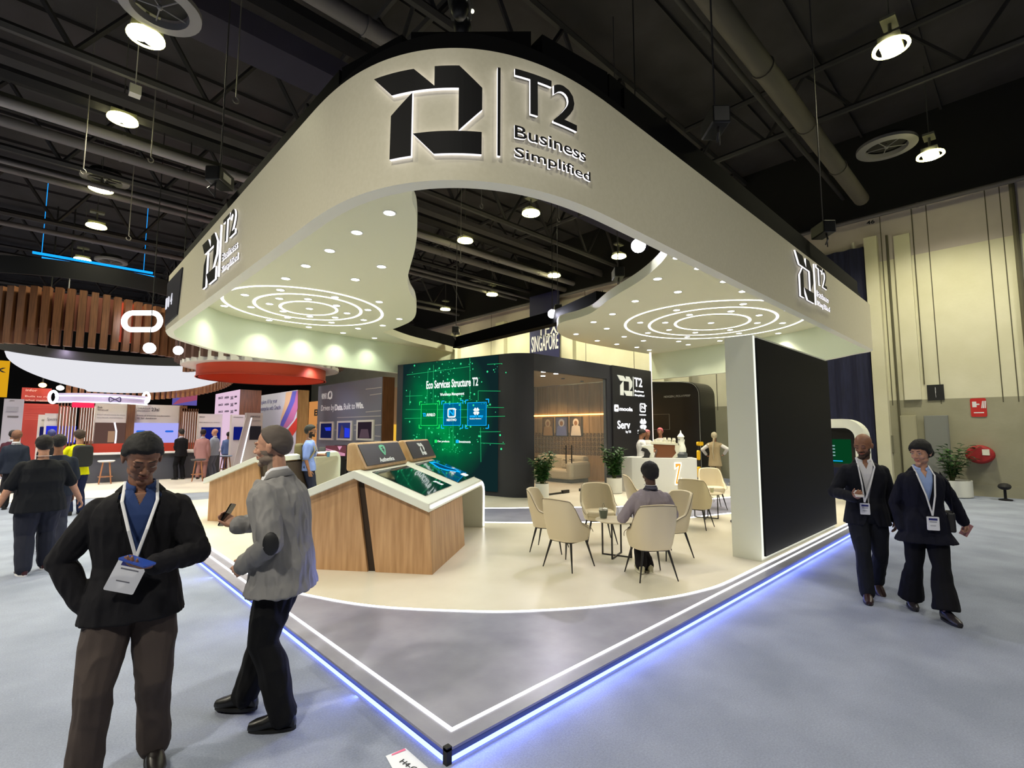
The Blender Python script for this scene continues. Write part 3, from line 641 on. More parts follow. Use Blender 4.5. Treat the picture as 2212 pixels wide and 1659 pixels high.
# portraits on the oak wall
PF = Frame((12.47, 9.0, 0), (0, -1, 0))
for i, (a, b_, bg, robe, hd) in enumerate((((1172, 902), (1196, 943), (120, 92, 58), (176, 140, 96), (196, 170, 130)), ((1200, 901), (1227, 943), (96, 96, 130), (110, 120, 180), (190, 190, 200)), ((1231, 900), (1258, 943), (74, 62, 54), (232, 230, 228), (224, 220, 216)))):
    (u0, v1), (u1, v0) = PF.pix(*a), PF.pix(*b_)
    p = empty('framed_portrait', (0, 0, 0), 0, ['framed sepia portrait of a robed figure, nearest the glass door edge', 'framed blue toned portrait in the middle of the row of three', 'framed portrait of a figure in white robe and headdress at right'][i], 'portrait', 'framed portraits in the meeting room')
    MB().box(u0, u1, v0, v1, -0.02, 0.01, T=PF).build('frame', M_hw, p)
    t = MB(); w_, h_ = u1 - u0, v1 - v0
    t.box(u0 + .03, u1 - .03, v0 + .03, v1 - .03, 0.01, 0.012, 0, T=PF)
    cxp, top = (u0 + u1) / 2, v1
    t.prism([(u0 + .05, v0 + .03), (u1 - .05, v0 + .03), (u1 - .1, v0 + h_ * .5), (cxp + .07, v0 + h_ * .58), (cxp - .07, v0 + h_ * .58), (u0 + .1, v0 + h_ * .5)], 0.012, 0.014, 1, T=PF)
    t.prism([(cxp + math.cos(q) * w_ * .24, v0 + h_ * .7 + math.sin(q) * h_ * .2) for q in np.linspace(0, 2 * PI, 14)[:-1]], 0.014, 0.016, 2, T=PF)
    t.prism([(cxp + math.cos(q) * w_ * .13, v0 + h_ * .67 + math.sin(q) * h_ * .12) for q in np.linspace(0, 2 * PI, 14)[:-1]], 0.016, 0.018, 3, T=PF)
    t.build('picture', [mat('pic_bg%d' % i, bg, 0.5), mat('pic_robe%d' % i, robe, 0.5), mat('pic_hd%d' % i, hd, 0.5), mat('pic_face', (150, 108, 80), 0.5)], p)
# sofa in the room
def sofa():
    s = empty('sofa', (0, 0, 0), 0, 'pale grey fabric sofa with rounded arms behind the glass door', 'sofa')
    m = mat('sofa_fabric', (190, 182, 160), 0.9, bump=0.2, bscale=120)
    MB().box(11.0, 11.95, 8.3, 10.5, 0.2, 0.5).build('seat', m, s, bevel=0.06); MB().box(11.75, 12.1, 8.3, 10.5, 0.25, 0.95).build('backrest', m, s, bevel=0.1)
    for y in (8.2, 10.35): MB().box(11.0, 12.05, y, y + 0.28, 0.2, 0.78).build('armrest', m, s, bevel=0.1)
    MB().box(11.05, 12.0, 8.3, 10.5, HP, 0.2).build('plinth', M_black, s)
sofa()
for i, y in enumerate((8.9, 9.9)):
    q = MB(); q.box(11.55, 11.72, y - 0.26, y + 0.26, 0.52, 0.86); props(q.build('cushion', mat('cushion_pattern', (206, 200, 180), 0.9, noise_c=(160, 150, 124), nscale=18), bevel=0.06), ['patterned cushion at the right end of the pale sofa', 'patterned cushion at the left end of the pale sofa'][i], 'cushion', 'cushions on the sofa')
MB_ = MB(); MB_.cyl((10.5, 9.3, HP), (10.5, 9.3, HP + 0.03), 0.2); MB_.cyl((10.5, 9.3, HP), (10.5, 9.3, 0.45), 0.03); MB_.cyl((10.5, 9.3, 0.45), (10.5, 9.3, 0.48), 0.35)
props(MB_.build('coffee_table', M_white), 'small round white table in front of the sofa in the room', 'table')
# video wall
F = Frame(lw1 + Vector((0, 0, 0)), LU); WLD = F.M
vw = empty('video_wall', (0, 0, 0), 0, 'green video wall reading Eco Services Structure T2 on the dark room', 'video wall')
ww = (lw0 - lw1).length
sm = bpy.data.materials.new('screen_green'); sm.use_nodes = True; nt = sm.node_tree
for n in list(nt.nodes): nt.nodes.remove(n)
o = nt.nodes.new('ShaderNodeOutputMaterial'); e = nt.nodes.new('ShaderNodeEmission'); nt.links.new(e.outputs[0], o.inputs[0]); e.inputs[1].default_value = 1.0
tc = nt.nodes.new('ShaderNodeTexCoord'); mp = nt.nodes.new('ShaderNodeMapping'); gr = nt.nodes.new('ShaderNodeTexGradient'); gr.gradient_type = 'SPHERICAL'; mp.vector_type = 'POINT'
c0 = F((1.9, 2.15, 0)); sc_ = (1 / 1.9, 1 / 1.9, 1 / 2.1); mp.inputs['Scale'].default_value = sc_; mp.inputs['Location'].default_value = (-c0.x * sc_[0], -c0.y * sc_[1], -c0.z * sc_[2])
rp = nt.nodes.new('ShaderNodeValToRGB'); rp.color_ramp.elements[0].color = lin((16, 38, 40)); rp.color_ramp.elements[1].color = lin((0, 168, 78)); rp.color_ramp.elements[0].position = 0.0; rp.color_ramp.elements[1].position = 1.0
el = rp.color_ramp.elements.new(0.45); el.color = lin((4, 92, 56))
nz = nt.nodes.new('ShaderNodeTexNoise'); nz.inputs['Scale'].default_value = 1.2; ad = nt.nodes.new('ShaderNodeMath'); ad.operation = 'MULTIPLY'; ad2 = nt.nodes.new('ShaderNodeMath'); ad2.operation = 'MULTIPLY'; ad2.inputs[1].default_value = 1.9
nt.links.new(tc.outputs['Object'], mp.inputs[0]); nt.links.new(mp.outputs[0], gr.inputs[0]); nt.links.new(tc.outputs['Object'], nz.inputs['Vector'])
nt.links.new(nz.outputs['Fac'], ad2.inputs[0]); nt.links.new(gr.outputs['Fac'], ad.inputs[0]); nt.links.new(ad2.outputs[0], ad.inputs[1]); nt.links.new(ad.outputs[0], rp.inputs[0]); nt.links.new(rp.outputs[0], e.inputs[0])
MB().box(0.28, ww - 0.02, 0.12, RT - HP - 0.02, 0.0, 0.03, T=F).build('screen', sm, vw)
K = lambda x, y: F.pix(840 + x * 400 / 1659, 740 + y * 400 / 1659, 0.035)
G1 = glow('screen_line', (40, 200, 120), 0.9); G2 = glow('screen_dot', (60, 230, 150), 1.0); TW = glow('screen_text', (235, 245, 240), 1.2); CY = glow('screen_cyan', (20, 170, 250), 1.3); GN = glow('screen_neon', (30, 225, 100), 1.3)
rnd = random.Random(3); t = MB()
lines = [((150, 600), (850, 600)), ((140, 680), (1040, 660)), ((800, 433), (1000, 435)), ((810, 800), (1000, 798)), ((725, 130), (728, 520)), ((575, 400), (575, 950)), ((820, 900), (1040, 908)), ((160, 290), (720, 215)), ((350, 240), (340, 560)), ((330, 780), (330, 900)), ((190, 430), (185, 560)), ((870, 580), (1030, 582)), ((400, 200), (395, 540)), ((820, 760), (824, 1070)), ((880, 195), (1010, 188)), ((800, 433), (800, 520)), ((540, 760), (545, 860)), ((150, 480), (300, 475))]
for a, b_ in lines:
    p, q = K(*a), K(*b_); d = Vector((q[0] - p[0], q[1] - p[1])); d.normalize(); n = Vector((-d.y, d.x)) * 0.006
    t.prism([(p[0] + n.x, p[1] + n.y), (q[0] + n.x, q[1] + n.y), (q[0] - n.x, q[1] - n.y), (p[0] - n.x, p[1] - n.y)], 0.031, 0.034, T=F)
t.build('circuit_lines', G1, vw)
t = MB()
for k in range(190):
    x, y = rnd.gauss(560, 260), rnd.choice([rnd.uniform(170, 330), rnd.uniform(440, 560), rnd.uniform(740, 1000), rnd.uniform(180, 1000)])
    if not 150 < x < 1050: continue
    p = K(x, y); r = rnd.choice([0.008, 0.012, 0.012, 0.02, 0.03]); t.prism([(p[0] + math.cos(a) * r, p[1] + math.sin(a) * r) for a in np.linspace(0, 2 * PI, 7)[:-1]], 0.031, 0.035, T=F)
t.build('circuit_dots', G2, vw)['kind'] = 'stuff'
def stext(s, a, b_, m, parent, Fr, KK, d=0.036, bold=0.01, name='screen_text'):
    (u0, v1), (u1, v0) = KK(*a), KK(*b_); t = MB(); add_text(t, s, u0, u1, v0, v1, d, d + 0.006, Fr, bold=bold); return t.build(name, m, parent)
stext('Eco Services Structure T2', (338, 345), (800, 387), TW, vw, F, K, bold=0.02)
stext('Workforce Management', (460, 453), (676, 476), TW, vw, F, K)
stext('Our products', (437, 874), (543, 900), TW, vw, F, K); stext('Investments', (630, 876), (733, 900), TW, vw, F, K)
for (x0, y0, x1, y1, m_) in ((410, 870, 431, 898, GN), (600, 872, 624, 900, CY)):
    (u0, v1), (u1, v0) = K(x0, y0), K(x1, y1); MB().box(u0, u1, v0, v1, 0.031, 0.036, T=F).build('legend_square', m_, vw)
for (x0, y0, x1, y1, m_, mf) in ((290, 552, 434, 744, GN, ('card_green', (0, 120, 60))), (490, 546, 644, 744, CY, ('card_blue', (0, 104, 150))), (704, 538, 874, 744, CY, ('card_blue', (0, 104, 150)))):
    (u0, v1), (u1, v0) = K(x0, y0), K(x1, y1); t = MB(); w_ = 0.014
    t.box(u0, u1, v0, v1, 0.031, 0.034, 1, T=F)
    for a in ((u0, u1, v0, v0 + w_), (u0, u1, v1 - w_, v1), (u0, u0 + w_, v0, v1), (u1 - w_, u1, v0, v1)): t.box(*a, 0.034, 0.037, 0, T=F)
    g = 0.07; L_ = 0.1
    for su, sv in ((u0 - g, v0 - g), (u1 + g, v0 - g), (u0 - g, v1 + g), (u1 + g, v1 + g)):
        du = L_ if su < u0 else -L_; dv = L_ if sv < v0 else -L_
        t.box(min(su, su + du), max(su, su + du), sv - 0.012, sv + 0.012, 0.031, 0.037, 0, T=F); t.box(su - 0.012, su + 0.012, min(sv, sv + dv), max(sv, sv + dv), 0.031, 0.037, 0, T=F)
    t.build('card', [m_, glow(mf[0], mf[1], 0.9)], vw)
stext('AVAILO', (338, 634), (416, 660), TW, vw, F, K, 0.04, 0.03); stext('T2', (306, 632), (332, 662), CY, vw, F, K, 0.04, 0.03)
stext('NEXTWO', (520, 682), (606, 704), TW, vw, F, K, 0.04, 0.02); stext('smart way', (727, 650), (846, 676), CY, vw, F, K, 0.04, 0.02); stext('Business Solutions', (727, 678), (830, 686), TW, vw, F, K, 0.04)
def nlogo(t, u0, u1, v0, v1, Fr, d, mi=0, mi2=0):
    w_ = (u1 - u0) * 0.13; r = (u1 - u0) * .18
    t.prism(rrect(u0, u1, v0, v1, r), d, d + 0.006, mi, T=Fr); t.prism(rrect(u0 + w_, u1 - w_, v0 + w_, v1 - w_, r * .6), d + 0.006, d + 0.009, mi2, T=Fr)
(u0, v1), (u1, v0) = K(528, 588), K(600, 672); t = MB(); nlogo(t, u0, u1, v0, v1, F, 0.038, 0, 1)
add_text(t, 'N', u0 + .05, u1 - .06, v0 + .06, v1 - .05, 0.048, 0.052, F, 2, bold=0.02); t.box(u1 - 0.09, u1 + 0.03, v1 - 0.05, v1 - 0.03, 0.05, 0.054, 0, T=F); t.build('card_logo', [TW, glow('card_blue', (0, 104, 150), 0.9), CY], vw)
def clover(t, c, r, Fr, d, mi=0):
    for k in range(4):
        a = math.radians(45 + 90 * k); ca, sa = math.cos(a), math.sin(a)
        hs = [(0.05, 0), (0.55, 0.42), (0.85, 0.45), (1.0, 0.2), (0.88, 0), (1.0, -0.2), (0.85, -0.45), (0.55, -0.42)]
        t.prism([(c[0] + r * (x * ca - y * sa), c[1] + r * (x * sa + y * ca)) for x, y in hs], d, d + 0.006, mi, T=Fr)
t = MB(); p = K(785, 616); clover(t, p, 0.11, F, 0.04); t.build('card_logo', TW, vw)
# logos on the black logo wall
LF = Frame((11.17, YG - 0.06, 0), (1, 0, 0)); KL = lambda x, y: LF.pix(1120 + x * 440 / 2028, 740 + y * 440 / 2028, 0.02)
lg = empty('wall_logos', (0, 0, 0), 0, 'five white lit company logos on the black wall beside the coffee counter', 'logo sign')
LWt = glow('sign_white', (250, 250, 252), 1.5); LG = mat('sign_face', (225, 228, 220), 0.4, emit=0.35)
(u0, v1), (u1, v0) = KL(983, 322), KL(1133, 533)
t = MB(); du = -.61; su = (u1 - u0) / (.237 + .61); sv = (v1 - v0) / (4.487 - 3.80)
for poly in MK[:4]: t.prism([(u0 + (x + .61) * su, v0 + (y - 3.80) * sv) for x, y in poly], 0.005, 0.03, T=LF)
a_, b2 = KL(1141, 340), KL(1147, 533); t.box(a_[0], b2[0], b2[1], a_[1], 0.005, 0.03, T=LF); t.build('mark', LG, lg)
for s, a, b_, bo in (('T2', (1155, 345), (1236, 445), .02), ('Business', (1160, 470), (1250, 500), .02), ('Simplified', (1160, 512), (1256, 545), .02), ('moola', (1008, 638), (1140, 685), .03), ('Serv', (988, 775), (1116, 860), .02), ('by T2', (1072, 876), (1124, 905), .03), ('smart way', (1190, 866), (1302, 894), .03), ('Business Solutions', (1192, 898), (1298, 906), .0), ('nextwo', (1208, 710), (1274, 728), .03)):
    stext(s, a, b_, LWt, lg, LF, KL, 0.005, bo, 'lettering')
t = MB(); (u0, v1), (u1, v0) = KL(957, 616), KL(998, 688); t.prism(rrect(u0, u1, v0, v1, .04), 0.004, 0.02, 0, T=LF); t.prism(rrect(u0 + .05, u1 - .05, v0 + .08, v1 - .08, .02), 0.021, 0.024, 1, T=LF); t.build('mark', [LWt, mat('sign_grey', (120, 122, 124), 0.5)], lg)
t = MB(); (u0, v1), (u1, v0) = KL(1211, 602), KL(1270, 696); nlogo(t, u0, u1, v0, v1, LF, 0.005, 0, 1); add_text(t, 'N', u0 + .08, u1 - .08, v0 + .1, v1 - .08, 0.016, 0.02, LF, 0, bold=.02); t.box(u1 - .1, u1 + .05, v1 - .1, v1 - .06, 0.01, 0.02, 0, T=LF); t.build('mark', [LWt, M_black], lg)
t = MB(); p = KL(1245, 815); clover(t, p, 0.21, LF, 0.006); t.build('mark', LWt, lg)

# ------------------------------------------------------------------ lit white column and black wall slab at the right edge
bs = empty('display_wall', (0, 0, 0), 0, 'tall black wall slab with a white end column at the right platform edge', 'display wall')
MB().box(5.33, 8.82, 0.3, 0.68, HP, 3.12).build('white_core', mat('column_white', (244, 246, 230), 0.5), bs)
MB().box(5.39, 8.80, 0.265, 0.299, HP + 0.06, 3.08).build('black_face', mat('black_screen', (8, 8, 10), 0.7, spec=.15), bs)
MB().box(5.35, 5.375, 0.285, 0.2995, HP + 0.05, 3.11).build('side_light_line', glow('line_dim', (245, 248, 235), 1.1), bs)

# ------------------------------------------------------------------ A-frame touch kiosks
KA = math.radians(37.5); KP = onz(934, 1242.2, HP)
def kiosk(half=False):
    k = empty('touch_kiosk', KP, KA, 'oak and white A-frame kiosk with two sloping touch screens, nearest the camera', 'kiosk')
    hw, zl, zr = 1.0, 0.93, 1.31; th = 0.10; D = 2.0
    # oak bodies (local x = along the ridge, y = across it)
    def top(y): return zl - th + (zr - zl) * (1 - abs(y - hw) / hw)
    for nm, (a0, a1), (b0, b1) in (('oak_body', (0.0, 0.72), (0.05, 0.90)), ('oak_body', (0.82, 2.0), (1.0, 2.0)))[1 if half else 0:]:
        t = MB(); v = [(a0, HP - HP, 0), (a1, 0, 0)]
        prof = [(a0, 0.0), (a1, 0.0), (b1, top(b1) - HP)] + ([(hw, top(hw) - HP)] if b0 < hw < b1 else []) + [(b0, top(b0) - HP)]
        t.prism([(p[0], p[1]) for p in prof], 0.0, 1.57, axis='x'); t.build(nm, M_oak, k, bevel=0.004)
    t = MB(); t.prism([(0.6, 0), (0.95, 0), (1.1, 1.08), (0.8, 1.05)] if not half else [(.72, 0), (.84, 0), (1.02, 1.08), (.93, 1.06)], 0.04, 1.5, axis='x'); t.build('dark_core', mat('slot_brown', (48, 34, 22), 0.8), k)
    t = MB(); t.box(1.575, 1.572, 0.1, 0.9, 0.05, 0.6); 
    # bent white roof
    ts = [0.03, 0.1, 0.5, hw, 1.5, 2.0, 2.05] if not half else [.93, hw, 1.5, 2.0, 2.07]
    def h(y): return zl - HP + (zr - zl) * (1 - abs(y - hw) / .96)
    def prof(off):
        r = 0.32 - off; S = 2.72; out = []
        out.append((-0.08, 0)); out.append((S, 0))
        for a in np.linspace(0, PI / 2, 9)[1:]: out.append((S + r * math.sin(a), -(r - r * math.cos(a)) , a))
        out.append((S + r + 0.08, None)); return out
    t = MB(); rows = []
    for y in ts:
        H = h(y); o_ = []; i_ = []
        S = 2.84; r = 0.22
        o_ += [(-0.08, H), (S, H)] + [(S + r * math.sin(a), H - r + r * math.cos(a)) for a in np.linspace(0, PI / 2, 9)[1:]] + [(S + r + 0.0, 0.0)]
        r2 = r - th
        i_ += [(-0.08, H - th), (S, H - th)] + [(S + r2 * math.sin(a), H - r + r2 * math.cos(a)) for a in np.linspace(0, PI / 2, 9)[1:]] + [(S + r2 + 0.0, 0.0)]
        rows.append((y, o_ + i_[::-1]))
    n = len(rows[0][1]); 
    vs = [(p[0], y, p[1]) for y, pr in rows for p in pr]
    fs = []
    for i in range(len(rows) - 1):
        for j in range(n): fs.append((i * n + j, (i + 1) * n + j, (i + 1) * n + (j + 1) % n, i * n + (j + 1) % n))
    m2 = n // 2
    for base in (0, (len(rows) - 1) * n):
        for j in range(m2 - 1): fs.append((base + j, base + j + 1, base + n - 2 - j, base + n - 1 - j))
    t.add(vs, fs); t.build('white_roof', M_white, k, bevel=0.008)
    if half: return k
    # light line along the low edge and down the leg
    t = MB(); pts = rows[0][1][:m2]; y = 0.025; pp = [(p[0] + (0.06 if i_ == 0 else 0), y, p[1] - 0.045) if i_ < 2 else (p[0] - 0.03, y, p[1] - (0.03 if i_ < m2 - 1 else -0.02)) for i_, p in enumerate(pts)]
    t.tube(pp, (0.018), 6); t.build('light_line', glow('kiosk_led', (255, 255, 250), 3.5), k)
    # touch screens on the slope, and oak sign blocks on the ridge
    sl = math.atan2(zr - zl, .96); up = (0, math.cos(sl), math.sin(sl))
    SF = Frame((0, .04, zl - HP), (1, 0, 0), up)
    for i_, (u0, u1) in enumerate(((0.20, 1.41), (1.80, 2.93))):
        MB().box(u0, u1, 0.14, 0.91, 0.001, 0.008, T=SF).build('touch_screen', mat('screen_glass', (8, 18, 20), 0.06, emit=0.5, ecol=(4, 34, 30), coat=1.0), k)
        t = MB()
        if i_ == 0:
            t.tube([SF((0.95 + 0.12 * math.cos(a), 0.42 + 0.035 * math.sin(a) + 0.03 * math.cos(a), 0.012)) for a in np.linspace(0.3, 5.6, 20)], 0.003, 4, 0)
            for poly in MK[:4]: t.prism([(1.12 + (x + .6) * .13, 0.22 + (y - 3.8) * .2) for x, y in poly], 0.009, 0.011, 1, T=SF)
        else:
            gx = lambda L_: [(1.8 + (x_ - 1.24) * 1.45, y_ + .02) for x_, y_ in L_]
            for a, b_, m_ in (((1.3, .35), (1.5, .8), 2), ((1.36, .3), (1.72, .5), 2), ((1.45, .75), (1.8, .82), 2), ((1.5, .2), (1.55, .6), 2)):
                d = Vector((b_[0] - a[0], b_[1] - a[1])).normalized() * 0.004; t.prism(gx([(a[0] - d.y, a[1] + d.x), (b_[0] - d.y, b_[1] + d.x), (b_[0] + d.y, b_[1] - d.x), (a[0] + d.y, a[1] - d.x)]), 0.009, 0.011, m_, T=SF)
            t.prism(gx([(1.55, .62), (1.66, .86), (1.8, .84), (1.84, .6), (1.94, .45), (1.86, .34), (1.72, .44), (1.6, .5)]), 0.009, 0.011, 3, T=SF)
            t.prism(gx([(1.6, .64), (1.68, .8), (1.78, .78), (1.8, .58), (1.88, .45), (1.84, .40), (1.72, .5), (1.64, .55)]), 0.011, 0.012, 4, T=SF)
            t.prism(gx(rrect(1.74, 1.92, .2, .3, .03)), 0.009, 0.011, 1, T=SF)
            t.prism(gx([(1.45, .5), (1.5, .6), (1.48, .7), (1.42, .6)]), 0.009, 0.011, 2, T=SF)
        t.build('screen_graphics', [glow('gfx_grey', (120, 150, 150), 0.5), TW, glow('gfx_green', (30, 150, 100), 0.7), CY, glow('gfx_deep', (10, 80, 120), 0.8)], k)
    for i_, x in enumerate((0.10, 1.80)):
        sg = MB(); w_ = 1.5 if i_ == 0 else 1.28; bz_ = zr - HP - 0.01
        # block profile: leaning face towards the viewer
        pr = [(hw - 0.08, 0), (hw + 0.2, -0.02), (hw + 0.2, 0.33), (hw + 0.1, 0.35)]
        sg.prism([(p[0], p[1] + bz_) for p in pr], x, x + w_, axis='x'); sgo = sg.build('oak_sign', M_oak2, k, bevel=0.035, seg=3)
        d = Vector((0, 0.18, 0.35)).normalized(); BF = Frame((x, hw - 0.08, bz_), (1, 0, 0), d)
        MB().prism(rrect(0.07, w_ - 0.06, 0.05, 0.355, .015), 0.0, 0.008, T=BF).build('sign_face', mat('sign_charcoal', (44, 40, 42), 0.5), sgo)
        t = MB()
        if i_ == 0:
            add_text(t, 'Authentica', .50, 1.0, .075, .14, 0.008, 0.012, BF, 0, bold=.01)
            sx_ = lambda L_: [(.42 + (x_ - .44) * 1.35 + .33, .17 + (y_ - .21) * .9) for x_, y_ in L_]
            t.prism(sx_([(.37, .37), (.40, .385), (.44, .39), (.48, .385), (.51, .37), (.51, .32), (.49, .27), (.45, .21), (.43, .21), (.39, .27), (.37, .32)]), 0.008, 0.012, 1, T=BF)
            t.prism(sx_([(.40, .34), (.47, .36), (.45, .33), (.475, .31), (.44, .25), (.435, .30), (.41, .29), (.44, .33)]), 0.012, 0.014, 2, T=BF)
        else:
            for poly in MK[:4]: t.prism([(.52 + (x_ + .61) * .32, .09 + (y_ - 3.8) * .33) for x_, y_ in poly], 0.008, 0.012, 0, T=BF)
        t.build('sign_logo', [mat('logo_white', (235, 238, 235), 0.4, emit=0.25), mat('shield_green', (110, 215, 165), 0.5), mat('sign_charcoal', (44, 40, 42), 0.5)], sgo)
    return k
k0 = kiosk()
kk = kiosk(True); kk.location = KP + Vector((math.cos(KA) * 2.75 - math.sin(KA) * 3.32, math.sin(KA) * 2.75 + math.cos(KA) * 3.32, 0)); kk['label'] = ('oak and white A-frame kiosk farther back, partly behind the man in the grey blazer')
for q in (k0, kk): q['group'] = 'touch kiosks on the platform'
# ------------------------------------------------------------------ lounge furniture
M_leather = mat('cream_leather', (214, 200, 170), 0.5, bump=0.08, bscale=260)
M_leg = mat('black_leg', (20, 17, 16), 0.4)
def chair_proto():
    c = empty('lounge_chair', (0, 0, 0), 0, '', 'chair', 'cream lounge chairs')
    # local: faces +x, seat centre at origin
    def plan(phi, r):  # rounded-square plan, phi = 0 at the back (-x)
        ca, sa = math.cos(phi), math.sin(phi); n = 3.0
        k = (abs(ca) ** n + abs(sa) ** n) ** (-1 / n); return (-ca * k * r * 0.98, sa * k * r)
    def top(phi):
        a = abs(math.degrees(phi)); 
        def ss(x): x = max(0, min(1, x)); return x * x * (3 - 2 * x)
        return 0.87 - 0.02 * (a / 45) ** 2 - 0.235 * ss((a - 42) / 34) - 0.03 * ss((a - 100) / 30)
    N = 44; ph = np.linspace(-math.radians(128), math.radians(128), N); Z = [0.0, 0.12, 0.3, 0.55, 0.8, 0.95, 1.0]
    t = MB(); rows = []
    for i, p in enumerate(ph):
        tz = top(p); zb = 0.36; o_, n_ = [], []
        lean = math.cos(p) if abs(p) < PI / 2 else 0
        for f in Z:
            z = zb + (tz - zb) * f; fl = 0.5 + (z - zb) / 0.5
            ro = 0.225 + 0.055 * min(1, (z - zb) / 0.28) ** 0.7; x, y = plan(p, ro); x -= 0.05 * max(0, lean) * max(0, z - 0.5) / 0.37
            o_.append((x, y, z))
            th = 0.028 + 0.022 * (1 - f) ; xi, yi = plan(p, ro - th * 1.2); xi -= 0.05 * max(0, lean) * max(0, z - 0.5) / 0.37; n_.append((xi, yi, z))
        # rounded rim
        e0_, e1_ = o_[-1], n_[-1]; mid = ((e0_[0] + e1_[0]) / 2, (e0_[1] + e1_[1]) / 2, e0_[2] + 0.012)
        rows.append(o_ + [mid] + n_[::-1])
    n = len(rows[0]); t.v = [p for r in rows for p in r]
    for i in range(N - 1):
        for j in range(n): t.f.append([i * n + j, (i + 1) * n + j, (i + 1) * n + (j + 1) % n, i * n + (j + 1) % n]); t.m.append(0)
    t.f.append(list(range(n))[::-1]); t.f.append([(N - 1) * n + j for j in range(n)]); t.m += [0, 0]
    t.build('shell', M_leather, c, smooth=True)
    t = MB(); t.prism([plan(p, 0.228) for p in np.linspace(-PI, PI, 33)[:-1]], 0.345, 0.40); t.build('seat_base', M_leather, c, smooth=True, bevel=0.01)
    t = MB(); t.prism([(x + 0.02, y) for x, y in [plan(p, 0.222) for p in np.linspace(-PI, PI, 33)[:-1]]], 0.39, 0.485); t.build('seat', M_leather, c, smooth=True, bevel=0.03, seg=3)
    t = MB(); pts = [((plan(p, .27)[0] - 0.05 * max(0, math.cos(p)) * max(0, top(p) - .5) / .37), plan(p, .27)[1], top(p) + 0.0) for p in ph]
    t.tube([(x * 1.035, y * 1.035, z) for x, y, z in pts], 0.005, 5); t.build('piping', mat('piping_taupe', (120, 108, 90), 0.6), c)
    for sx in (-1, 1):
        for sy in (-1, 1): MB().tube([(sx * 0.15, sy * 0.15, 0.36), (sx * 0.232, sy * 0.232, 0.0)], [0.017, 0.007], 8).build('leg', M_leg, c, smooth=True)
    MB().box(-0.16, 0.16, -0.16, 0.16, 0.325, 0.345).build('under_frame', M_leg, c)
    return c
CH = [((3.3, 1.9), 2, 'cream lounge chair seen from behind, front left of the first round table'), ((3.78, 2.66), -62, 'cream lounge chair at the far left of the first round table'), ((4.76, 2.5), -132, 'cream lounge chair facing the camera behind the first round table'),
      ((3.66, 0.95), 55, 'cream lounge chair that the man in the mauve jacket sits in'), ((4.72, 1.3), 158, 'cream lounge chair right of the seated man, facing left'), ((6.95, 1.98), 8, 'cream lounge chair seen from behind beside the second table'),
      ((9.3, 2.75), -140, 'cream lounge chair facing the camera beyond the second table'), ((6.75, 3.0), -50, 'cream lounge chair half hidden behind the seated man and the next chair'), ((8.35, 1.5), 165, 'cream lounge chair half hidden by the white column, with a seated person')]
cp = chair_proto()
for i, (p, a, lab) in enumerate(CH):
    o = cp if i == 0 else clone(cp, (0, 0, 0), 0)
    o.location = (p[0], p[1], HP); o.rotation_euler = (0, 0, math.radians(a)); o['label'] = lab
def table(loc, h, r, lab):
    t = empty('round_table', loc, 0.3, lab, 'table', 'low round tables in the lounge')
    MB().lathe([(0.001, h - 0.02), (r, h - 0.02), (r + 0.008, h - 0.01), (r, h), (0.001, h)], 40).build('table_top', mat('table_taupe', (190, 178, 152), 0.35), t)
    q = MB()
    for a in (0, PI / 2):
        for s in (-1, 1):
            x, y = math.cos(a) * s * r * .72, math.sin(a) * s * r * .72
            q.box(-0.01, 0.01, -0.01, 0.01, 0, h - 0.02, T=Matrix.Translation((x, y, 0)))
        T = Matrix.Rotation(a, 4, 'Z'); q.box(-r * .72, r * .72, -0.01, 0.01, 0.0, 0.02, T=T); q.box(-r * .72, r * .72, -0.01, 0.01, h - 0.04, h - 0.02, T=T)
    q.build('frame', M_leg, t); return t
table((4.18, 1.78, HP), 0.5, 0.28, 'low round table with black cross frame beside the seated man')
T2P = onz(1556, 1128, HP); T2P = Vector((8.0, 2.3, HP))
table(T2P, 0.5, 0.3, 'second low round table holding cups, near the white column')
# basket of sweets on table one
bk = empty('tin_basket', (4.12, 1.95, HP + 0.5), 0.4, 'small green tin basket with wire handle on the first round table', 'basket')
MB().lathe([(0.045, 0), (0.065, 0.11), (0.06, 0.11), (0.042, 0.01), (0.001, 0.01)], 16, cap=False).build('bucket', mat('tin_green', (84, 92, 80), 0.5), bk)
q = MB(); q.tube([(0.065 * math.cos(a), 0, 0.11 + 0.10 * math.sin(a)) for a in np.linspace(0, PI, 14)], 0.003, 5); q.build('handle', mat('wire', (120, 116, 90), 0.4, 0.6), bk)
q = MB()
for k in range(9):
    a = k * 0.8; q.box(-0.025, 0.025, -0.012, 0.012, 0.0, 0.05, T=Matrix.Translation((0.03 * math.cos(a), 0.03 * math.sin(a), 0.09)) @ Matrix.Rotation(a, 4, 'Z') @ Matrix.Rotation(0.4, 4, 'X'))
q.build('paper_sachets', mat('paper', (225, 222, 210), 0.6), bk)
for i, (dx, dy, lab, col, h) in enumerate(((-0.04, 0.02, 'red and white paper coffee cup on the second round table', (190, 40, 40), .11), (0.1, -0.08, 'plain cream paper cup on the second round table', (220, 222, 190), .085))):
    cu = empty('paper_cup', (T2P.x + dx, T2P.y + dy, HP + 0.5), 0, lab, 'cup')
    MB().lathe([(0.03, 0), (0.042, h), (0.04, h), (0.028, 0.004), (0.001, 0.004)], 16, cap=False).build('cup', mat('cup%d' % i, col, 0.5), cu)
    MB().lathe([(0.001, h + 0.012), (0.04, h + 0.012), (0.044, h), (0.001, h)], 16).build('lid', mat('paper', (225, 222, 210), 0.6), cu)
q = MB(); q.box(-0.07, 0.07, -0.05, 0.05, 0, 0.045); q.box(-0.05, 0.04, -0.03, 0.06, 0.045, 0.07, 1, T=Matrix.Rotation(0.4, 4, 'Z'))
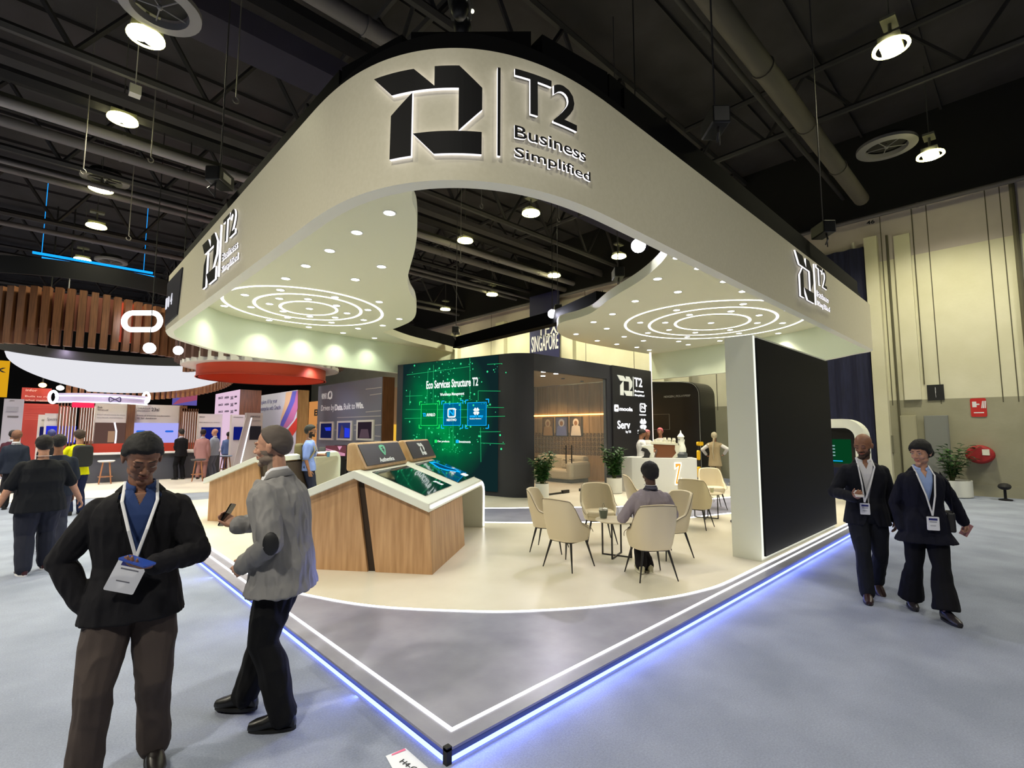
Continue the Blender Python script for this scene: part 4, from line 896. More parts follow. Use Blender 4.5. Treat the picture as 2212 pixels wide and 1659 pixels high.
o = q.build('tissue_box', [mat('green_box', (70, 84, 60), 0.6), mat('paper', (225, 222, 210), 0.6)]); o.location = (T2P.x - 0.15, T2P.y + 0.12, HP + 0.5); props(o, 'small dark green box beside the red cup on the second table', 'box')
# ------------------------------------------------------------------ plants
def leafy(name, loc, h, rpot, hpot, nst, spread, lab, sd, col=(40, 78, 34), lsz=1.15):
    r_ = random.Random(sd); p = empty(name, loc, 0, lab, 'potted plant')
    MB().lathe([(rpot * .86, 0), (rpot, 0.02), (rpot, hpot), (rpot * .93, hpot), (rpot * .9, hpot - .04), (0.001, hpot - .04)], 28).build('pot', mat('pot_white', (226, 226, 218), 0.4), p, smooth=True)
    MB().lathe([(0.001, hpot - .035), (rpot * .9, hpot - .035), (rpot * .9, hpot - .06)], 16).build('soil', mat('soil', (52, 40, 30), 0.95), p)
    st_, lf = MB(), MB()
    for i in range(nst):
        a = r_.uniform(0, 2 * PI); hh = h * r_.uniform(0.55, 1.0); sp = spread * r_.uniform(0.2, 1.0)
        base = Vector((math.cos(a) * .04, math.sin(a) * .04, hpot - .05)); pts = [base + Vector((math.cos(a) * sp * (f ** 1.6), math.sin(a) * sp * (f ** 1.6), hh * f)) for f in np.linspace(0, 1, 7)]
        st_.tube(pts, [0.008 * (1 - 0.6 * f) for f in np.linspace(0, 1, 7)], 5)
        for k in range(13):
            f = 0.2 + 0.8 * k / 12 + r_.uniform(-.03, .03); f = min(f, 1); c = base + Vector((math.cos(a) * sp * (f ** 1.6), math.sin(a) * sp * (f ** 1.6), hh * f))
            b_ = r_.uniform(0, 2 * PI); L_ = lsz * r_.uniform(0.10, 0.17); w_ = L_ * 0.24; dr = Vector((math.cos(b_), math.sin(b_), r_.uniform(-.1, .7))).normalized(); sd_ = dr.cross(Vector((0, 0, 1))).normalized(); up = sd_.cross(dr)
            P = [c, c + dr * L_ * .35 + sd_ * w_ + up * .012, c + dr * L_ * .7 + sd_ * w_ * .8 + up * .005, c + dr * L_ - up * L_ * .22, c + dr * L_ * .7 - sd_ * w_ * .8 + up * .005, c + dr * L_ * .35 - sd_ * w_ + up * .012, c + dr * L_ * .35 - up * .004, c + dr * L_ * .7 - up * .014]
            lf.add(P, [(0, 1, 6), (1, 2, 7, 6), (2, 3, 7), (3, 4, 7), (4, 5, 6, 7), (5, 0, 6)], k % 3)
    st_.build('stems', mat('stem_green', (84, 96, 50), 0.7), p)
    lf.build('foliage', [mat('leaf_a', col, 0.45), mat('leaf_b', (58, 104, 46), 0.45), mat('leaf_c', (34, 62, 32), 0.5)], p)
    return p
leafy('potted_plant', (7.6, 6.35, HP), 0.82, 0.17, 0.40, 34, 0.30, 'leafy green plant in a white pot left of the glass door', 1)
leafy('potted_plant', (10.0, 5.85, HP), 0.9, 0.21, 0.42, 34, 0.32, 'leafy green plant in a wide white pot left of the coffee counter', 2)
leafy('potted_plant', (16.8, -0.62, 0), 1.15, 0.42, 0.46, 15, 0.7, 'loose leafy plant in a white pot beside the red hose reel', 5, (70, 84, 60), 1.3)
# ------------------------------------------------------------------ coffee counter
cc = empty('coffee_counter', (0, 0, 0), 0, 'white coffee counter with an orange lit letter Z', 'counter')
c0_, c1_, c2_ = Vector((10.55, 5.75, 0)), Vector((10.45, 5.25, 0)), Vector((11.35, 4.05, 0))
M_cnt = mat('counter_white', (214, 216, 214), 0.35)
poly = [(10.5, 5.95), (10.42, 5.55), (10.5, 5.2), (10.72, 4.9), (11.35, 4.1), (11.85, 4.5), (11.2, 5.4), (11.1, 5.95)]
MB().prism(poly, HP, 1.03).build('body', M_cnt, cc, bevel=0.01); MB().prism([(x, y) for x, y in poly], 1.03, 1.06).build('worktop', mat('worktop_white', (230, 232, 230), 0.2), cc)
CF = Frame((10.72, 4.9, 0), (0.619, -0.786, 0)); (u0, v1), (u1, v0) = CF.pix(1458, 1000, .01), CF.pix(1472, 1046, .01)
t = MB(); 
for poly_, d in (([(0, .86), (1, 1), (1, .9), (.35, .22), (.8, .24), (1, .34), (1, .1), (.2, 0), (0, .06), (.62, .78), (.25, .76), (.12, .66), (0, .66)], 1),):
    t.prism([(u0 + (u1 - u0) * x, v0 + (v1 - v0) * y) for x, y in [(-.08, 1.02), (1.08, 1.02), (1.08, .9), (.4, .16), (1.08, .3), (1.08, -.04), (-.08, -.04), (-.08, .1), (.55, .84), (-.08, .68)]], 0.0, 0.02, 0, T=CF)
    t.prism([(u0 + (u1 - u0) * x, v0 + (v1 - v0) * y) for x, y in [(.06, .97), (.94, .97), (.94, .88), (.3, .1), (.94, .22), (.94, .02), (.04, .02), (.04, .09), (.66, .88), (.06, .76)]], 0.02, 0.024, 1, T=CF)
t.build('letter_sign', [glow('neon_warm', (255, 236, 200), 3), mat('sign_orange', (216, 140, 52), 0.5, emit=0.6)], cc)
q = MB(); q.cyl((11.4, 4.02, HP), (11.4, 4.02, 0.75), 0.015); q.box(11.36, 11.44, 3.98, 4.06, 0.72, 0.78); q.cyl((11.4, 4.02, HP), (11.4, 4.02, HP + 0.015), 0.1)
props(q.build('rope_post', M_leg), 'thin black barrier post in front of the counter corner', 'post')
WZ = 1.06
def onc(px, py): return onz(px, py, WZ)
em = empty('espresso_machine', (0, 0, 0), 0, 'large brown and cream espresso machine with cups stacked on top of the counter', 'coffee machine')
EF = Frame(Vector((10.88, 5.08, WZ)), (0.619, -0.786, 0))
EF.M = Matrix([[EF.u.x * .62, 0, EF.n.x * .7, EF.o.x], [EF.u.y * .62, 0, EF.n.y * .7, EF.o.y], [0, .82, 0, WZ], [0, 0, 0, 1]])
MB().prism([(0.0, 0), (.85, 0), (.95, .12), (.9, .2), (1.0, .3), (.98, .42), (-.1, .46), (-.12, .38), (.1, .25)], -.4, 0.05, T=EF).build('body', mat('machine_brown', (110, 66, 40), 0.35, 0.2), em, bevel=.02)
MB().prism([(-.15, .46), (1.05, .42), (1.05, .48), (-.1, .54)], -.42, .08, T=EF).build('cup_tray', mat('machine_cream', (222, 220, 200), 0.4), em)
MB().prism([(.72, 0), (.95, .02), (1.08, .14), (1.02, .3), (1.1, .42), (.86, .42), (.84, .28), (.9, .16)], .05, .1, T=EF).build('side_panel', mat('machine_cream', (222, 220, 200), 0.4), em)
r_ = random.Random(4)
for i in range(5):
    for j in range(3):
        for l_ in range(2):
            if l_ == 1 and (i < 2 or j == 0): continue
            q = MB(); q.lathe([(0.045, 0), (0.04, 0.01), (0.03, 0.065), (0.001, 0.065)], 12, cap=False); o = q.build('cup', mat('machine_cream', (222, 220, 200), 0.4)); o.location = EF((.05 + i * .2, .53 + l_ * .085 - i * .008, -.35 + j * .15))
            props(o, 'cream cup stacked upside down on top of the espresso machine', 'cup', 'cups on the espresso machine')
gr_ = empty('coffee_grinder', (0, 0, 0), 0, 'small white and black coffee grinder at the left end of the counter', 'grinder')
GF = Frame(Vector((10.62, 5.35, WZ)), (0.5, -0.866, 0)); GF.M = Matrix([[GF.u.x, 0, GF.n.x, GF.o.x], [GF.u.y, 0, GF.n.y, GF.o.y], [0, 1, 0, WZ], [0, 0, 0, 1]])
MB().prism([(.1, 0), (.32, 0), (.32, .36), (.0, .34), (0, .28), (.12, .26), (.16, .1)], -.15, .1, T=GF).build('body', M_white, gr_, bevel=.01)
MB().prism([(0.0, 0), (.2, 0), (.24, .12), (.16, .24), (0.02, .27), (-.02, .2), (.08, .16), (.06, .04)], -.1, .12, T=GF).build('spout', M_black, gr_)
dl_ = empty('coffee_pot', (11.35, 4.55, WZ), 0, 'tall white Arabic coffee pot standing on a dark warmer', 'coffee pot')
MB().lathe([(.001, 0), (.16, 0), (.17, .1), (.13, .16), (.001, .16)], 20).build('warmer', mat('warmer_dark', (50, 56, 60), 0.4), dl_)
MB().lathe([(.001, .16), (.13, .16), (.135, .24), (.10, .36), (.07, .46), (.085, .56), (.1, .58), (.06, .64), (.02, .69), (.012, .75), (.001, .76)], 24).build('pot', M_white, dl_, smooth=True)
MB().tube([(-.07, 0, .5), (-.15, 0, .52), (-.17, 0, .42), (-.1, 0, .3)], .012, 6).build('handle', mat('pewter', (130, 130, 134), 0.4, .5), dl_)
MB().tube([(.09, 0, .3), (.17, 0, .4), (.2, 0, .5)], [.02, .014, .01], 6).build('spout', M_white, dl_)
# ------------------------------------------------------------------ right: neighbouring items against the hall wall
ak = empty('screen_arch', (0, 0, 0), 0, 'white rounded arch frame with a dark green screen at far right of the stand', 'screen stand')
AF = Frame((12.6, 3.4, 0), (0, -1, 0))
prof = [(0, HP), (0, 2.1), (2.45, 2.1)] + [(2.45 + .45 * math.sin(a), 1.65 + .45 * math.cos(a)) for a in np.linspace(0, PI / 2, 8)[1:]] + [(2.9, HP), (2.68, HP), (2.68, 1.65)] + [(2.45 + .23 * math.sin(a), 1.65 + .23 * math.cos(a)) for a in np.linspace(PI / 2, 0, 7)[1:]] + [(0.2, 1.88), (.2, HP)]
MB().prism(prof, -.5, 0, T=AF).build('arch', M_white, ak)
MB().box(.2, 2.66, .9, 1.87, -.3, -.25, T=AF).build('screen', mat('screen_dark2', (14, 14, 16), 0.2), ak)
t = MB(); t.box(1.5, 2.55, 1.0, 1.6, -.248, -.245, 0, T=AF)
for r2 in range(4): t.box(1.85, 2.2, 1.42 - r2 * .08, 1.45 - r2 * .08, -.245, -.242, 1, T=AF)
t.box(1.9, 2.35, 1.05, 1.07, -.245, -.242, 2, T=AF); t.build('screen_graphics', [glow('arch_green', (6, 60, 30), 1), glow('arch_text', (150, 190, 190), .8), CY], ak)
MB().box(12.05, 12.1, .5, 2.9, HP, .8).build('x', M_white) if False else None
nx = empty('neighbour_stand', (0, 0, 0), 0, 'tall black neighbouring stand with rounded corner and faint grey lettering', 'exhibition stand')
NF = Frame((15.4, 9.5, 0), (0, -1, 0))
prof = [(0, 0), (0, 3.78), (2.9, 3.62)] + [(3.15 + .45 * math.sin(a), 3.1 + .48 * math.cos(a)) for a in np.linspace(.2, PI / 2, 8)] + [(3.62, 0)]
MB().prism(prof, -1.2, 0, T=NF).build('block', mat('stand_black', (14, 14, 17), 0.35), nx)
pe = [(1.2, 3.72), (2.9, 3.60)] + [(3.15 + .42 * math.sin(a), 3.1 + .45 * math.cos(a)) for a in np.linspace(.2, PI / 2, 8)] + [(3.58, 0.3)]
MB().tube([NF((x, y, 0.01)) for x, y in pe], 0.014, 5).build('edge_line', mat('edge_grey', (120, 122, 120), .4), nx)
t = MB(); add_text(t, 'NEXGEN | POS-HYPERP', 2.2, 3.25, 3.02, 3.12, .002, .01, NF); t.build('lettering', mat('letter_grey', (150, 152, 152), .5), nx)
t = MB()
for a in ((1.2, 2.4, 2.42, 2.43), (1.2, 2.4, 1.85, 1.86), (2.39, 2.4, 1.85, 2.43)): t.box(*a, .0, .01, T=NF)
t.box(1.25, 1.55, 1.95, 2.3, .0, .006, T=NF); t.build('screen_outline', mat('edge_grey', (120, 122, 120), .4), nx)
q = MB(); q.box(0, .06, 0, .5, 0, .12); 
for y0, y1, x0, x1 in ((.95, 1.12, 3.02, 3.1), (.35, .6, 3.02, 3.1)): pass
ls_ = empty('luggage_stand', (13.2, 4.95, HP), 0, 'black stand with yellow grips beside the person in beige', 'stand')
q = MB(); q.box(-.02, .02, -.02, .02, 0, 1.3); q.box(-.3, .1, -.03, .03, 0, .04); q.box(-.05, .05, -.3, .3, 0, .04); q.build('frame', M_black, ls_)
q = MB(); [MB().prism(rrect(*a, .05), -.03, .03, axis='y').build('yellow_grip', mat('grip_yellow', (224, 176, 24), 0.5), ls_) for a in ((-.06, .06, .28, .62), (-.06, .06, .82, 1.12), (-.06, .3, 1.26, 1.38))]
M_navy = mat('navy_curtain', (22, 24, 52), 0.85, noise_c=(30, 34, 66), nscale=3, stretch=(1, 6, .6))
def curtain(name, x, y0, y1, z0, z1, lab):
    t = MB(); n = max(8, int((y1 - y0) / 0.09)); fr = [(x + 0.05 * math.sin(k * 1.3), y0 + (y1 - y0) * k / n) for k in range(n + 1)]
    t.prism(fr + [(x + .12, y1), (x + .12, y0)], z0, z1); return props(t.build(name, M_navy), lab, 'curtain')
curtain('curtain', 17.3, 1.16, 4.55, 0, 7.75, 'tall navy blue curtain hanging against the hall wall behind the slab')
t = MB(); BFm = Frame((17.05, 0, 0), (0, -1, 0)); (u0, v1), (u1, v0) = BFm.pix(1145, 690), BFm.pix(1209, 762)
u0b, u1b = u0, u1
t.box(u0, u1, 2.0, v1 + 1.2, 0, .03, T=BFm); bn = t.build('banner', mat('banner_navy', (30, 32, 78), .7), empty('hall_banner', (0, 0, 0), 0, 'navy banner reading SINGAPORE on the hall wall', 'banner'))
for s, a, b_ in (('SINGAPORE', (1149, 728), (1207, 753)), ('TEX', (1163, 698), (1206, 722))):
    (a0, a1), (b0, b1) = BFm.pix(*a), BFm.pix(*b_); t = MB(); add_text(t, s, a0, b0, b1, a1, .03, .04, BFm, bold=.01); t.build('lettering', mat('banner_white', (222, 222, 228), .6), bn.parent)
# wall equipment
HF = Frame((WX, 0, 0), (0, -1, 0))
def wp(a, b_): (u0, v1), (u1, v0) = HF.pix(*a), HF.pix(*b_); return u0, u1, v0, v1
u0, u1, v0, v1 = wp((2002, 832), (2041, 864)); sg9 = empty('number_sign', (0, 0, 0), 0, 'black sign with a white 9 on the concrete wall', 'sign')
MB().box(u0, u1, v0, v1, 0, .03, T=HF).build('plate', M_black, sg9); t = MB(); add_text(t, '9', u0 + .2, u1 - .2, v0 + .07, v1 - .07, .03, .035, HF, bold=.03); t.build('numeral', mat('banner_white', (222, 222, 228), .6), sg9)
t = MB(); a = HF.pix(1872, 486); b_ = HF.pix(1889, 474); add_text(t, '46', a[0], b_[0], a[1], b_[1], .0, .01, HF, bold=.02); props(t.build('wall_number', M_black), 'black number 46 painted high on the hall wall', 'number')
t = MB(); a = HF.pix(1295, 633); b_ = HF.pix(1303, 627); add_text(t, '44', a[0], b_[0], a[1] - .1, b_[1], .0, .01, HF, bold=.02); props(t.build('wall_number', M_black), 'black number 44 painted high on the far hall wall', 'number')
u0, u1, v0, v1 = wp((2095, 861), (2133, 900)); fs_ = empty('fire_sign', (0, 0, 0), 0, 'red fire equipment sign on the concrete wall above the hose reel', 'sign')
MB().prism(rrect(u0, u1, v0, v1, .04), 0, .02, T=HF).build('plate', mat('sign_red', (190, 40, 36), .5), fs_)
t = MB(); t.box(u0 + .04, u0 + .13, v0 + .27, v0 + .43, .02, .024, T=HF); t.box(u0 + .13, u0 + .19, v0 + .33, v0 + .37, .02, .024, T=HF)
for k in range(3): t.prism([(u0 + .22 + k * .035, v0 + .24), (u0 + .245 + k * .035, v0 + .24), (u0 + .27 + k * .03, v0 + .44), (u0 + .25 + k * .03, v0 + .44)], .02, .024, T=HF)
t.box(u0 + .06, u1 - .06, v0 + .1, v0 + .13, .02, .024, T=HF); t.build('pictogram', mat('banner_white', (222, 222, 228), .6), fs_)['kind'] = 'stuff'
for a, b_, nm, lab, c_ in (((1945, 898), (1991, 1050), 'wall_cabinet', 'tall cream metal cabinet on the hall wall', (160, 156, 132)), ((1996, 898), (2061, 1056), 'wall_cabinet', 'tall grey metal cabinet right of the cream one', (122, 124, 122)), ((1892, 940), (1932, 978), 'switch_box', 'small grey switch box low on the hall wall', (120, 118, 100))):
    u0, u1, v0, v1 = wp(a, b_); cb = empty(nm, (0, 0, 0), 0, lab, 'cabinet' if 'cab' in nm else 'box'); d_ = .1
    MB().box(u0, u1, v0, v1, 0, d_, T=HF).build('body', mat(nm + str(c_[0]), c_, .6), cb, bevel=.01)
    MB().box(u0 + .03, u1 - .03, v0 + .03, v1 - .03, d_, d_ + .012, T=HF).build('door', mat(nm + str(c_[0]), c_, .6), cb); MB().box(u1 - .1, u1 - .07, (v0 + v1) / 2, (v0 + v1) / 2 + .1, d_ + .012, d_ + .03, T=HF).build('handle', M_steel, cb)
hr = empty('hose_reel', (0, 0, 0), 0, 'red fabric covered hose reel mounted on the hall wall', 'hose reel')
u0, u1, v0, v1 = wp((2085, 963), (2153, 1003)); t = MB(); cu, cv = (u0 + u1) / 2, v0 + .25
hw3 = (u1 - u0) / 2; pr = [(cu + hw3 * math.copysign(abs(math.cos(a)) ** 1.1, math.cos(a)), cv + (.27 if math.sin(a) > 0 else .24) * math.sin(a)) for a in np.linspace(0, 2 * PI, 25)[:-1]]
MB().prism(pr, 0, .3, T=HF).build('cover', mat('cover_red', (150, 24, 28), .6), hr, bevel=.06); MB().box(cu + .05, cu + .2, cv, cv + .16, .29, .31, T=HF).build('label_patch', mat('paper', (225, 222, 210), .6), hr)
for ya, yb, za, zb, r_ in ((-2.3, -2.3, 0.3, 8.7, .06), (1.45, 1.45, 2.0, 8.0, .05), (0.55, .55, 0, 8.0, .03), (-.1, -.1, 3.2, 8.7, .015)):
    props(MB().tube([(WX - r_ - .002, ya, za), (WX - r_ - .002, yb, zb)], r_, 8).build('conduit', M_pipe if r_ == .05 else mat('conduit_dark', (84, 80, 62), .7)), {.06: 'dark vertical drain pipe at the far right of the hall wall', .05: 'pale vertical conduit beside the navy curtain', .03: 'thin dark vertical pipe on the wall behind the walking couple', .015: 'thin hanging cable beside the number 9 sign'}[r_], 'pipe')
props(MB().tube([(WX - .06, 1.3, 3.3), (WX - .06, 1.3, 1.95)], .03, 8).build('light_tube', mat('tube_pale', (230, 215, 200), .5)), 'short pale pipe ending above the switch box', 'pipe')
fg = empty('floor_gadget', onz(2171, 1063, 0) * 0.88 + CAM * 0.12, 0, 'small black object on a stand on the carpet by the wall', 'gadget')
fg.location.z = 0
MB().lathe([(.001, 0), (.14, 0), (.14, .03), (.03, .05), (.03, .3), (.001, .3)], 12).build('base', M_black, fg); MB().ball((0, 0, .36), (.24, .14, .09), 10).build('head', M_black, fg, smooth=True)
# ------------------------------------------------------------------ rigging above the stand
bm_ = mat('drape_black', (20, 20, 22), .9)
def beam(name, pts, w_, h_, lab):
    t = MB(); pts = [Vector(p) for p in pts]
    for a, b_ in zip(pts, pts[1:]):
        d = (b_ - a).normalized(); n = Vector((-d.y, d.x, 0)) * w_ / 2; z = Vector((0, 0, h_)); t.add([a - n, b_ - n, b_ + n, a + n, a - n + z, b_ - n + z, b_ + n + z, a + n + z], [(0, 3, 2, 1), (4, 5, 6, 7), (0, 1, 5, 4), (2, 3, 7, 6), (1, 2, 6, 5), (0, 4, 7, 3)])
    return props(t.build(name, bm_), lab, 'truss')
beam('draped_truss', [(.35, 9.0, ZT), (.35, 2.1, ZT), (.55, 1.35, ZT), (1.3, .62, ZT), (2.1, .5, ZT), (11.9, .5, ZT)], .34, .62, 'black cloth covered truss along the top of the canopy fascia')
beam('draped_truss', [onz(828, 716, 4.74), onz(985, 752, 4.74), onz(1205, 700, 4.74), onz(1300, 662, 4.74)], .3, .36, 'black cloth covered truss crossing the back of the canopy opening')
cb0, cb1 = onx(742, 112, .42), ony(1338, 92, .42)
for (x, y, z0, px) in ((cb0.x, cb0.y, ZT, 0), (cb1.x, cb1.y, ZT, 1)):
    t = MB(); t.box(x - .13, x + .13, y - .13, y + .13, ZT, 5.2); props(t.build('truss_corner', bm_), ['black draped truss corner block at the left of the canopy front', 'black draped truss corner block at the right of the canopy front'][px], 'truss block')
def hoist(q, lab, ang=0.0):
    h = empty('chain_hoist', q, ang, lab, 'chain hoist', 'chain hoists above the canopy')
    MB().box(-.2, .2, -.11, .11, -.11, .11).build('motor', mat('hoist_black', (24, 24, 26), .5), h, bevel=.02)
    MB().box(.2, .204, -.07, .07, -.06, .06).box(-.1, .1, -.114, -.11, -.05, .05).build('label_plate', mat('paper', (225, 222, 210), .6), h)
    MB().tube([(0, 0, .1), (0, 0, 11.52 - q[2])], .012, 5).tube([(-.1, 0, -.1), (-.1, 0, -.35)], .01, 5).tube([(-.08, 0, -.1), (-.2, .05, -.25), (-.08, .02, -.3)], .014, 5).build('chain', M_steel, h)
for p, z, lab in (((1545, 266), 5.6, 'chain hoist with a white label above the right side of the canopy'), ((1778, 497), 5.4, 'chain hoist above the far right end of the canopy'), ((475, 386), 5.6, 'chain hoist above the left side of the canopy'), ((1335, 592), 5.3, 'chain hoist inside the canopy opening beside the right soffit'), ((985, 714), 5.15, 'chain hoist hanging over the draped truss corner in the opening'), ((1205, 668), 5.5, 'chain hoist above the lower white floodlight')):
    hoist(onz(p[0], p[1], z), lab, 0.8)
mh = onz(992, 30, 6.2)
mv = empty('moving_head_light', mh, .8, 'pair of black moving head lights hanging above the canopy front', 'stage light')
MB().box(-.22, .22, -.12, .12, .1, .5).build('housing', M_black, mv, bevel=.02); 
q = MB(); q.tube([(0, 0, .5), (0, 0, 5.2)], .015, 5); q.tube([(-.2, 0, .5), (-.2, 0, 5.2)], .008, 5); q.build('hanging_cable', M_steel, mv)
for s in (-1, 1): MB().ball((s * .12, -.02, -.04), (.09, .1, .14), 10).build('lamp_head', mat('head_black', (30, 30, 32), .4), mv, smooth=True); MB().ball((s * .1, -.13, .12), .022, 8).build('lens', glow('lens_small', (240, 240, 220), 1.5), mv)
def flood(q, lab, to, P=160, r=.13):
    f = empty('floodlight', q, 0, lab, 'floodlight', 'white floodlights on the trusses'); d = (Vector(to) - Vector(q)).normalized(); rot = d.to_track_quat('-Z', 'Y').to_matrix().to_4x4()
    MB().lathe([(.001, .12), (r * .7, .12), (r, 0), (r * .95, 0), (r * .6, .08), (.001, .08)], 18, T=rot).build('housing', M_black, f)
    MB().lathe([(.001, .005), (r * .93, .005), (r * .93, .02), (.001, .02)], 18, T=rot).build('lens', glow('flood_lens', (250, 248, 255), 60), f)
    MB().cyl((0, 0, .05), (0, 0, 11.5 - q[2]), .012, n=6).build('hanging_rod', M_black, f)
    spot('flood_beam', tuple(d * .03), P, (235, 235, 255), 110, .6, f, .1, to=tuple(d * 5))
CA = (1.5, 1.0, 1.5)
flood(onz(1379, 531, 4.95), 'bright white floodlight beside the canopy rim in the opening', (1.8, .2, 1.8), 240)
flood(onz(1193, 678, 5.0), 'bright white floodlight low in the canopy opening above the navy banner', (1.8, 1.0, 1.6), 240)
# ------------------------------------------------------------------ people
def nrm(v): v = Vector(v); return v.normalized() if v.length > 1e-9 else Vector((0, 0, 1))
def ik(a, c, l1, l2, pole):
    a, c = Vector(a), Vector(c); d = c - a; L_ = min(d.length, (l1 + l2) * 0.999); d = d.normalized(); c = a + d * L_
    x = (l1 * l1 - l2 * l2 + L_ * L_) / (2 * L_); h = math.sqrt(max(0, l1 * l1 - x * x)); p = Vector(pole); p = (p - d * p.dot(d)); p = p.normalized() if p.length > 1e-6 else d.orthogonal().normalized()
    return a + d * x + p * h, c
def remeshed(name, mb, mats, parent, vox, sm=3, fac=0.5, deform=None, pick=None, cut=None):
    me = bpy.data.meshes.new(name); me.from_pydata([tuple(v) for v in mb.v], [], mb.f); me.update()
    bm = bmesh.new(); bm.from_mesh(me); bmesh.ops.recalc_face_normals(bm, faces=bm.faces); bm.to_mesh(me); bm.free()
    o = bpy.data.objects.new(name, me); COL.objects.link(o)
    m = o.modifiers.new('r', 'REMESH'); m.mode = 'VOXEL'; m.voxel_size = vox
    if sm: s_ = o.modifiers.new('s', 'SMOOTH'); s_.factor = fac; s_.iterations = sm
    dg = bpy.context.evaluated_depsgraph_get(); dg.update(); me2 = bpy.data.meshes.new_from_object(o.evaluated_get(dg)); o.modifiers.clear(); o.data = me2; bpy.data.meshes.remove(me)
    me2.name = name; me2.materials.clear()
    for q in mats: me2.materials.append(q)
    n = len(me2.vertices)
    if n == 0: return o
    co = np.empty(n * 3); me2.vertices.foreach_get('co', co); co = co.reshape(-1, 3)
    if deform is not None:
        no = np.empty(n * 3); me2.vertex_normals.foreach_get('vector', no); no = no.reshape(-1, 3); co = deform(co, no); me2.vertices.foreach_set('co', co.ravel()); me2.update()
    pc = np.empty(len(me2.polygons) * 3); me2.polygons.foreach_get('center', pc); pc = pc.reshape(-1, 3)
    if pick is not None: me2.polygons.foreach_set('material_index', pick(pc).astype(np.int32))
    me2.polygons.foreach_set('use_smooth', np.ones(len(me2.polygons), bool))
    if cut is not None:
        k = cut(pc); bm = bmesh.new(); bm.from_mesh(me2); bm.faces.ensure_lookup_table(); bmesh.ops.delete(bm, geom=[bm.faces[i] for i in np.nonzero(k)[0]], context='FACES'); bm.to_mesh(me2); bm.free()
    if parent: o.parent = parent
    return o
def folds(amp, sc=9.0, seed=0.0, zs=0.45):
    "cloth creases: pushes the surface along its normals"
    def f(co, no):
        out = co.copy()
        for i in range(len(co)):
            p = Vector((co[i][0] * sc, co[i][1] * sc, co[i][2] * sc * zs + seed)); a = noise.noise(p) + 0.6 * noise.noise(p * 2.3)
            r = 1 - abs(a) * 2.2; out[i] += no[i] * (amp * (r if r > -0.5 else -0.5))
        return out
    return f
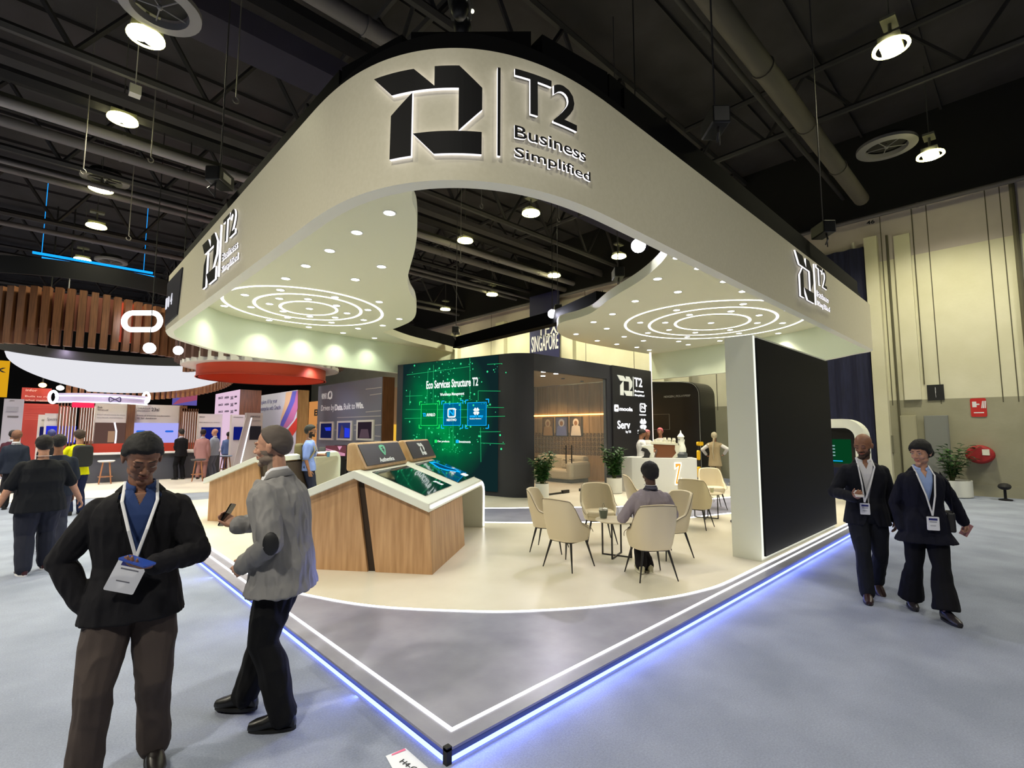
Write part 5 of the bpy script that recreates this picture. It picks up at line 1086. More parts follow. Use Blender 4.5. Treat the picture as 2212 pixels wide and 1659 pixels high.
class Body:
    def __init__(s, h=1.75, fat=1.0, fem=False, head=(0, 0, 0), lean=(0, 0), twist=0.0, lw=None, rw=None, lel=None, rel=None, lf=None, rf=None, lk=None, rk=None, pelvis=None, hips=0.0, ltoe=None, rtoe=None, lpitch=0.0, rpitch=0.0):
        k = h / 1.75; s.k = k; s.fat = fat; s.fem = fem
        V = lambda p: Vector(p) * k
        s.pel = V(pelvis or (0, 0, 0.93))
        sp = Vector((lean[0], lean[1], 1)).normalized()   # leaning: x = sideways, y = forwards is negative
        s.sp = sp; s.hx = Vector((math.cos(hips), math.sin(hips), 0)); s.sx = Vector((math.cos(twist), math.sin(twist), 0)); s.sx = (s.sx - sp * s.sx.dot(sp)).normalized()
        s.neck = s.pel + sp * 0.565 * k
        sw = (0.148 if fem else 0.166) * k * (1 + (fat - 1) * 0.45)
        s.shc = s.pel + sp * 0.448 * k
        s.sh = [s.shc + s.sx * sw - sp * 0.01, s.shc - s.sx * sw - sp * 0.01]
        hw_ = 0.088 * k * (1 + (fat - 1) * 0.5)
        s.hip = [s.pel + s.hx * hw_ - Vector((0, 0, .02 * k)), s.pel - s.hx * hw_ - Vector((0, 0, .02 * k))]
        s.fw = s.sx.cross(sp) * 1.0
        if s.fw.y > 0 and abs(twist) < PI / 2: s.fw = -s.fw
        d = [Vector((.235, -.03, .78)), Vector((-.235, -.03, .78))]
        wr = [V(lw) if lw else s.sh[0] + V((.05, -.05, -.53)), V(rw) if rw else s.sh[1] + V((-.05, -.05, -.53))]
        el = [lel or (.4, .8, -.1), rel or (-.4, .8, -.1)]
        s.el, s.wr = [], []
        for i in range(2):
            e, c = ik(s.sh[i], wr[i], .29 * k, .255 * k, el[i]); s.el.append(e); s.wr.append(c)
        ft = [V(lf) if lf else Vector((.1 * k, 0.01, .085 * k)), V(rf) if rf else Vector((-.1 * k, .01, .085 * k))]
        kn = [lk or (.05, -1, 0), rk or (-.05, -1, 0)]; s.kn, s.an = [], []
        for i in range(2):
            e, c = ik(s.hip[i], ft[i], .43 * k, .42 * k, kn[i]); s.kn.append(e); s.an.append(c)
        s.toe = [nrm(ltoe or (.15, -1, 0)), nrm(rtoe or (-.15, -1, 0))]; s.fp = [lpitch, rpitch]
        # head frame
        yaw, pit, rol = head; s.hm = Matrix.Translation(s.neck + sp * .065 * k + Vector((0, -0.02, 0.095 * k)) + Vector((0, -math.sin(pit) * .05, -abs(math.sin(pit)) * .02))) @ (Matrix.Rotation(yaw, 4, 'Z') @ Matrix.Rotation(pit, 4, 'X') @ Matrix.Rotation(rol, 4, 'Y')).to_4x4() @ Matrix.Scale(k * 1.06, 4)
    def stack(s, t, rings, e=2.4, n=20):
        "rings: height above pelvis, half width, half depth, forward offset"
        vs = []
        for z, a, b_, fo in rings:
            f = max(0, min(1, z / .5)); c = s.pel + (s.sp if z > 0 else Vector((0, 0, 1))) * z * s.k; x = (s.hx * (1 - f) + s.sx * f).normalized(); up = s.sp if z > 0 else Vector((0, 0, 1)); y = -up.cross(x).normalized()
            fa = 1 + (s.fat - 1) * (1.0 if z < .35 else .5); fb = 1 + (s.fat - 1) * (1.7 if z < .35 else .6)
            for i in range(n):
                th = 2 * PI * i / n; ca, sa = math.cos(th), math.sin(th)
                vs.append(c + x * (abs(ca) ** (2 / e) * math.copysign(1, ca) * a * s.k * fa) + y * ((abs(sa) ** (2 / e) * math.copysign(1, sa) * b_ * fb + fo) * s.k))
        m = len(rings); fs = [(i * n + j, i * n + (j + 1) % n, (i + 1) * n + (j + 1) % n, (i + 1) * n + j) for i in range(m - 1) for j in range(n)] + [tuple(range(n))[::-1], tuple(range((m - 1) * n, m * n))]
        t.add(vs, fs)
    def limb(s, t, pts, rad, n=12, seg=4, endball=True):
        P = []; Q = []
        for i in range(len(pts) - 1):
            for j in range(seg): f = j / seg; P.append(Vector(pts[i]).lerp(pts[i + 1], f)); Q.append((rad[i] * (1 - f) + rad[i + 1] * f) * s.k)
        P.append(Vector(pts[-1])); Q.append(rad[-1] * s.k); t.tube(P, Q, n)
        for p, r in ((P[0], Q[0]), (P[-1], Q[-1]))[:2 if endball else 1]: t.ball(p, r * .98, 10)
        for i in range(1, len(pts) - 1): t.ball(pts[i], rad[i] * s.k * .99, 10)
    def torso(s, t, ease, zmin=-.12, zmax=.54, flare=0.0):
        f = s.fem
        R_ = [(-.12, .13, .095, 0.0), (-.06, .168, .112, .012), (0, .17, .115, .012), (.1, .148 if f else .152, .10, 0), (.16, .132 if f else .148, .096, -.004), (.25, .146 if f else .16, .106 if f else .104, -.004), (.35, .158 if f else .178, .118 if f else .115, -.002), (.42, .16 if f else .18, .108, 0.004), (.465, .142 if f else .16, .09, .010), (.50, .108 if f else .122, .074, .014), (.53, .078, .064, .014), (.565, .056, .056, .012)]
        o = [(z, a + ease, b_ + ease, fo) for z, a, b_, fo in R_ if zmin <= z <= zmax]
        s.stack(t, o)
    def arm(s, t, i, ease, to=1.0):
        w_ = s.wr[i] if to >= 1 else s.el[i].lerp(s.wr[i], max(0, (to - .5) * 2)) if to > .5 else s.sh[i].lerp(s.el[i], to * 2)
        g = 1 + (s.fat - 1) * .6; pts = [s.sh[i]] + ([s.el[i]] if to > .5 else []) + [w_]; r = [(.050 + ease * .8) * g] + ([(.040 + ease) * g] if to > .5 else []) + [((.029 if to >= 1 else .037) + ease) * g if to > .5 else (.045 + ease) * g]
        s.limb(t, pts, r)
    def leg(s, t, i, ease, to=1.0, cuff=0.0, wide=0.0):
        g = 1 + (s.fat - 1) * .6; a = s.kn[i].lerp(s.an[i], to); cf = s.kn[i].lerp(s.an[i], .35) + Vector((0, .015, 0))
        s.limb(t, [s.hip[i], s.hip[i].lerp(s.kn[i], .5), s.kn[i], cf, a], [(.088 + ease) * g, (.076 + ease) * g, (.054 + ease) * g, (.053 + ease) * g + wide * .35, (.038 + ease + cuff + wide)], endball=not wide)
    def hand(s, t, i, hd=None, pn=None, curl=0.5, thumb=None, sp=0.0):
        k = s.k; w_ = s.wr[i]; fa = nrm(w_ - s.el[i]); d = nrm(hd) if hd else fa; side = 1 if i == 0 else -1
        pn = Vector(pn) if pn else Vector((-side, 0, 0)); pn = (pn - d * pn.dot(d)).normalized(); x = d.cross(pn).normalized()
        # x: across the palm; make it point to the thumb side (forwards when the arm hangs)
        if thumb is not None:
            if x.dot(Vector(thumb)) < 0: x = -x
        elif x.y > 0: x = -x
        c = w_ + d * .01 * k
        P = [w_ - d * .02 * k, w_ + d * .02 * k, w_ + d * .055 * k, w_ + d * .088 * k]; t2 = []
        vs = []; n = 10
        for p, a, b_ in zip(P, (.024, .028, .037, .037), (.02, .018, .015, .012)):
            for j in range(n): th = 2 * PI * j / n; vs.append(p + x * math.cos(th) * a * k + pn * math.sin(th) * b_ * k)
        t.add(vs, [(q * n + j, q * n + (j + 1) % n, (q + 1) * n + (j + 1) % n, (q + 1) * n + j) for q in range(3) for j in range(n)] + [tuple(range(n))[::-1], tuple(range(3 * n, 4 * n))])
        for f, (off, L_, r) in enumerate(((.029, .072, .0086), (.0095, .080, .0088), (-.0095, .074, .0086), (-.028, .058, .0078))):
            b0 = w_ + (d * .084 + x * off) * k; dd = (d + x * (off * (1.5 + sp * 10))).normalized(); pts = [b0 - dd * .015 * k, b0]; a_ = 0; cu = curl * (1 + f * .08)
            for sg, fr in enumerate((.45, .3, .25)):
                a_ += cu * (.8, 1.0, .7)[sg]; v = dd * math.cos(a_) + pn * math.sin(a_); pts.append(pts[-1] + v * L_ * fr * k)
            t.tube(pts, [r * k * q for q in (1.05, 1.05, 1.0, .95, .8)], 8); t.ball(pts[-1], r * k * .8, 8)
        tb = w_ + (d * .025 + x * .024 + pn * .006) * k; v1 = (d * .62 + x * .62 + pn * (.25 + curl * .3)).normalized(); v2 = (d * .85 + x * .2 + pn * (.2 + curl * .5)).normalized()
        pts = [tb, tb + v1 * .036 * k, tb + (v1 * .036 + v2 * .03) * k, tb + (v1 * .036 + v2 * .054) * k]; t.tube(pts, [.0125 * k, .0112 * k, .010 * k, .0082 * k], 8); t.ball(pts[-1], .0082 * k, 8)
        return w_ + d * .07 * k + pn * .02 * k, d, pn, x
    def headgeo(s, t, fem=False, beardy=0):
        M = s.hm; B = lambda c, r, n=16: t.ball(c, r, n, 0, M)
        B((0, .012, .035), (.076, .097, .088), 24); B((0, -.012, -.006), (.065, .081, .084), 20); B((0, -.03, -.068), (.047 if not fem else .042, .054, .042)); B((0, -.070, -.102), (.024, .020, .018)); B((0, .0, -.07), (.056, .06, .045))
        for q in (-1, 1):
            B((q * .034, -.060, -.030), (.023, .022, .024)); B((q * .029, -.083, .022), (.026, .012, .0085)); B((q * .031, -.0735, 0.002), (.0165, .0150, .0125)); B((q * .077, .008, -.008), (.009, .019, .031), 12); B((q * .083, .018, .004), (.007, .012, .018), 10); B((q * .013, -.098, -.034), (.009, .0095, .008), 10)
            B((q * .043, -.008, -.070), (.015, .036, .022))
        t.tube([M @ Vector(p) for p in ((0, -.080, .018), (0, -.094, -.005), (0, -.109, -.028), (0, -.102, -.040))], [.0075 * s.k, .0085 * s.k, .0125 * s.k, .009 * s.k], 8); B((0, -.108, -.030), (.0125, .011, .010), 10)
        B((0, -.086, -.058), (.024, .012, .0065), 12); B((0, -.084, -.070), (.021, .012, .0075), 12)
        s.limb(t, [s.neck + s.sp * -.05 * s.k, M @ Vector((0, .018, -.06))], [.060 if not fem else .052, .051 if not fem else .044])
def local(M, pc):
    Mi = np.array(M.inverted()); return pc @ Mi[:3, :3].T + Mi[:3, 3]
M_brow = mat('brow_dark', (30, 22, 18), .8); M_eye = mat('eye_dark', (28, 20, 16), .25); M_sclera = mat('eye_white', (205, 198, 190), .3)
def face_pick(B, beard=0, half=None):
    def f(pc):
        q = local(B.hm, pc); out = np.zeros(len(q), np.int32); x, y, z = np.abs(q[:, 0]), q[:, 1], q[:, 2]
        fr = (y < -.035) & (z > -.14) & (z < .12)
        if beard: out[(z < -.042 - .35 * np.maximum(0, -.0 - y) + .0 + .0 * x + .02 * 0) & (z > -.135) & (y < .02) & (z < -.02) & ~((z > -.052) & (y < -.03) & (x < .034) & (y > -.093)) ] = 3
        if beard: out[(z < -.022) & (z > -.10) & (x > .052) & (y < .0) & (y > -.05)] = 3; out[(y < -.07) & (z < -.044) & (z > -.056) & (x < .03)] = 3
        lips = fr & (y < -.085) & (z < -.0545) & (z > -.0755) & (x < .022); out[lips] = 1
        return out
    return f
def shellhead(B, name, m, parent, region, grow=.010, seed=1.0, rough=.004, nn=64, inner=.8):
    t = MB(); vs = []; nu, nv = nn, nn * 3 // 4
    C0 = Vector((0, .006, .025)); R0 = Vector((.079, .101, .096))
    for i in range(nv + 1):
        th = PI * i / nv
        for j in range(nu):
            ph = 2 * PI * j / nu; d = Vector((math.sin(th) * math.cos(ph), math.sin(th) * math.sin(ph), math.cos(th)))
            p = Vector((d.x * R0.x, d.y * R0.y, d.z * R0.z)) + C0
            if p.z < .02: p.x *= 1 - .0 * abs(p.z)
            w_ = region(p, d); w_ = max(0.0, min(1.0, w_))
            g = 1 + (grow / .09) + rough / .09 * (noise.noise(Vector((d.x * 9, d.y * 9, d.z * 26 + seed))) + 1.2 * noise.noise(Vector((d.x * 2.5, d.y * 2.5, d.z * 3 + seed))))
            sc = inner * (1 - w_) + g * w_ ; vs.append(B.hm @ (C0 + (p - C0) * sc))
    fs = [(i * nu + j, i * nu + (j + 1) % nu, (i + 1) * nu + (j + 1) % nu, (i + 1) * nu + j) for i in range(nv) for j in range(nu)]
    t.add(vs, fs); return t.build(name, m, parent, smooth=True)
def hair_region(front=.062, side=-.01, back=-.075, temple=.0):
    def f(p, d):
        # hairline height by position around the head
        if p.y < -.045: line = front + (.0 if abs(p.x) < .04 else -.6 * (abs(p.x) - .04) - temple)
        elif p.y < .01: k = (p.y + .045) / .055; line = (front - .02) * (1 - k) + side * k
        else: k = min(1, (p.y - .01) / .06); line = side * (1 - k) + back * k
        return (p.z - line) / .026 + .5
    return f
def lanyard(B, root, y_off, badge_at, m, bsz=(.09, .12), tilt=0.0, col=(225, 225, 232)):
    k = B.k; la = MB(); c = B.neck
    fwd = B.fw; top = [c + B.sx * .07 * k * q + Vector((0, 0, .02)) for q in (1, -1)]; end = Vector(badge_at)
    for i_, p in enumerate(top):
        mid = c + B.sx * .075 * k * (1 if i_ == 0 else -1) + fwd * .118 * k - B.sp * .07 * k
        pts = [c - fwd * .06 * k + B.sp * .0, p, mid, mid.lerp(end, .5) + fwd * .03 * k, end]; fl = []
        la.tube(pts, [(.0075, .0022)] * 5, 6)
    o = la.build('lanyard', m, root)
    b_ = MB(); T = Matrix.Translation(end) @ Matrix.Rotation(math.atan2(fwd.x, -fwd.y), 4, 'Z') @ Matrix.Rotation(tilt, 4, 'Y')
    b_.prism(rrect(-bsz[0] / 2, bsz[0] / 2, -bsz[1] - .01, -.01, .008), -.003, .003, 0, T=T, axis='y'); b_.box(-bsz[0] * .35, bsz[0] * .35, -.0042, -.003, -.045, -.025, 1, T=T); b_.box(-bsz[0] * .3, bsz[0] * .3, -.0042, -.003, -.062, -.056, 2, T=T); b_.box(-bsz[0] * .25, bsz[0] * .2, -.0042, -.003, -bsz[1] * .75, -bsz[1] * .72, 2, T=T)
    b_.build('badge', [mat('badge_white', col, .25), mat('badge_blue', (40, 44, 110), .5), mat('badge_grey', (110, 110, 120), .6)], root)
SKIN = {'tan': (150, 104, 78), 'brown': (128, 88, 68), 'fair': (196, 146, 120), 'dark': (92, 64, 50)}
def person(label, loc, yaw, B, skin='tan', vox=.008, top='jacket', topc=(24, 24, 28), shirt=(60, 80, 130), legc=(60, 54, 52), shoec=(20, 20, 22), hair=(20, 18, 18), hairf=None, beard=0, beardc=(50, 44, 40), hemz=-.10, group=None, hands=None, cuff=.012, sleeve=1.0, v_open=True, wide=0.0, ankle=1.0, openz=.06, amp=.004, hairgrow=.010, legease=.018, ease=.024, skirt=0.0, vw=.075, soles=None, eyes='open'):
    root_loc = Vector(loc)
    t = MB(); B.torso(t, 0.0); t2 = t
    for i in (0, 1): B.arm(t, i, -.002); B.leg(t, i, -.004)
    grips = []
    hd = hands or [dict(), dict()]
    for i in (0, 1): grips.append(B.hand(t, i, **hd[i]) if hd[i] is not None else None)
    B.headgeo(t, B.fem)
    mS = mat('skin_%s' % skin, SKIN[skin], .55, noise_c=tuple(int(c * .93) for c in SKIN[skin]), nscale=30); 
    mL = mat('lips_%s' % skin, tuple(int(c * q) for c, q in zip(SKIN[skin], (.86, .66, .64))), .5)
    mB = mat('beard_%d_%d' % beardc[:2], beardc, .9) 
    root = remeshed('person', t, [mS, mL, M_brow, mB, M_eye], None, min(vox, .012) if vox > .009 else (.0042 if vox < .007 else .0055), 2 if vox > .009 else 4, .5, pick=face_pick(B, beard))
    root.location = root_loc; root.rotation_euler = (0, 0, yaw); props(root, label, 'person', group)
    k = B.k
    cm = lambda nm, c, **kw: mat('%s_%d_%d_%d' % ((nm,) + tuple(c)), c, .85, spec=.2, bump=.25, bscale=320, **kw)
    # trousers
    t = MB(); B.torso(t, ease * .5, zmin=-.13, zmax=.13)
    for i in (0, 1): B.leg(t, i, legease, ankle, cuff, wide)
    remeshed('trousers', t, [cm('cloth', legc)], root, vox, 3, .5, folds(amp * 1.3, 7, 3.0))
    # top
    if top in ('jacket', 'blazer'):
        t = MB(); B.torso(t, .008, zmin=-.1, zmax=.57); 
        for i in (0, 1): B.arm(t, i, .006)
        def cuts(pc):
            r = pc - np.array(B.pel); hgt = r @ np.array(B.sp) / k; ac = np.abs(r @ np.array(B.sx)) / k; fr = (r @ np.array(B.fw)) / k
            return (hgt > .548) | ((fr > .01) & (hgt > .47) & (ac < (hgt - .47) * .42))
        so = remeshed('shirt', t, [cm('cloth', shirt)], root, .0045 if vox < .009 else .01, 2, .4, cut=cuts)
        t = MB(); A_ = np.linspace(-PI / 2 + .34, 1.5 * PI - .34, 26); up_, mid_, lo_ = [], [], []
        for a in A_:
            fr_ = max(0, -math.sin(a)) ; x_, y_ = math.cos(a), -math.sin(a)
            P3 = lambda r1, r2, z: B.neck + (B.sx * x_ * r1 + B.fw * (y_ * r2 - .012 * 0) + B.sp * z) * k
            up_.append(P3(.062, .066, .028 - .030 * fr_)); lo_.append(P3(.079, .082, -.010 - .045 * fr_ ** 3)); mid_.append(P3(.058, .062, -.012 - .03 * fr_))
        n = len(A_); vs = up_ + lo_ + mid_; t.add(vs, [(i, i + 1, n + i + 1, n + i) for i in range(n - 1)] + [(i, 2 * n + i, 2 * n + i + 1, i + 1) for i in range(n - 1)])
        c9 = t.build('shirt_collar', cm('cloth', tuple(min(255, int(c * 1.08)) for c in shirt)), so, smooth=True); sm9 = c9.modifiers.new('thick', 'SOLIDIFY'); sm9.thickness = .003
    t = MB()
    if top in ('jacket', 'blazer'):
        B.torso(t, ease, zmin=0, zmax=.53); g = 1 + (B.fat - 1)
        B.stack(t, [(hemz, .192 + skirt + ease, .125 + skirt * .7 + ease, .012), (hemz / 2, .18 + ease, .122 + ease, .012), (0.02, .168 + ease, .117 + ease, .012), (.1, .152 + ease, .102 + ease, 0)])
        for i in (0, 1): B.arm(t, i, .021, sleeve if sleeve >= 1 else sleeve); t.ball(B.sh[i] + B.sp * .0, (.064 * k), 12)
    else:
        B.torso(t, ease * .62, zmin=0, zmax=.55); B.stack(t, [(hemz, .178 + ease + skirt, .122 + ease + skirt, .012), (0.02, .168 + ease * .8, .117 + ease * .8, .012), (.1, .152 + ease * .6, .102 + ease * .6, 0)])
        for i in (0, 1): B.arm(t, i, .014 if sleeve >= 1 else .022, sleeve)
    fo = folds(amp, 11, 1.0 + loc[0], .32)
    # V opening: region in front of the chest
    N0 = np.array(B.neck); fw = np.array(B.fw); sx = np.array(B.sx); sp = np.array(B.sp); pel = np.array(B.pel)
    def cutf(pc):
        r = pc - pel; hgt = r @ sp / k; ac = np.abs(r @ sx) / k; fr = (r @ fw) / k
        wv = vw * np.clip((hgt - openz) / (.5 - openz), 0, 1) + .007
        kc = (fr > .045) & (hgt > openz) & (ac < wv)
        kc |= (hgt > .485) & (np.hypot(ac, fr) < .074) 
        if openz < .05: kc |= (fr > .05) & (hgt < openz) & (ac < .004 + (openz - hgt) * .35)
        return kc
    o = remeshed('jacket' if top == 'jacket' else 'blazer' if top == 'blazer' else top, t, [cm('cloth', topc)], root, vox, 3, .5, fo, cut=cutf if top in ('jacket', 'blazer') and v_open else None)
    if top in ('jacket', 'blazer') and v_open and vox < .014:
        for q in (1, -1):   # lapels
            t = MB(); A = []
            def sf(h_, a_):   # a point on the jacket front
                b_ = np.interp(h_, [0, .1, .16, .25, .35, .43, .485, .52], [.115, .10, .096, .105, .116, .105, .085, .07]) * (1 + (B.fat - 1) * 1.2) + ease + .0125
                w_ = .19 * (1 + (B.fat - 1) * .5); y = b_ * (1 - min(.98, abs(a_ / w_)) ** 2.4) ** (1 / 2.4)
                return B.pel + B.sp * h_ * k + B.sx * a_ * k * q + B.fw * (y - .012) * k
            hs = np.linspace(max(.05, openz), .505, 12); inn_, out_ = [], []
            for h_ in hs:
                f = (h_ - openz) / (.5 - openz); a0 = vw * max(0, min(1, f)) - .010 * min(1, f * 4); wdt = .062 * math.sin(min(1, f * 1.25 + .05) * PI * .55) if f < .78 else .045 - .07 * (f - .78)
                inn_.append(sf(h_, a0)); out_.append(sf(h_, a0 + wdt))
            n = len(hs); vs = inn_ + out_ + [p - B.fw * .006 for p in inn_] + [p - B.fw * .008 for p in out_]
            fs = [(i, i + 1, n + i + 1, n + i) for i in range(n - 1)] + [(2 * n + i, 3 * n + i, 3 * n + i + 1, 2 * n + i + 1) for i in range(n - 1)] + [(n + i, n + i + 1, 3 * n + i + 1, 3 * n + i) for i in range(n - 1)] + [(i, 2 * n + i, 2 * n + i + 1, i + 1) for i in range(n - 1)]
            t.add(vs, fs); t.build('lapel', cm('cloth', tuple(int(c * .92) for c in topc)), o, smooth=True)
        t = MB(); A_ = np.linspace(-.95, PI + .95, 30); up_, lo_, dn_ = [], [], []
        for a in A_:
            x_, y_ = math.cos(a), -math.sin(a); fr_ = max(0, y_); P3 = lambda r1, r2, z: B.neck + (B.sx * x_ * r1 + B.fw * y_ * r2 + B.sp * z) * k
            up_.append(P3(.074, .074, .012 - .05 * fr_)); lo_.append(P3(.112, .100, -.030 - .035 * fr_)); dn_.append(P3(.070, .070, -.035 - .06 * fr_))
        n = len(A_); t.add(up_ + lo_ + dn_, [(i, i + 1, n + i + 1, n + i) for i in range(n - 1)] + [(i, 2 * n + i, 2 * n + i + 1, i + 1) for i in range(n - 1)])
        c9 = t.build('collar', cm('cloth', topc), o, smooth=True); sm9 = c9.modifiers.new('thick', 'SOLIDIFY'); sm9.thickness = .006
    # shoes
    for i in (0, 1):
        t = MB(); a = B.an[i]; d = B.toe[i]; ph = B.fp[i]; sd = d.cross(Vector((0, 0, 1))).normalized(); T = Matrix.Translation(a) @ Matrix([[sd.x, d.x, 0, 0], [sd.y, d.y, 0, 0], [sd.z, d.z, 1, 0], [0, 0, 0, 1]]) @ Matrix.Rotation(ph, 4, 'X') @ Matrix.Scale(k, 4)
        rr = [(-.075, .022, .03), (-.06, .034, .052), (-.02, .037, .062), (.04, .040, .052), (.10, .047, .038), (.15, .044, .030), (.185, .026, .022)]
        vs = []; n = 12
        for y, a_, h_ in rr:
            for j in range(n):
                th = 2 * PI * j / n; z = math.sin(th); vs.append((a_ * math.cos(th), y, -.082 + (h_ if z > 0 else h_) * (1 + z) * (1.0 if z > 0 else 1.0)))
        t.add(vs, [(q * n + j, (q + 1) * n + j, (q + 1) * n + (j + 1) % n, q * n + (j + 1) % n) for q in range(len(rr) - 1) for j in range(n)] + [tuple(range(n)), tuple(range((len(rr) - 1) * n, len(rr) * n))[::-1]], 0, T)
        t.prism([(math.copysign(abs(math.cos(q)) ** .8, math.cos(q)) * .045, .055 + math.sin(q) * .135) for q in np.linspace(0, 2 * PI, 21)[:-1]], -.088, -.066, 1, T=T)
        t.build('shoe', [mat('shoe_%d' % shoec[0], shoec, .35), mat('sole_%d' % (soles or (20,))[0], soles or (20, 20, 20), .6)], root, smooth=True)
    if vox < .0125 and eyes:
        M = B.hm
        for q in (-1, 1):
            t = MB(); t.tube([M @ Vector((q * x_, y_, z_)) for x_, y_, z_ in ((.013, -.0945, .0235), (.024, -.0965, .0275), (.036, -.092, .0285), (.050, -.079, .0235))], [(.003 * k, .0024 * k), (.0042 * k, .003 * k), (.004 * k, .003 * k), (.0018 * k, .0018 * k)], 6); t.build('eyebrow', mat('hair_%d_%d' % (hair or beardc)[:2], hair or beardc, .8), root)
            t = MB()
            if eyes == 'down': t.tube([M @ Vector((q * x_, y_, z_)) for x_, y_, z_ in ((.019, -.0868, -.004), (.026, -.0902, -.0065), (.036, -.0900, -.0065), (.045, -.0835, -.003))], .0017 * k, 5, 0)
            else:
                t.ball((q * .031, -.0830, .001), (.0125, .0082, .0055), 14, 1, M); t.ball((q * .031, -.0868, .001), (.0050, .0052, .0048), 12, 0, M); t.tube([M @ Vector((q * x_, y_, z_)) for x_, y_, z_ in ((.018, -.0862, .003), (.025, -.0915, .0075), (.036, -.0910, .0075), (.045, -.083, .003))], .0014 * k, 5, 0)
            t.build('eye', [M_eye, M_sclera], root)
    if hair is not None: shellhead(B, 'hair', mat('hair_%d_%d' % hair[:2], hair, .6, spec=.3, bump=.4, bscale=240), root, hairf or hair_region(), hairgrow, rough=min(.004, hairgrow * .35))
    return root, grips
def slab_in_hand(root, g, name, size, m, off=(0, 0, 0), rot=None, cat_=None, label=None, B=None):
    pass
def Rz(yaw): return Matrix.Rotation(yaw, 4, 'Z')
def held(root, name, mb, mats, label, cat_, loc_local, rotm=None):
    "a held thing stays top-level; it is placed from the person's own frame"
    o = mb.build(name, mats); o.matrix_world = Matrix.Translation(root.location) @ Rz(root.rotation_euler[2]) @ Matrix.Translation(loc_local) @ (rotm.to_4x4() if rotm else Matrix.Identity(4)); return props(o, label, cat_)
def facing(px, py):  # yaw so that local -y points along (px, py)
    return math.atan2(px, -py)
M_phone = mat('phone_glass', (14, 16, 20), .15)
W3 = mat('lanyard_white', (218, 218, 224), .6)

# 1 the man looking at his phone, nearest at left
toCam = lambda p: (CAM.x - p.x, CAM.y - p.y)
p = onz(262, 1676, 0); d = toCam(p); y0_ = math.atan2(d[0], -d[1])
B = Body(1.76, 1.04, head=(.22, .50, 0), lean=(.0, -.03), lw=(.10, -.30, 1.12), lel=(.9, .5, -.4), rw=(-.20, -.02, .90), rel=(-1, .35, 0), lf=(.13, .06, .085), rf=(-.15, -.08, .085), twist=.05)
r, g = person('man in black jacket and brown trousers looking down at a blue phone', p, y0_ - .06, B, 'brown', .0065, 'jacket', (24, 23, 27), (48, 66, 112), (70, 61, 58), (26, 22, 22), hair=(16, 14, 15), hairf=hair_region(.066, -.012, -.07, .0), hands=[dict(hd=(-.75, -.55, .12), pn=(-.1, -.1, 1), curl=.45, thumb=(0, 1, .2)), dict(curl=.5)], openz=.10, amp=.006, hemz=-.12, vw=.085, beard=0, hairgrow=.010, ease=.03, legease=.022, eyes='down')
lanyard(B, r, 0, B.pel + B.sp * .22 * B.k + B.fw * .20 + Vector((-.0, 0, 0)), W3, (.13, .16), .38)
t = MB(); t.prism(rrect(-.036, .036, -.075, .075, .01), -.004, .004)
held(r, 'smartphone', t, mat('phone_blue', (36, 66, 150), .3), 'blue smartphone held by the man in the black jacket', 'phone', g[0][0] + Vector((-.02, -.03, .012)), Matrix.Rotation(.9, 3, 'Z') @ Matrix.Rotation(.25, 3, 'X'))
t = MB(); t.tube([(.033 * math.cos(a), .033 * math.sin(a), 0) for a in np.linspace(0, 2 * PI, 18)[:-1]], [(.006, .003)] * 17, 6, closed=True); wt = t.build('watch', mat('watch_steel', (190, 190, 195), .25, .9), r); wd = nrm(B.wr[0] - B.el[0]); wt.matrix_local = Matrix.Translation(B.wr[0] - wd * .008) @ wd.to_track_quat('Z', 'Y').to_matrix().to_4x4()
# 2 the man in the grey blazer, walking to the left, seen from behind his left side
p = onz(602, 1556, 0); d = toCam(p); base = math.atan2(d[0], -d[1])
B = Body(1.80, 1.06, head=(.02, .04, 0), lean=(.0, -.14), lw=(.17, -.17, .96), lel=(.5, .9, 0), rw=(-.10, -.36, 1.14), rel=(-.8, .3, -.3), lf=(.09, .06, .085), rf=(-.10, -.26, .095), lk=(0, -1, 0), rk=(0, -1, 0), twist=.0, rpitch=-.0, ltoe=(.1, -1, 0), rtoe=(-.05, -1, 0))
r, g = person('man in grey blazer and black trousers looking left, with grey goatee', p, base - 1.98, B, 'fair', .0065, 'blazer', (134, 132, 132), (214, 214, 220), (15, 15, 18), (14, 14, 16), hair=(86, 76, 70), hairf=hair_region(.085, .005, -.065, -.03), beard=1, beardc=(128, 112, 100), hands=[dict(curl=.5), dict(hd=(.1, -.8, .5), pn=(.5, .3, .4), curl=.7)], amp=.010, hemz=-.15, skirt=.015, hairgrow=.007, ease=.032, legease=.024, openz=.02)
pt = g[1][0]
t = MB(); t.prism(rrect(-.037, .037, -.078, .078, .01), -.004, .004); held(r, 'smartphone', t, M_phone, 'black smartphone in the right hand of the man in the grey blazer', 'phone', pt + Vector((-.005, -.015, .02)), Matrix.Rotation(1.15, 3, 'X') @ Matrix.Rotation(.2, 3, 'Z'))
t = MB(); 
q = B.el[0] + Vector((.036, .046, -.0)); t.ball((0, 0, 0), (.02, .045, .068), 14); ep = t.build('elbow_patch', mat('patch_black', (18, 18, 22), .6), r, smooth=True, label='black oval elbow patch'); ep.location = B.el[0] + Vector((.05, .022, .01)); ep.rotation_euler = (0.1, 0, .35)
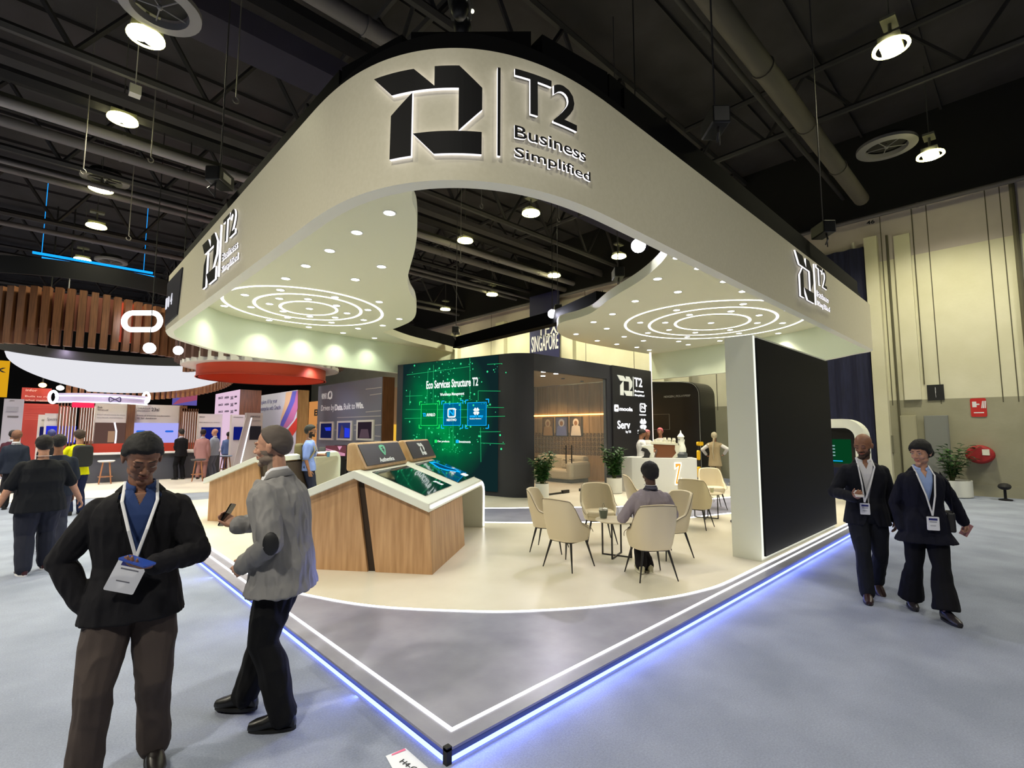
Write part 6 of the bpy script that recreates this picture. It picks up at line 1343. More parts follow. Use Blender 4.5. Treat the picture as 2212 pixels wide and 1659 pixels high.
# 3 bearded man in a light blue shirt with a paper cup
p = onz(662, 1103, HP); p.z = HP
B = Body(1.80, .98, head=(.0, .0, 0), lw=(.16, -.30, 1.14), lel=(.8, .5, -.5))
r, g = person('bearded man in light blue shirt with glasses, backpack and paper cup', p, facing(.86, -.5), B, 'tan', .009, 'shirt', (130, 152, 222), legc=(32, 36, 60), hair=(16, 14, 14), beard=1, beardc=(26, 20, 18), hands=[dict(hd=(-.3, -1, .1), pn=(-1, .2, .2), curl=.9, thumb=(0, 0, 1)), dict()], sleeve=.45, hairgrow=.012)
lanyard(B, r, 0, B.pel + B.sp * .16 * B.k + B.fw * .15, W3, (.08, .11))
t = MB(); t.lathe([(.028, -.06), (.038, .045), (.001, .045)], 16, 0); t.lathe([(.001, .058), (.036, .058), (.04, .045), (.001, .045)], 16, 1); held(r, 'paper_cup', t, [mat('cup_blue', (70, 130, 170), .5), mat('lid_grey', (120, 116, 112), .5)], 'blue paper cup with a grey lid held by the bearded man', 'cup', g[0][0] + Vector((-.015, -.02, .01)))
t = MB(); M = B.hm
for q in (-1, 1): t.tube([M @ Vector((q * .032 + .021 * math.cos(a), -.099, .0 + .017 * math.sin(a))) for a in np.linspace(0, 2 * PI, 15)[:-1]], .0018, 5, closed=True); t.tube([M @ Vector((q * .053, -.098, .004)), M @ Vector((q * .082, -.02, .006)), M @ Vector((q * .083, .01, 0))], .0018, 5)
t.build('glasses', mat('frame_red', (90, 40, 36), .4), r)
def backpack(B, root, col, strap, nm='backpack', big=1.0):
    t = MB(); T = Matrix.Translation(B.pel + B.sp * .30 * B.k - B.fw * .20) ; t.prism(rrect(-.15 * big, .15 * big, -.22 * big, .2 * big, .08), -.09, .08, T=T, axis='y'); o = t.build(nm, mat(nm + str(col[0]), col, .8), root, bevel=.04, smooth=True)
    for q in (-1, 1):
        k = B.k; s0 = B.shc + B.sx * .10 * q * k; pts = [s0 - B.fw * .13 * k - B.sp * .02, s0 + B.sp * .055 * k, s0 + B.fw * .11 * k - B.sp * .03 * k, s0 + B.fw * .135 * k - B.sp * .14 * k + B.sx * .02 * q, s0 + B.sx * .05 * q * k + B.fw * .06 * k - B.sp * .28 * k, s0 + B.sx * .04 * q * k - B.fw * .1 * k - B.sp * .34 * k]
        MB().tube(pts, [(.026, .006)] * 6, 8).build('strap', mat('strap%d' % strap[0], strap, .8), o, smooth=True)
backpack(B, r, (92, 82, 52), (150, 134, 84), big=.85)
# 4 heavy man in black seen from behind, with someone beyond him
p = onz(72, 1236, 0)
B = Body(1.70, 1.32, head=(0, .05, 0), lw=(.40, .0, .86), rw=(-.45, -.12, .86), lf=(.12, .12, .085), rf=(-.12, -.12, .085))
r, g = person('heavy man in black polo and dark jeans walking away', p, facing(-.15, 1), B, 'fair', .009, 'shirt', (24, 26, 32), legc=(40, 42, 54), hair=(24, 20, 20), sleeve=.42, hemz=-.14, shoec=(60, 20, 22), soles=(224, 222, 222), hairf=hair_region(.06, -.02, -.09), ease=.035, legease=.03)
MB().tube([B.neck + Vector((.075 * B.k * math.cos(a), .072 * B.k * math.sin(a), .015)) for a in np.linspace(0, 2 * PI, 18)[:-1]], [(.010, .003)] * 17, 6, closed=True).build('lanyard', W3, r)
p = onz(108, 1190, 0)
B = Body(1.70, 1.1); r, g = person('person in dark navy polo partly hidden behind the heavy man', p, facing(0, 1), B, 'tan', .012, 'shirt', (34, 40, 54), legc=(50, 52, 66), hair=(22, 20, 22), sleeve=.45)
# 6 man in the yellow shirt
p = onz(160, 1112, 0)
B = Body(1.78, 1.0, lean=(0, -.05), lw=(.06, -.25, 1.12), rw=(.0, -.26, 1.08), lel=(.9, .3, -.3), rel=(-.9, .3, -.3)); r, g = person('man in bright yellow t-shirt with a black backpack', p, facing(-.3, .95), B, 'fair', .009, 'tshirt', (226, 224, 10), legc=(28, 34, 66), hair=(60, 46, 40), sleeve=.4, hairgrow=.012)
backpack(B, r, (24, 25, 30), (26, 27, 32), big=1.1)
# 7.. far people at left
def simple(label, p, yaw, h=1.74, skin='tan', topc=(30, 32, 40), legc=(28, 28, 34), hair=(24, 20, 20), shirt=(210, 210, 215), top='jacket', vox=.016, **kw):
    B = Body(h, **{k_: v for k_, v in kw.items() if k_ in ('fat', 'fem', 'lean', 'lw', 'rw', 'lf', 'rf', 'head', 'lel', 'rel', 'pelvis', 'twist', 'lk', 'rk')}); return person(label, p, yaw, B, skin, vox, top, topc, shirt, legc, hair=hair, sleeve=kw.get('sleeve', 1.0), hemz=kw.get('hemz', -.12), skirt=kw.get('skirt', 0.0), shoec=kw.get('shoec', (20, 20, 22)))[0], B
simple('man in dark blue suit standing at the far left edge', (-2.0, 14.0, 0), facing(.2, 1), 1.76, topc=(34, 40, 54), legc=(24, 24, 30), hair=(120, 84, 66))
simple('person in maroon jacket beyond the man in the dark blue suit', (-2.15, 18.0, 0), facing(.3, 1), 1.76, topc=(72, 34, 46), hair=(28, 24, 28))
simple('person in black with blue headscarf near the red banner', (-1.35, 17.2, 0), facing(.1, 1), 1.78, topc=(30, 30, 36), hair=(56, 60, 104))
simple('man in black suit leaning at the tall counter', onz(388, 1036, 0), facing(-.4, .9), 1.82, topc=(18, 18, 22), legc=(16, 16, 20), lean=(0, -.08), lw=(.05, -.28, 1.15), rw=(-.1, -.3, 1.15), lf=(.14, 0, .085))
simple('man in dusty pink suit beside the wooden screen', (2.85, 19.15, 0), facing(.5, .8), 1.8, topc=(168, 126, 122), legc=(150, 110, 104), hair=(40, 30, 28), hemz=-.3)
simple('bald man in pale grey jacket beside the man in the pink suit', (3.35, 19.6, 0), facing(-.7, .6), 1.82, skin='fair', topc=(150, 160, 176), legc=(96, 100, 116), hair=None)
simple('person in blue shirt reflected light behind the white partition', (4.3, 21.5, 0), facing(.4, .9), 1.7, topc=(90, 110, 160), legc=(60, 60, 90), top='shirt')
simple('small person in white top crouching beside the bar stools', (-.75, 17.3, -.42), facing(1, .2), 1.62, skin='fair', topc=(224, 220, 224), legc=(24, 24, 34), top='shirt', pelvis=(0, 0, .72), lf=(.1, -.1, .5), rf=(-.1, .1, .5)) if False else None
# seated man in the mauve jacket on chair four
cpos = Vector((3.66, .95, HP)); ya = math.radians(55) + PI / 2
B = Body(1.78, 1.06, pelvis=(0, 0.03, .465), lean=(0.0, .06), head=(.05, .12, 0), lw=(.20, -.26, .66), rw=(-.20, -.28, .66), lel=(.6, .6, -.3), rel=(-.8, .5, -.3), lf=(-.06, -.20, .085), rf=(.05, -.16, .1), lk=(.3, -.5, 1), rk=(-.3, -.5, 1))
r, g = person('man in mauve grey jacket seated with his back to the camera', cpos, ya, B, 'dark', .008, 'jacket', (146, 136, 144), (90, 88, 100), (28, 24, 26), (196, 190, 160), hair=(20, 18, 20), hemz=-.05, hairf=hair_region(.06, -.02, -.085), hairgrow=.018, v_open=False, soles=(214, 210, 190), ease=.03, amp=.007)
MB().tube([B.neck + Vector((.072 * B.k * math.cos(a), .07 * B.k * math.sin(a), .03)) for a in np.linspace(0, 2 * PI, 18)[:-1]], [(.012, .003)] * 17, 6, closed=True).build('lanyard', W3, r)
# person seated beside the column
B = Body(1.72, 1.0, pelvis=(0, 0.0, .50), lean=(0, -.1), lw=(.12, -.42, .68), rw=(-.12, -.42, .70), lf=(.08, -.42, .085), rf=(-.1, -.36, .085), lk=(.1, -.5, 1), rk=(-.1, -.5, 1))
r, g = person('seated person in white shirt and grey trousers, mostly hidden by the column', (8.35, 1.5, HP), math.radians(165) + PI / 2, B, 'tan', .01, 'shirt', (206, 206, 210), legc=(112, 110, 104), shoec=(30, 30, 56), sleeve=.45, hands=[dict(curl=.6, hd=(0, -1, .1), pn=(0, .1, 1), thumb=(-1, 0, 0)), dict(curl=.6, hd=(0, -1, .1), pn=(0, .1, 1), thumb=(1, 0, 0))])
t = MB(); t.prism(rrect(-.035, .035, -.07, .07, .01), -.004, .004); held(r, 'smartphone', t, M_phone, 'black smartphone held over the second round table', 'phone', g[1][0] + Vector((0, -.03, .03)), Matrix.Rotation(.6, 3, 'X'))
# staff behind the counter
simple('barista in white t-shirt and black cap behind the counter', (11.4, 5.85, HP), facing(.7, -.7), 1.74, topc=(232, 232, 232), top='tshirt', sleeve=.42, lw=(.1, -.35, 1.15), rw=(-.1, -.36, 1.12), head=(0, .35, 0), vox=.011, hair=(12, 12, 12))
simple('person in pink checked headscarf just behind the barista', (11.95, 5.98, HP), facing(-.4, -.9), 1.72, topc=(220, 218, 214), hair=(206, 120, 126), top='shirt')
simple('person in pink headdress behind the espresso machine', (12.75, 5.98, HP), facing(-.9, -.2), 1.78, topc=(220, 218, 214), hair=(196, 104, 112), top='shirt')
# person in beige with headscarf
r, B = simple('person in beige vest, trousers and headscarf seen from behind', (15.0, 5.25, 0), facing(1, .35), 1.72, topc=(164, 146, 116), legc=(158, 140, 110), hair=None, top='vest', sleeve=.12, lw=(.30, -.16, 1.02), rw=(-.30, -.1, 1.06), lel=(.9, .5, 0), rel=(-.9, .5, 0), hemz=-.3, skirt=.02, shoec=(210, 206, 200), vox=.011)
t = MB(); 
for i in (0, 1): B.arm(t, i, .018)
remeshed('sleeves', t, [mat('sleeve_white', (226, 222, 222), .8)], r, .01, 2, .5, folds(.004, 9, 2))
shellhead(B, 'headscarf', mat('scarf_beige', (188, 176, 150), .85), r, lambda p, d: (1 if (p.y > -.06 or p.z > .07) else 0), .016)
t = MB(); s0 = B.neck - B.fw * .1; t.tube([B.hm @ Vector((0, .09, -.06)), s0 + Vector((.02, .03, -.1)), s0 + Vector((.05, .05, -.35)), s0 + Vector((.02, .05, -.62))], [(.05, .03), (.07, .02), (.08, .015), (.04, .01)], 10); t.build('scarf_tail', mat('scarf_beige', (188, 176, 150), .85), r, smooth=True)
# bald man with badge
p = onz(1883, 1290, 0)
B = Body(1.74, 1.03, head=(-.5, .24, 0), lean=(0, -.03), rw=(-.16, -.30, 1.10), rel=(-.8, .5, -.4), lw=(.26, .02, .86), lf=(.10, .20, .13), rf=(-.07, -.16, .085), lpitch=-.5)
r, g = person('bald bearded man in dark suit walking with a phone and white lanyard', p, facing(-.98, -.42), B, 'tan', .008, 'jacket', (24, 25, 33), (224, 222, 226), (24, 26, 34), (44, 22, 22), hair=None, beard=1, beardc=(70, 52, 42), hands=[dict(curl=.4), dict(hd=(.1, -.9, .3), pn=(.6, .1, .8), curl=.6, thumb=(0, 0, 1))], openz=.03, amp=.005, hemz=-.14, eyes='down')
lanyard(B, r, 0, B.pel + B.sp * .12 * B.k + B.fw * .19 - B.sx * .05, W3, (.09, .12))
t = MB(); t.prism(rrect(-.036, .036, -.075, .075, .01), -.004, .004); held(r, 'smartphone', t, mat('phone_pale', (200, 196, 196), .3), 'pale smartphone held by the bald man', 'phone', g[1][0] + Vector((.0, -.02, .015)), Matrix.Rotation(.35, 3, 'X'))
# woman in a wide dark jacket
p = onz(2010, 1325, 0)
B = Body(1.68, 1.0, True, head=(-.8, .14, 0), lean=(.0, -.03), lw=(.40, .14, .93), lel=(.5, .9, 0), rw=(-.20, -.02, .86), lf=(.06, -.2, .085), rf=(-.10, .18, .09))
r, g = person('woman in wide navy jacket and flared trousers carrying a shoulder bag', p, facing(-.95, -.5), B, 'fair', .008, 'jacket', (17, 18, 32), (150, 172, 220), (15, 15, 20), (40, 36, 40), hair=(16, 14, 16), hairf=hair_region(.05, -.045, -.08), hands=[dict(curl=.9, hd=(.5, .4, -.7)), dict(curl=.4)], skirt=.045, hemz=-.20, wide=.045, ankle=.96, openz=.12, amp=.006, hairgrow=.012, ease=.03)
lanyard(B, r, 0, B.pel + B.sp * .10 * B.k + B.fw * .20, W3, (.10, .13))
t = MB(); t.ball(B.hm @ Vector((.01, .12, -.02)), (.05, .045, .05), 12); t.build('hair_bun', mat('hair_16_14', (16, 14, 16), .6), r, smooth=True)
b_ = empty('shoulder_bag', r.location, r.rotation_euler[2], 'small black shoulder bag under the arm of the woman', 'bag')
T = Matrix.Translation(B.sh[0] + Vector((.085, .03, -.40))); MB().prism([(-.12, -.10), (.12, -.10), (.105, .09), (-.105, .09)], -.03, .03, T=T @ Matrix.Rotation(PI / 2, 4, 'Z') if False else T @ Matrix.Rotation(1.3, 4, 'Z'), axis='y').build('bag_body', mat('bag_black', (26, 26, 30), .5), b_, bevel=.015)
MB().tube([B.sh[0] + Vector((.075, -.06, -.32)), B.sh[0] + Vector((.07, -.055, -.05)), B.sh[0] + Vector((.01, -.02, .078)), B.sh[0] + Vector((.05, .09, -.05)), B.sh[0] + Vector((.08, .12, -.32))], [(.012, .003)] * 5, 6).build('strap', mat('bag_black', (26, 26, 30), .5), b_)
t = MB(); t.box(-.035, .035, -.006, .006, -.065, .065); held(r, 'wallet', t, mat('wallet_pink', (170, 120, 124), .5), 'dusty pink wallet in the swinging hand of the woman', 'wallet', g[0][0] + Vector((.02, .02, -.03)), Matrix.Rotation(.5, 3, 'Y'))
# ------------------------------------------------------------------ neighbouring stands at left
M_slat = wood('slat_wood', (92, 58, 36), (120, 78, 50), (14, 14, .8)); M_slat2 = wood('slat_wood2', (150, 100, 66), (176, 122, 84), (14, 14, .8))
M_red = mat('stand_red', (196, 62, 42), .5); M_ored = mat('orange_red', (214, 78, 50), .5)
rx, ry, rr_ = -.45, 20.7, 3.6
rg = empty('ring_canopy', (rx, ry, 0), 0, 'large round hanging canopy with brown slats and a lit white oval ring', 'canopy')
def slats(parent, r, z0, z1, n, w_, d_, m, a0=0, a1=360, name='slats', taper=0.0):
    t = MB()
    for k in range(n):
        a = math.radians(a0 + (a1 - a0) * k / n); T = Matrix.Rotation(a, 4, 'Z'); zz = z1 + .06 * math.sin(k * .35); t.box(r - d_ / 2, r + d_ / 2, -w_ / 2, w_ / 2, z0, zz, T=T)
    o = t.build(name, m, parent); return o
slats(rg, rr_, 4.25, 5.9, 54, .17, .2, M_slat, 160, 391)
def cylband(parent, r, z0f, z1f, m, name, a0=0, a1=360, n=96, th=.05):
    t = MB(); k = []
    for i in range(n + 1):
        a = math.radians(a0 + (a1 - a0) * i / n)
        for rr2, z in ((r, z0f(a)), (r, z1f(a)), (r + th, z1f(a)), (r + th, z0f(a))): t.v.append((rr2 * math.cos(a), rr2 * math.sin(a), z))
    for i in range(n):
        for j in range(4): t.f.append([i * 4 + j, (i + 1) * 4 + j, (i + 1) * 4 + (j + 1) % 4, i * 4 + (j + 1) % 4]); t.m.append(0)
    return t.build(name, m, parent, smooth=True)
cylband(rg, rr_ - .22, lambda a: 4.75, lambda a: 5.85, mat('ring_brown', (112, 54, 40), .6), 'inner_drum', 170, 285)
cylband(rg, rr_ - .22, lambda a: 4.55, lambda a: 5.8, M_ored, 'red_drum', 276, 345)
def bandz(a):
    d = math.degrees(a); z = 4.3 - .75 * max(0, math.sin(a) * .9 + .35)
    if d > 85: w_ = max(0, min(1, (146 - d) / 52)); w_ = w_ ** .55; z = 4.58 - (4.58 - 3.37) * w_ if d > 100 else z + (4.58 - 1.21 - z) * (d - 85) / 15
    return z
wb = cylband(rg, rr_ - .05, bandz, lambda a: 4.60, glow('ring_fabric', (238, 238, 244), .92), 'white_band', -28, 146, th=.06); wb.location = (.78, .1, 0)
bt_ = cylband(rg, rr_ - .1, lambda a: 4.61, lambda a: 4.95, M_black, 'black_truss', -20, 160); bt_.location = (.78, .1, 0)
cylband(rg, rr_ + .3, lambda a: 6.2, lambda a: 6.7, M_black, 'top_truss', 0, 360)
# lit oval ring on the slats
ang = math.radians(0); q0 = onz(307, 694, 5.2)
ov = MB(); dirv = Vector((q0.x - CAM.x, q0.y - CAM.y, 0)).normalized(); hh = 14.6
c = atd(307, 694, 15.2); uu = Vector((.72, -.69, 0)); OF = Frame(c, uu)
pts = [OF((.29 * (1 if math.cos(a) >= 0 else -1) + .26 * math.cos(a), .26 * math.sin(a), 0)) for a in np.linspace(0, 2 * PI, 41)[:-1]]
ov.tube(pts, [(.075, .075)] * 40, 8, closed=True); oo = ov.build('oval_light', glow('oval_led', (255, 250, 255), 8), rg); oo.matrix_parent_inverse = Matrix.Translation((-rx, -ry, 0))
for p, r_ in (((323, 752), .16), ((385, 757), .13)):
    flood(atd(p[0], p[1], 14.0), ['bright floodlight hanging inside the slatted ring, left one', 'bright floodlight hanging inside the slatted ring, right one'][p[0] > 350], (-1.6, 0, 1.8), 60, r_)
for p, c_ in (((92, 832), (255, 190, 110)), ((130, 838), (255, 240, 220))):
    q = atd(p[0], p[1], 21); l = empty('stand_light', q, 0, ['orange glowing spotlight under the white band of the ring', 'white glowing spotlight under the white band of the ring'][p[0] > 100], 'spotlight')
    MB().ball((0, 0, 0), (.13, .13, .1), 12).build('glass', glow('lamp_c%d' % c_[1], c_, 12), l); MB().cyl((0, 0, .1), (0, 0, 11.5 - q.z), .03).build('body', M_black, l)
# red cylinder canopy
rc = empty('red_canopy', (4.06, 16.5, 0), 0, 'round hanging orange red canopy with white rim and dark slats', 'canopy')
cylband(rc, 2.0, lambda a: 3.58, lambda a: 3.98, M_ored, 'red_drum'); cylband(rc, 2.0, lambda a: 3.58, lambda a: 3.6, M_ored, 'rim', th=.08)
MB().lathe([(.001, 3.97), (2.0, 3.97), (2.0, 4.0), (.001, 4.0)], 60).build('red_top', M_ored, rc)
cylband(rc, 2.45, lambda a: 3.95, lambda a: 4.25, mat('rim_white', (220, 218, 214), .5), 'white_rim'); MB().lathe([(2.06, 3.96), (2.5, 3.96), (2.5, 3.99), (2.06, 3.99)], 60, cap=False).build('white_soffit', mat('rim_white', (220, 218, 214), .5), rc)
cylband(rc, 2.42, lambda a: 4.25, lambda a: 5.0, mat('rim_white2', (196, 190, 186), .6), 'back_drum'); slats(rc, 2.58, 4.05, 5.0, 44, .1, .18, mat('slat_dark', (84, 58, 52), .6))
t = MB(); RF = Frame(onz(424, 775, 4.5), (.95, -.3, 0)); a = onz(424, 775, 4.5); add_text(t, 'CLE', -.35, .35, -.15, .12, 0, .03, Frame(a, (.8, -.6, 0)), bold=.02); o = t.build('red_lettering', glow('red_letters', (255, 70, 60), 1.6), rc); o.matrix_parent_inverse = Matrix.Translation((-4.06, -16.5, 0))
# second, far slatted ring
t = MB()
for k in range(40):
    a = math.radians(-20 + 128 * k / 39); zb_ = bandz(a); T = Matrix.Translation((.78, .1, 0)) @ Matrix.Rotation(a, 4, 'Z'); t.box(rr_ + .07, rr_ + .23, -.055, .055, zb_ - .3, zb_ + .25, T=T)
t.build('lower_slats', M_slat2, rg)
# wall panels in the x = const plane
def xwall(name, x, px0, px1, pyt, cat_, label, m, th=.35, ztop=None, side=M_slat):
    fr = Frame((x, 0, 0), (0, -1, 0)); (u0, v1) = fr.pix(px0, pyt[0]); (u1, v1b) = fr.pix(px1, pyt[1]); zt = ztop or (v1 + v1b) / 2
    r = empty(name, (0, 0, 0), 0, label, cat_); MB().box(u0, u1, 0, zt, -.02, 0, T=fr).build('face', m, r); MB().box(u0, u1 + .03, 0, zt, -th, -.021, T=fr).build('core', side, r); return r, fr, (u0, u1, zt)
M_grey = mat('panel_grey', (112, 116, 134), .5)
dw, fr, ext = xwall('printed_wall', 6.55, 688, 826, (835, 813), 'wall panel', 'grey printed wall reading Driven by Data. Built to Win.', M_grey, .45)
Kd = lambda x, y: fr.pix(400 + x * 500 / 2183, 740 + y * 500 / 2183, .01)
def ptxt(s, a, b_, m, parent, K_, F_, d=.004, bold=0.0): return stext(s, a, b_, m, parent, F_, K_, d, bold, 'lettering')
Wt = mat('print_white', (236, 238, 242), .6, emit=.15)
ptxt('Driven by', (1283, 592), (1403, 655), Wt, dw, Kd, fr); ptxt('Data.', (1412, 583), (1487, 637), Wt, dw, Kd, fr, bold=.04); ptxt('Built to', (1497, 575), (1600, 626), Wt, dw, Kd, fr); ptxt('Win.', (1608, 566), (1682, 620), Wt, dw, Kd, fr, bold=.04)
ptxt('ORACLE', (1288, 482), (1334, 497), Wt, dw, Kd, fr, bold=.03); ptxt('RED BULL', (1288, 500), (1334, 514), Wt, dw, Kd, fr, bold=.03); ptxt('RACING', (1290, 517), (1334, 530), Wt, dw, Kd, fr)
t = MB(); c = Kd(1368, 495); t.tube([fr((c[0] + .16 * math.cos(a), c[1] + .14 * math.sin(a), .01)) for a in np.linspace(0, 2 * PI, 20)[:-1]], .03, 6, closed=True); a, b_ = Kd(1344, 480), Kd(1346, 532); t.box(a[0], b_[0], b_[1], a[1], 0, .01, T=fr); t.build('emblem', Wt, dw)
ptxt('ORACLE', (1350, 516), (1386, 527), Wt, dw, Kd, fr)
for a, b_ in (((1430, 708), (1845, 692)), ((1700, 440), (1850, 422)), ((1740, 495), (1850, 480)), ((1590, 778), (1630, 777)), ((1405, 825), (1445, 825)), ((1590, 826), (1630, 825)), ((1785, 780), (1850, 775)), ((1700, 655), (1845, 642)), ((1785, 880), (1840, 885)), ((1785, 928), (1840, 930))):
    p, q = Kd(*a), Kd(*b_); MB().prism([(p[0], p[1] - .012), (q[0], q[1] - .012), (q[0], q[1] + .012), (p[0], p[1] + .012)], 0, .004, T=fr).build('streak', mat('streak_pale', (190, 186, 186), .6), dw)
for i, (a, b_, c_) in enumerate((((1278, 748), (1400, 920), (30, 36, 90)), ((1442, 740), (1577, 924), (56, 62, 130)), ((1626, 732), (1782, 926), (54, 42, 54)))):
    (u0, v1), (u1, v0) = Kd(*a), Kd(*b_); sc = empty('wall_screen', (0, 0, 0), 0, ['white framed dark screen with a blue shape, leftmost on the grey printed wall', 'white framed screen with a blue and violet scene, middle one on the grey wall', 'white framed dark brown screen, rightmost on the grey printed wall'][i], 'screen', 'framed screens on the grey wall')
    MB().box(u0, u1, v0, v1, 0, .05, T=fr).build('frame', mat('rim_white', (220, 218, 214), .5), sc); w_, h_ = u1 - u0, v1 - v0
    t = MB(); t.box(u0 + w_ * .1, u1 - w_ * .1, v0 + h_ * .1, v1 - h_ * .1, .05, .055, 0, T=fr)
    if i == 0: t.prism([(u0 + w_ * .4, v0 + h_ * .68), (u0 + w_ * .85, v0 + h_ * .7), (u0 + w_ * .85, v0 + h_ * .5), (u0 + w_ * .5, v0 + h_ * .5)], .055, .058, 1, T=fr)
    if i == 1: t.prism([(u0 + w_ * .55, v0 + h_ * .15), (u0 + w_ * .88, v0 + h_ * .15), (u0 + w_ * .88, v0 + h_ * .6), (u0 + w_ * .55, v0 + h_ * .65)], .055, .058, 1, T=fr); t.prism([(u0 + w_ * .2, v0 + h_ * .12), (u0 + w_ * .5, v0 + h_ * .12), (u0 + w_ * .5, v0 + h_ * .5), (u0 + w_ * .35, v0 + h_ * .8)], .055, .058, 2, T=fr)
    if i == 2: t.prism([(u0 + w_ * .2, v0 + h_ * .12), (u0 + w_ * .8, v0 + h_ * .12), (u0 + w_ * .7, v0 + h_ * .55), (u0 + w_ * .3, v0 + h_ * .55)], .055, .058, 2, T=fr)
    t.build('picture', [glow('pic_dark%d' % i, c_, .6), glow('pic_blue', (40, 60, 220), 1), glow('pic_brown', (100, 80, 90), .7)], sc)
# colourful wall, pink wall
ew, fe, ex = xwall('printed_wall', 6.6, 558, 643, (854.5, 843), 'wall panel', 'white printed wall with orange, blue and red swirls', mat('print_pale', (206, 206, 222), .5), .5, side=M_oak)
Ke = lambda x, y: fe.pix(400 + x * 500 / 2183, 740 + y * 500 / 2183, .01)
for s, a, b_ in (('Explore AI for your', (708, 545), (865, 578)), ('enterprise with Oracle', (706, 605), (898, 640))): ptxt(s, a, b_, mat('print_lilac', (130, 130, 170), .6), ew, Ke, fe)
for c_, pl in (((224, 186, 150), [(950, 470), (1010, 460), (985, 560), (950, 640), (905, 740), (890, 800), (905, 700), (940, 560)]), ((96, 96, 190), [(1010, 460), (1050, 455), (1030, 560), (970, 700), (905, 830), (885, 800), (905, 740), (960, 620)]), ((186, 110, 160), [(1050, 455), (1062, 452), (1060, 620), (1020, 730), (960, 800), (905, 830), (970, 700), (1030, 560)]), ((206, 60, 50), [(1055, 700), (1030, 740), (960, 830), (920, 900), (925, 1000), (950, 1010), (980, 930), (1050, 820)])):
    q = [Ke(*p) for p in pl]; t = MB(); t.prism(q, .0, .004 + c_[0] * 1e-5, T=fe); t.build('swirl', mat('swirl%d' % c_[0], c_, .5), ew)
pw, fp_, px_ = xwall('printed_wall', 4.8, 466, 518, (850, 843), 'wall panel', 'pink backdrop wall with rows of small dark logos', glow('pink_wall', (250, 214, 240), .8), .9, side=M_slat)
Kp = lambda x, y: fp_.pix(400 + x * 500 / 2183, 740 + y * 500 / 2183, .01)
for r_ in range(3):
    for c_, (s, x0, x1) in enumerate((('ORACLE', 312, 355), ('NVIDIA', 372, 412), ('SAS', 428, 452), ('IBM', 466, 486))):
        y = 515 + r_ * 65 - c_ * 4; ptxt(s, (x0, y), (x1, y + 14 + (14 if c_ == 2 else 0)), mat('print_ink', (60, 50, 80), .6), pw, Kp, fp_, bold=.03)
# y = const panels of the stand behind the bar counter
def ypanel(label, y, px0, px1, pyt, pyb, m, name='partition', cat_='partition'):
    fr = Frame((0, y, 0), (1, 0, 0)); (u0, v1) = fr.pix(px0, pyt); (u1, v0) = fr.pix(px1, pyb); r = empty(name, (0, 0, 0), 0, label, cat_); MB().box(u0, u1, 0.0, v1, -.25, 0, T=fr).build('panel', m, r); return r, fr, (u0, u1, v0, v1)
M_pnl = mat('panel_white', (206, 200, 200), .5); M_ink = mat('print_ink2', (96, 92, 100), .6)
K1 = lambda x, y: (0 + x * 480 / 1810, 560 + y * 440 / 1659)
def pan(label, y, x0, x1, yt, sx0, sx1, sy0, sy1, scol, texts, extra=None, frame_c=M_pnl):
    a = K1(x0, yt); b_ = K1(x1, 1500); r, fr, e = ypanel(label, y, a[0], b_[0], a[1], b_[1], frame_c)
    (u0, v1) = fr.pix(*K1(sx0, sy0)); (u1, v0) = fr.pix(*K1(sx1, sy1)); s = MB(); s.box(u0, u1, v0, v1, 0, .03, T=fr); so = s.build('screen', scol, r)
    for s_, p, q, b2 in texts:
        (tu0, tv1), (tu1, tv0) = fr.pix(*K1(*p)), fr.pix(*K1(*q)); t = MB(); add_text(t, s_, tu0, tu1, tv0, tv1, 0.002, .01, fr, bold=b2); t.build('lettering', M_ink, r)
    return r, fr, so
r, fr, so = pan('white display panel reading 23 with a pale violet screen', 22, 1080, 1470, 1180, 1095, 1452, 1332, 1510, glow('scr_lilac', (176, 176, 250), .95), [('ORACLE', (1120, 1208), (1222, 1222), 0), ('Database', (1120, 1228), (1222, 1240), 0), ('23ai', (1235, 1208), (1296, 1240), .02), ('Future of enterprise transformation', (1118, 1268), (1385, 1284), 0), ('AI for databases', (1118, 1288), (1275, 1302), 0)])
for x0, x1 in ((1108, 1182), (1343, 1412)):
    (u0, v1), (u1, v0) = fr.pix(*K1(x0, 1394)), fr.pix(*K1(x1, 1410)); MB().prism(rrect(u0, u1, v0, v1, .05), .03, .035, T=fr).build('button', glow('btn_blue', (40, 110, 230), .9), so)
r, fr, so = pan('white display panel with a brown picture screen split by a lit curve', 22, 745, 1035, 1172, 775, 1035, 1330, 1505, glow('scr_brown', (122, 92, 84), .55), [('Oracle', (795, 1196), (832, 1214), 0), ('Cloud', (795, 1222), (880, 1232), 0), ('Cloud infrastructure for every', (790, 1262), (1020, 1274), 0), ('workload, everywhere', (790, 1286), (1000, 1297), 0)])
t = MB(); t.tube([fr(tuple(fr.pix(*K1(x, y))) + (.05,)) for x, y in ((932, 1330), (946, 1400), (942, 1460), (936, 1505))], .03, 6); t.build('lit_curve', glow('curve_white', (245, 240, 255), 1.5), so)
(u0, v1), (u1, v0) = fr.pix(*K1(880, 1400)), fr.pix(*K1(928, 1490)); t = MB(); t.box(u0, u1, v0, v1, .03, .034, T=fr); t.build('bright_patch', glow('scr_tan', (190, 150, 120), .7), so)
pan('white display panel with a deep blue screen behind the yellow shirt', 21.5, 368, 480, 1255, 378, 610, 1358, 1500, glow('scr_blue', (40, 50, 220), .9), [('Spectra', (385, 1290), (465, 1322), 0)])
pan('narrow white display panel left of the blue screen', 22.2, 314, 372, 1265, 326, 352, 1365, 1480, glow('scr_dim', (40, 40, 100), .6), [('o', (340, 1305), (360, 1315), 0)])
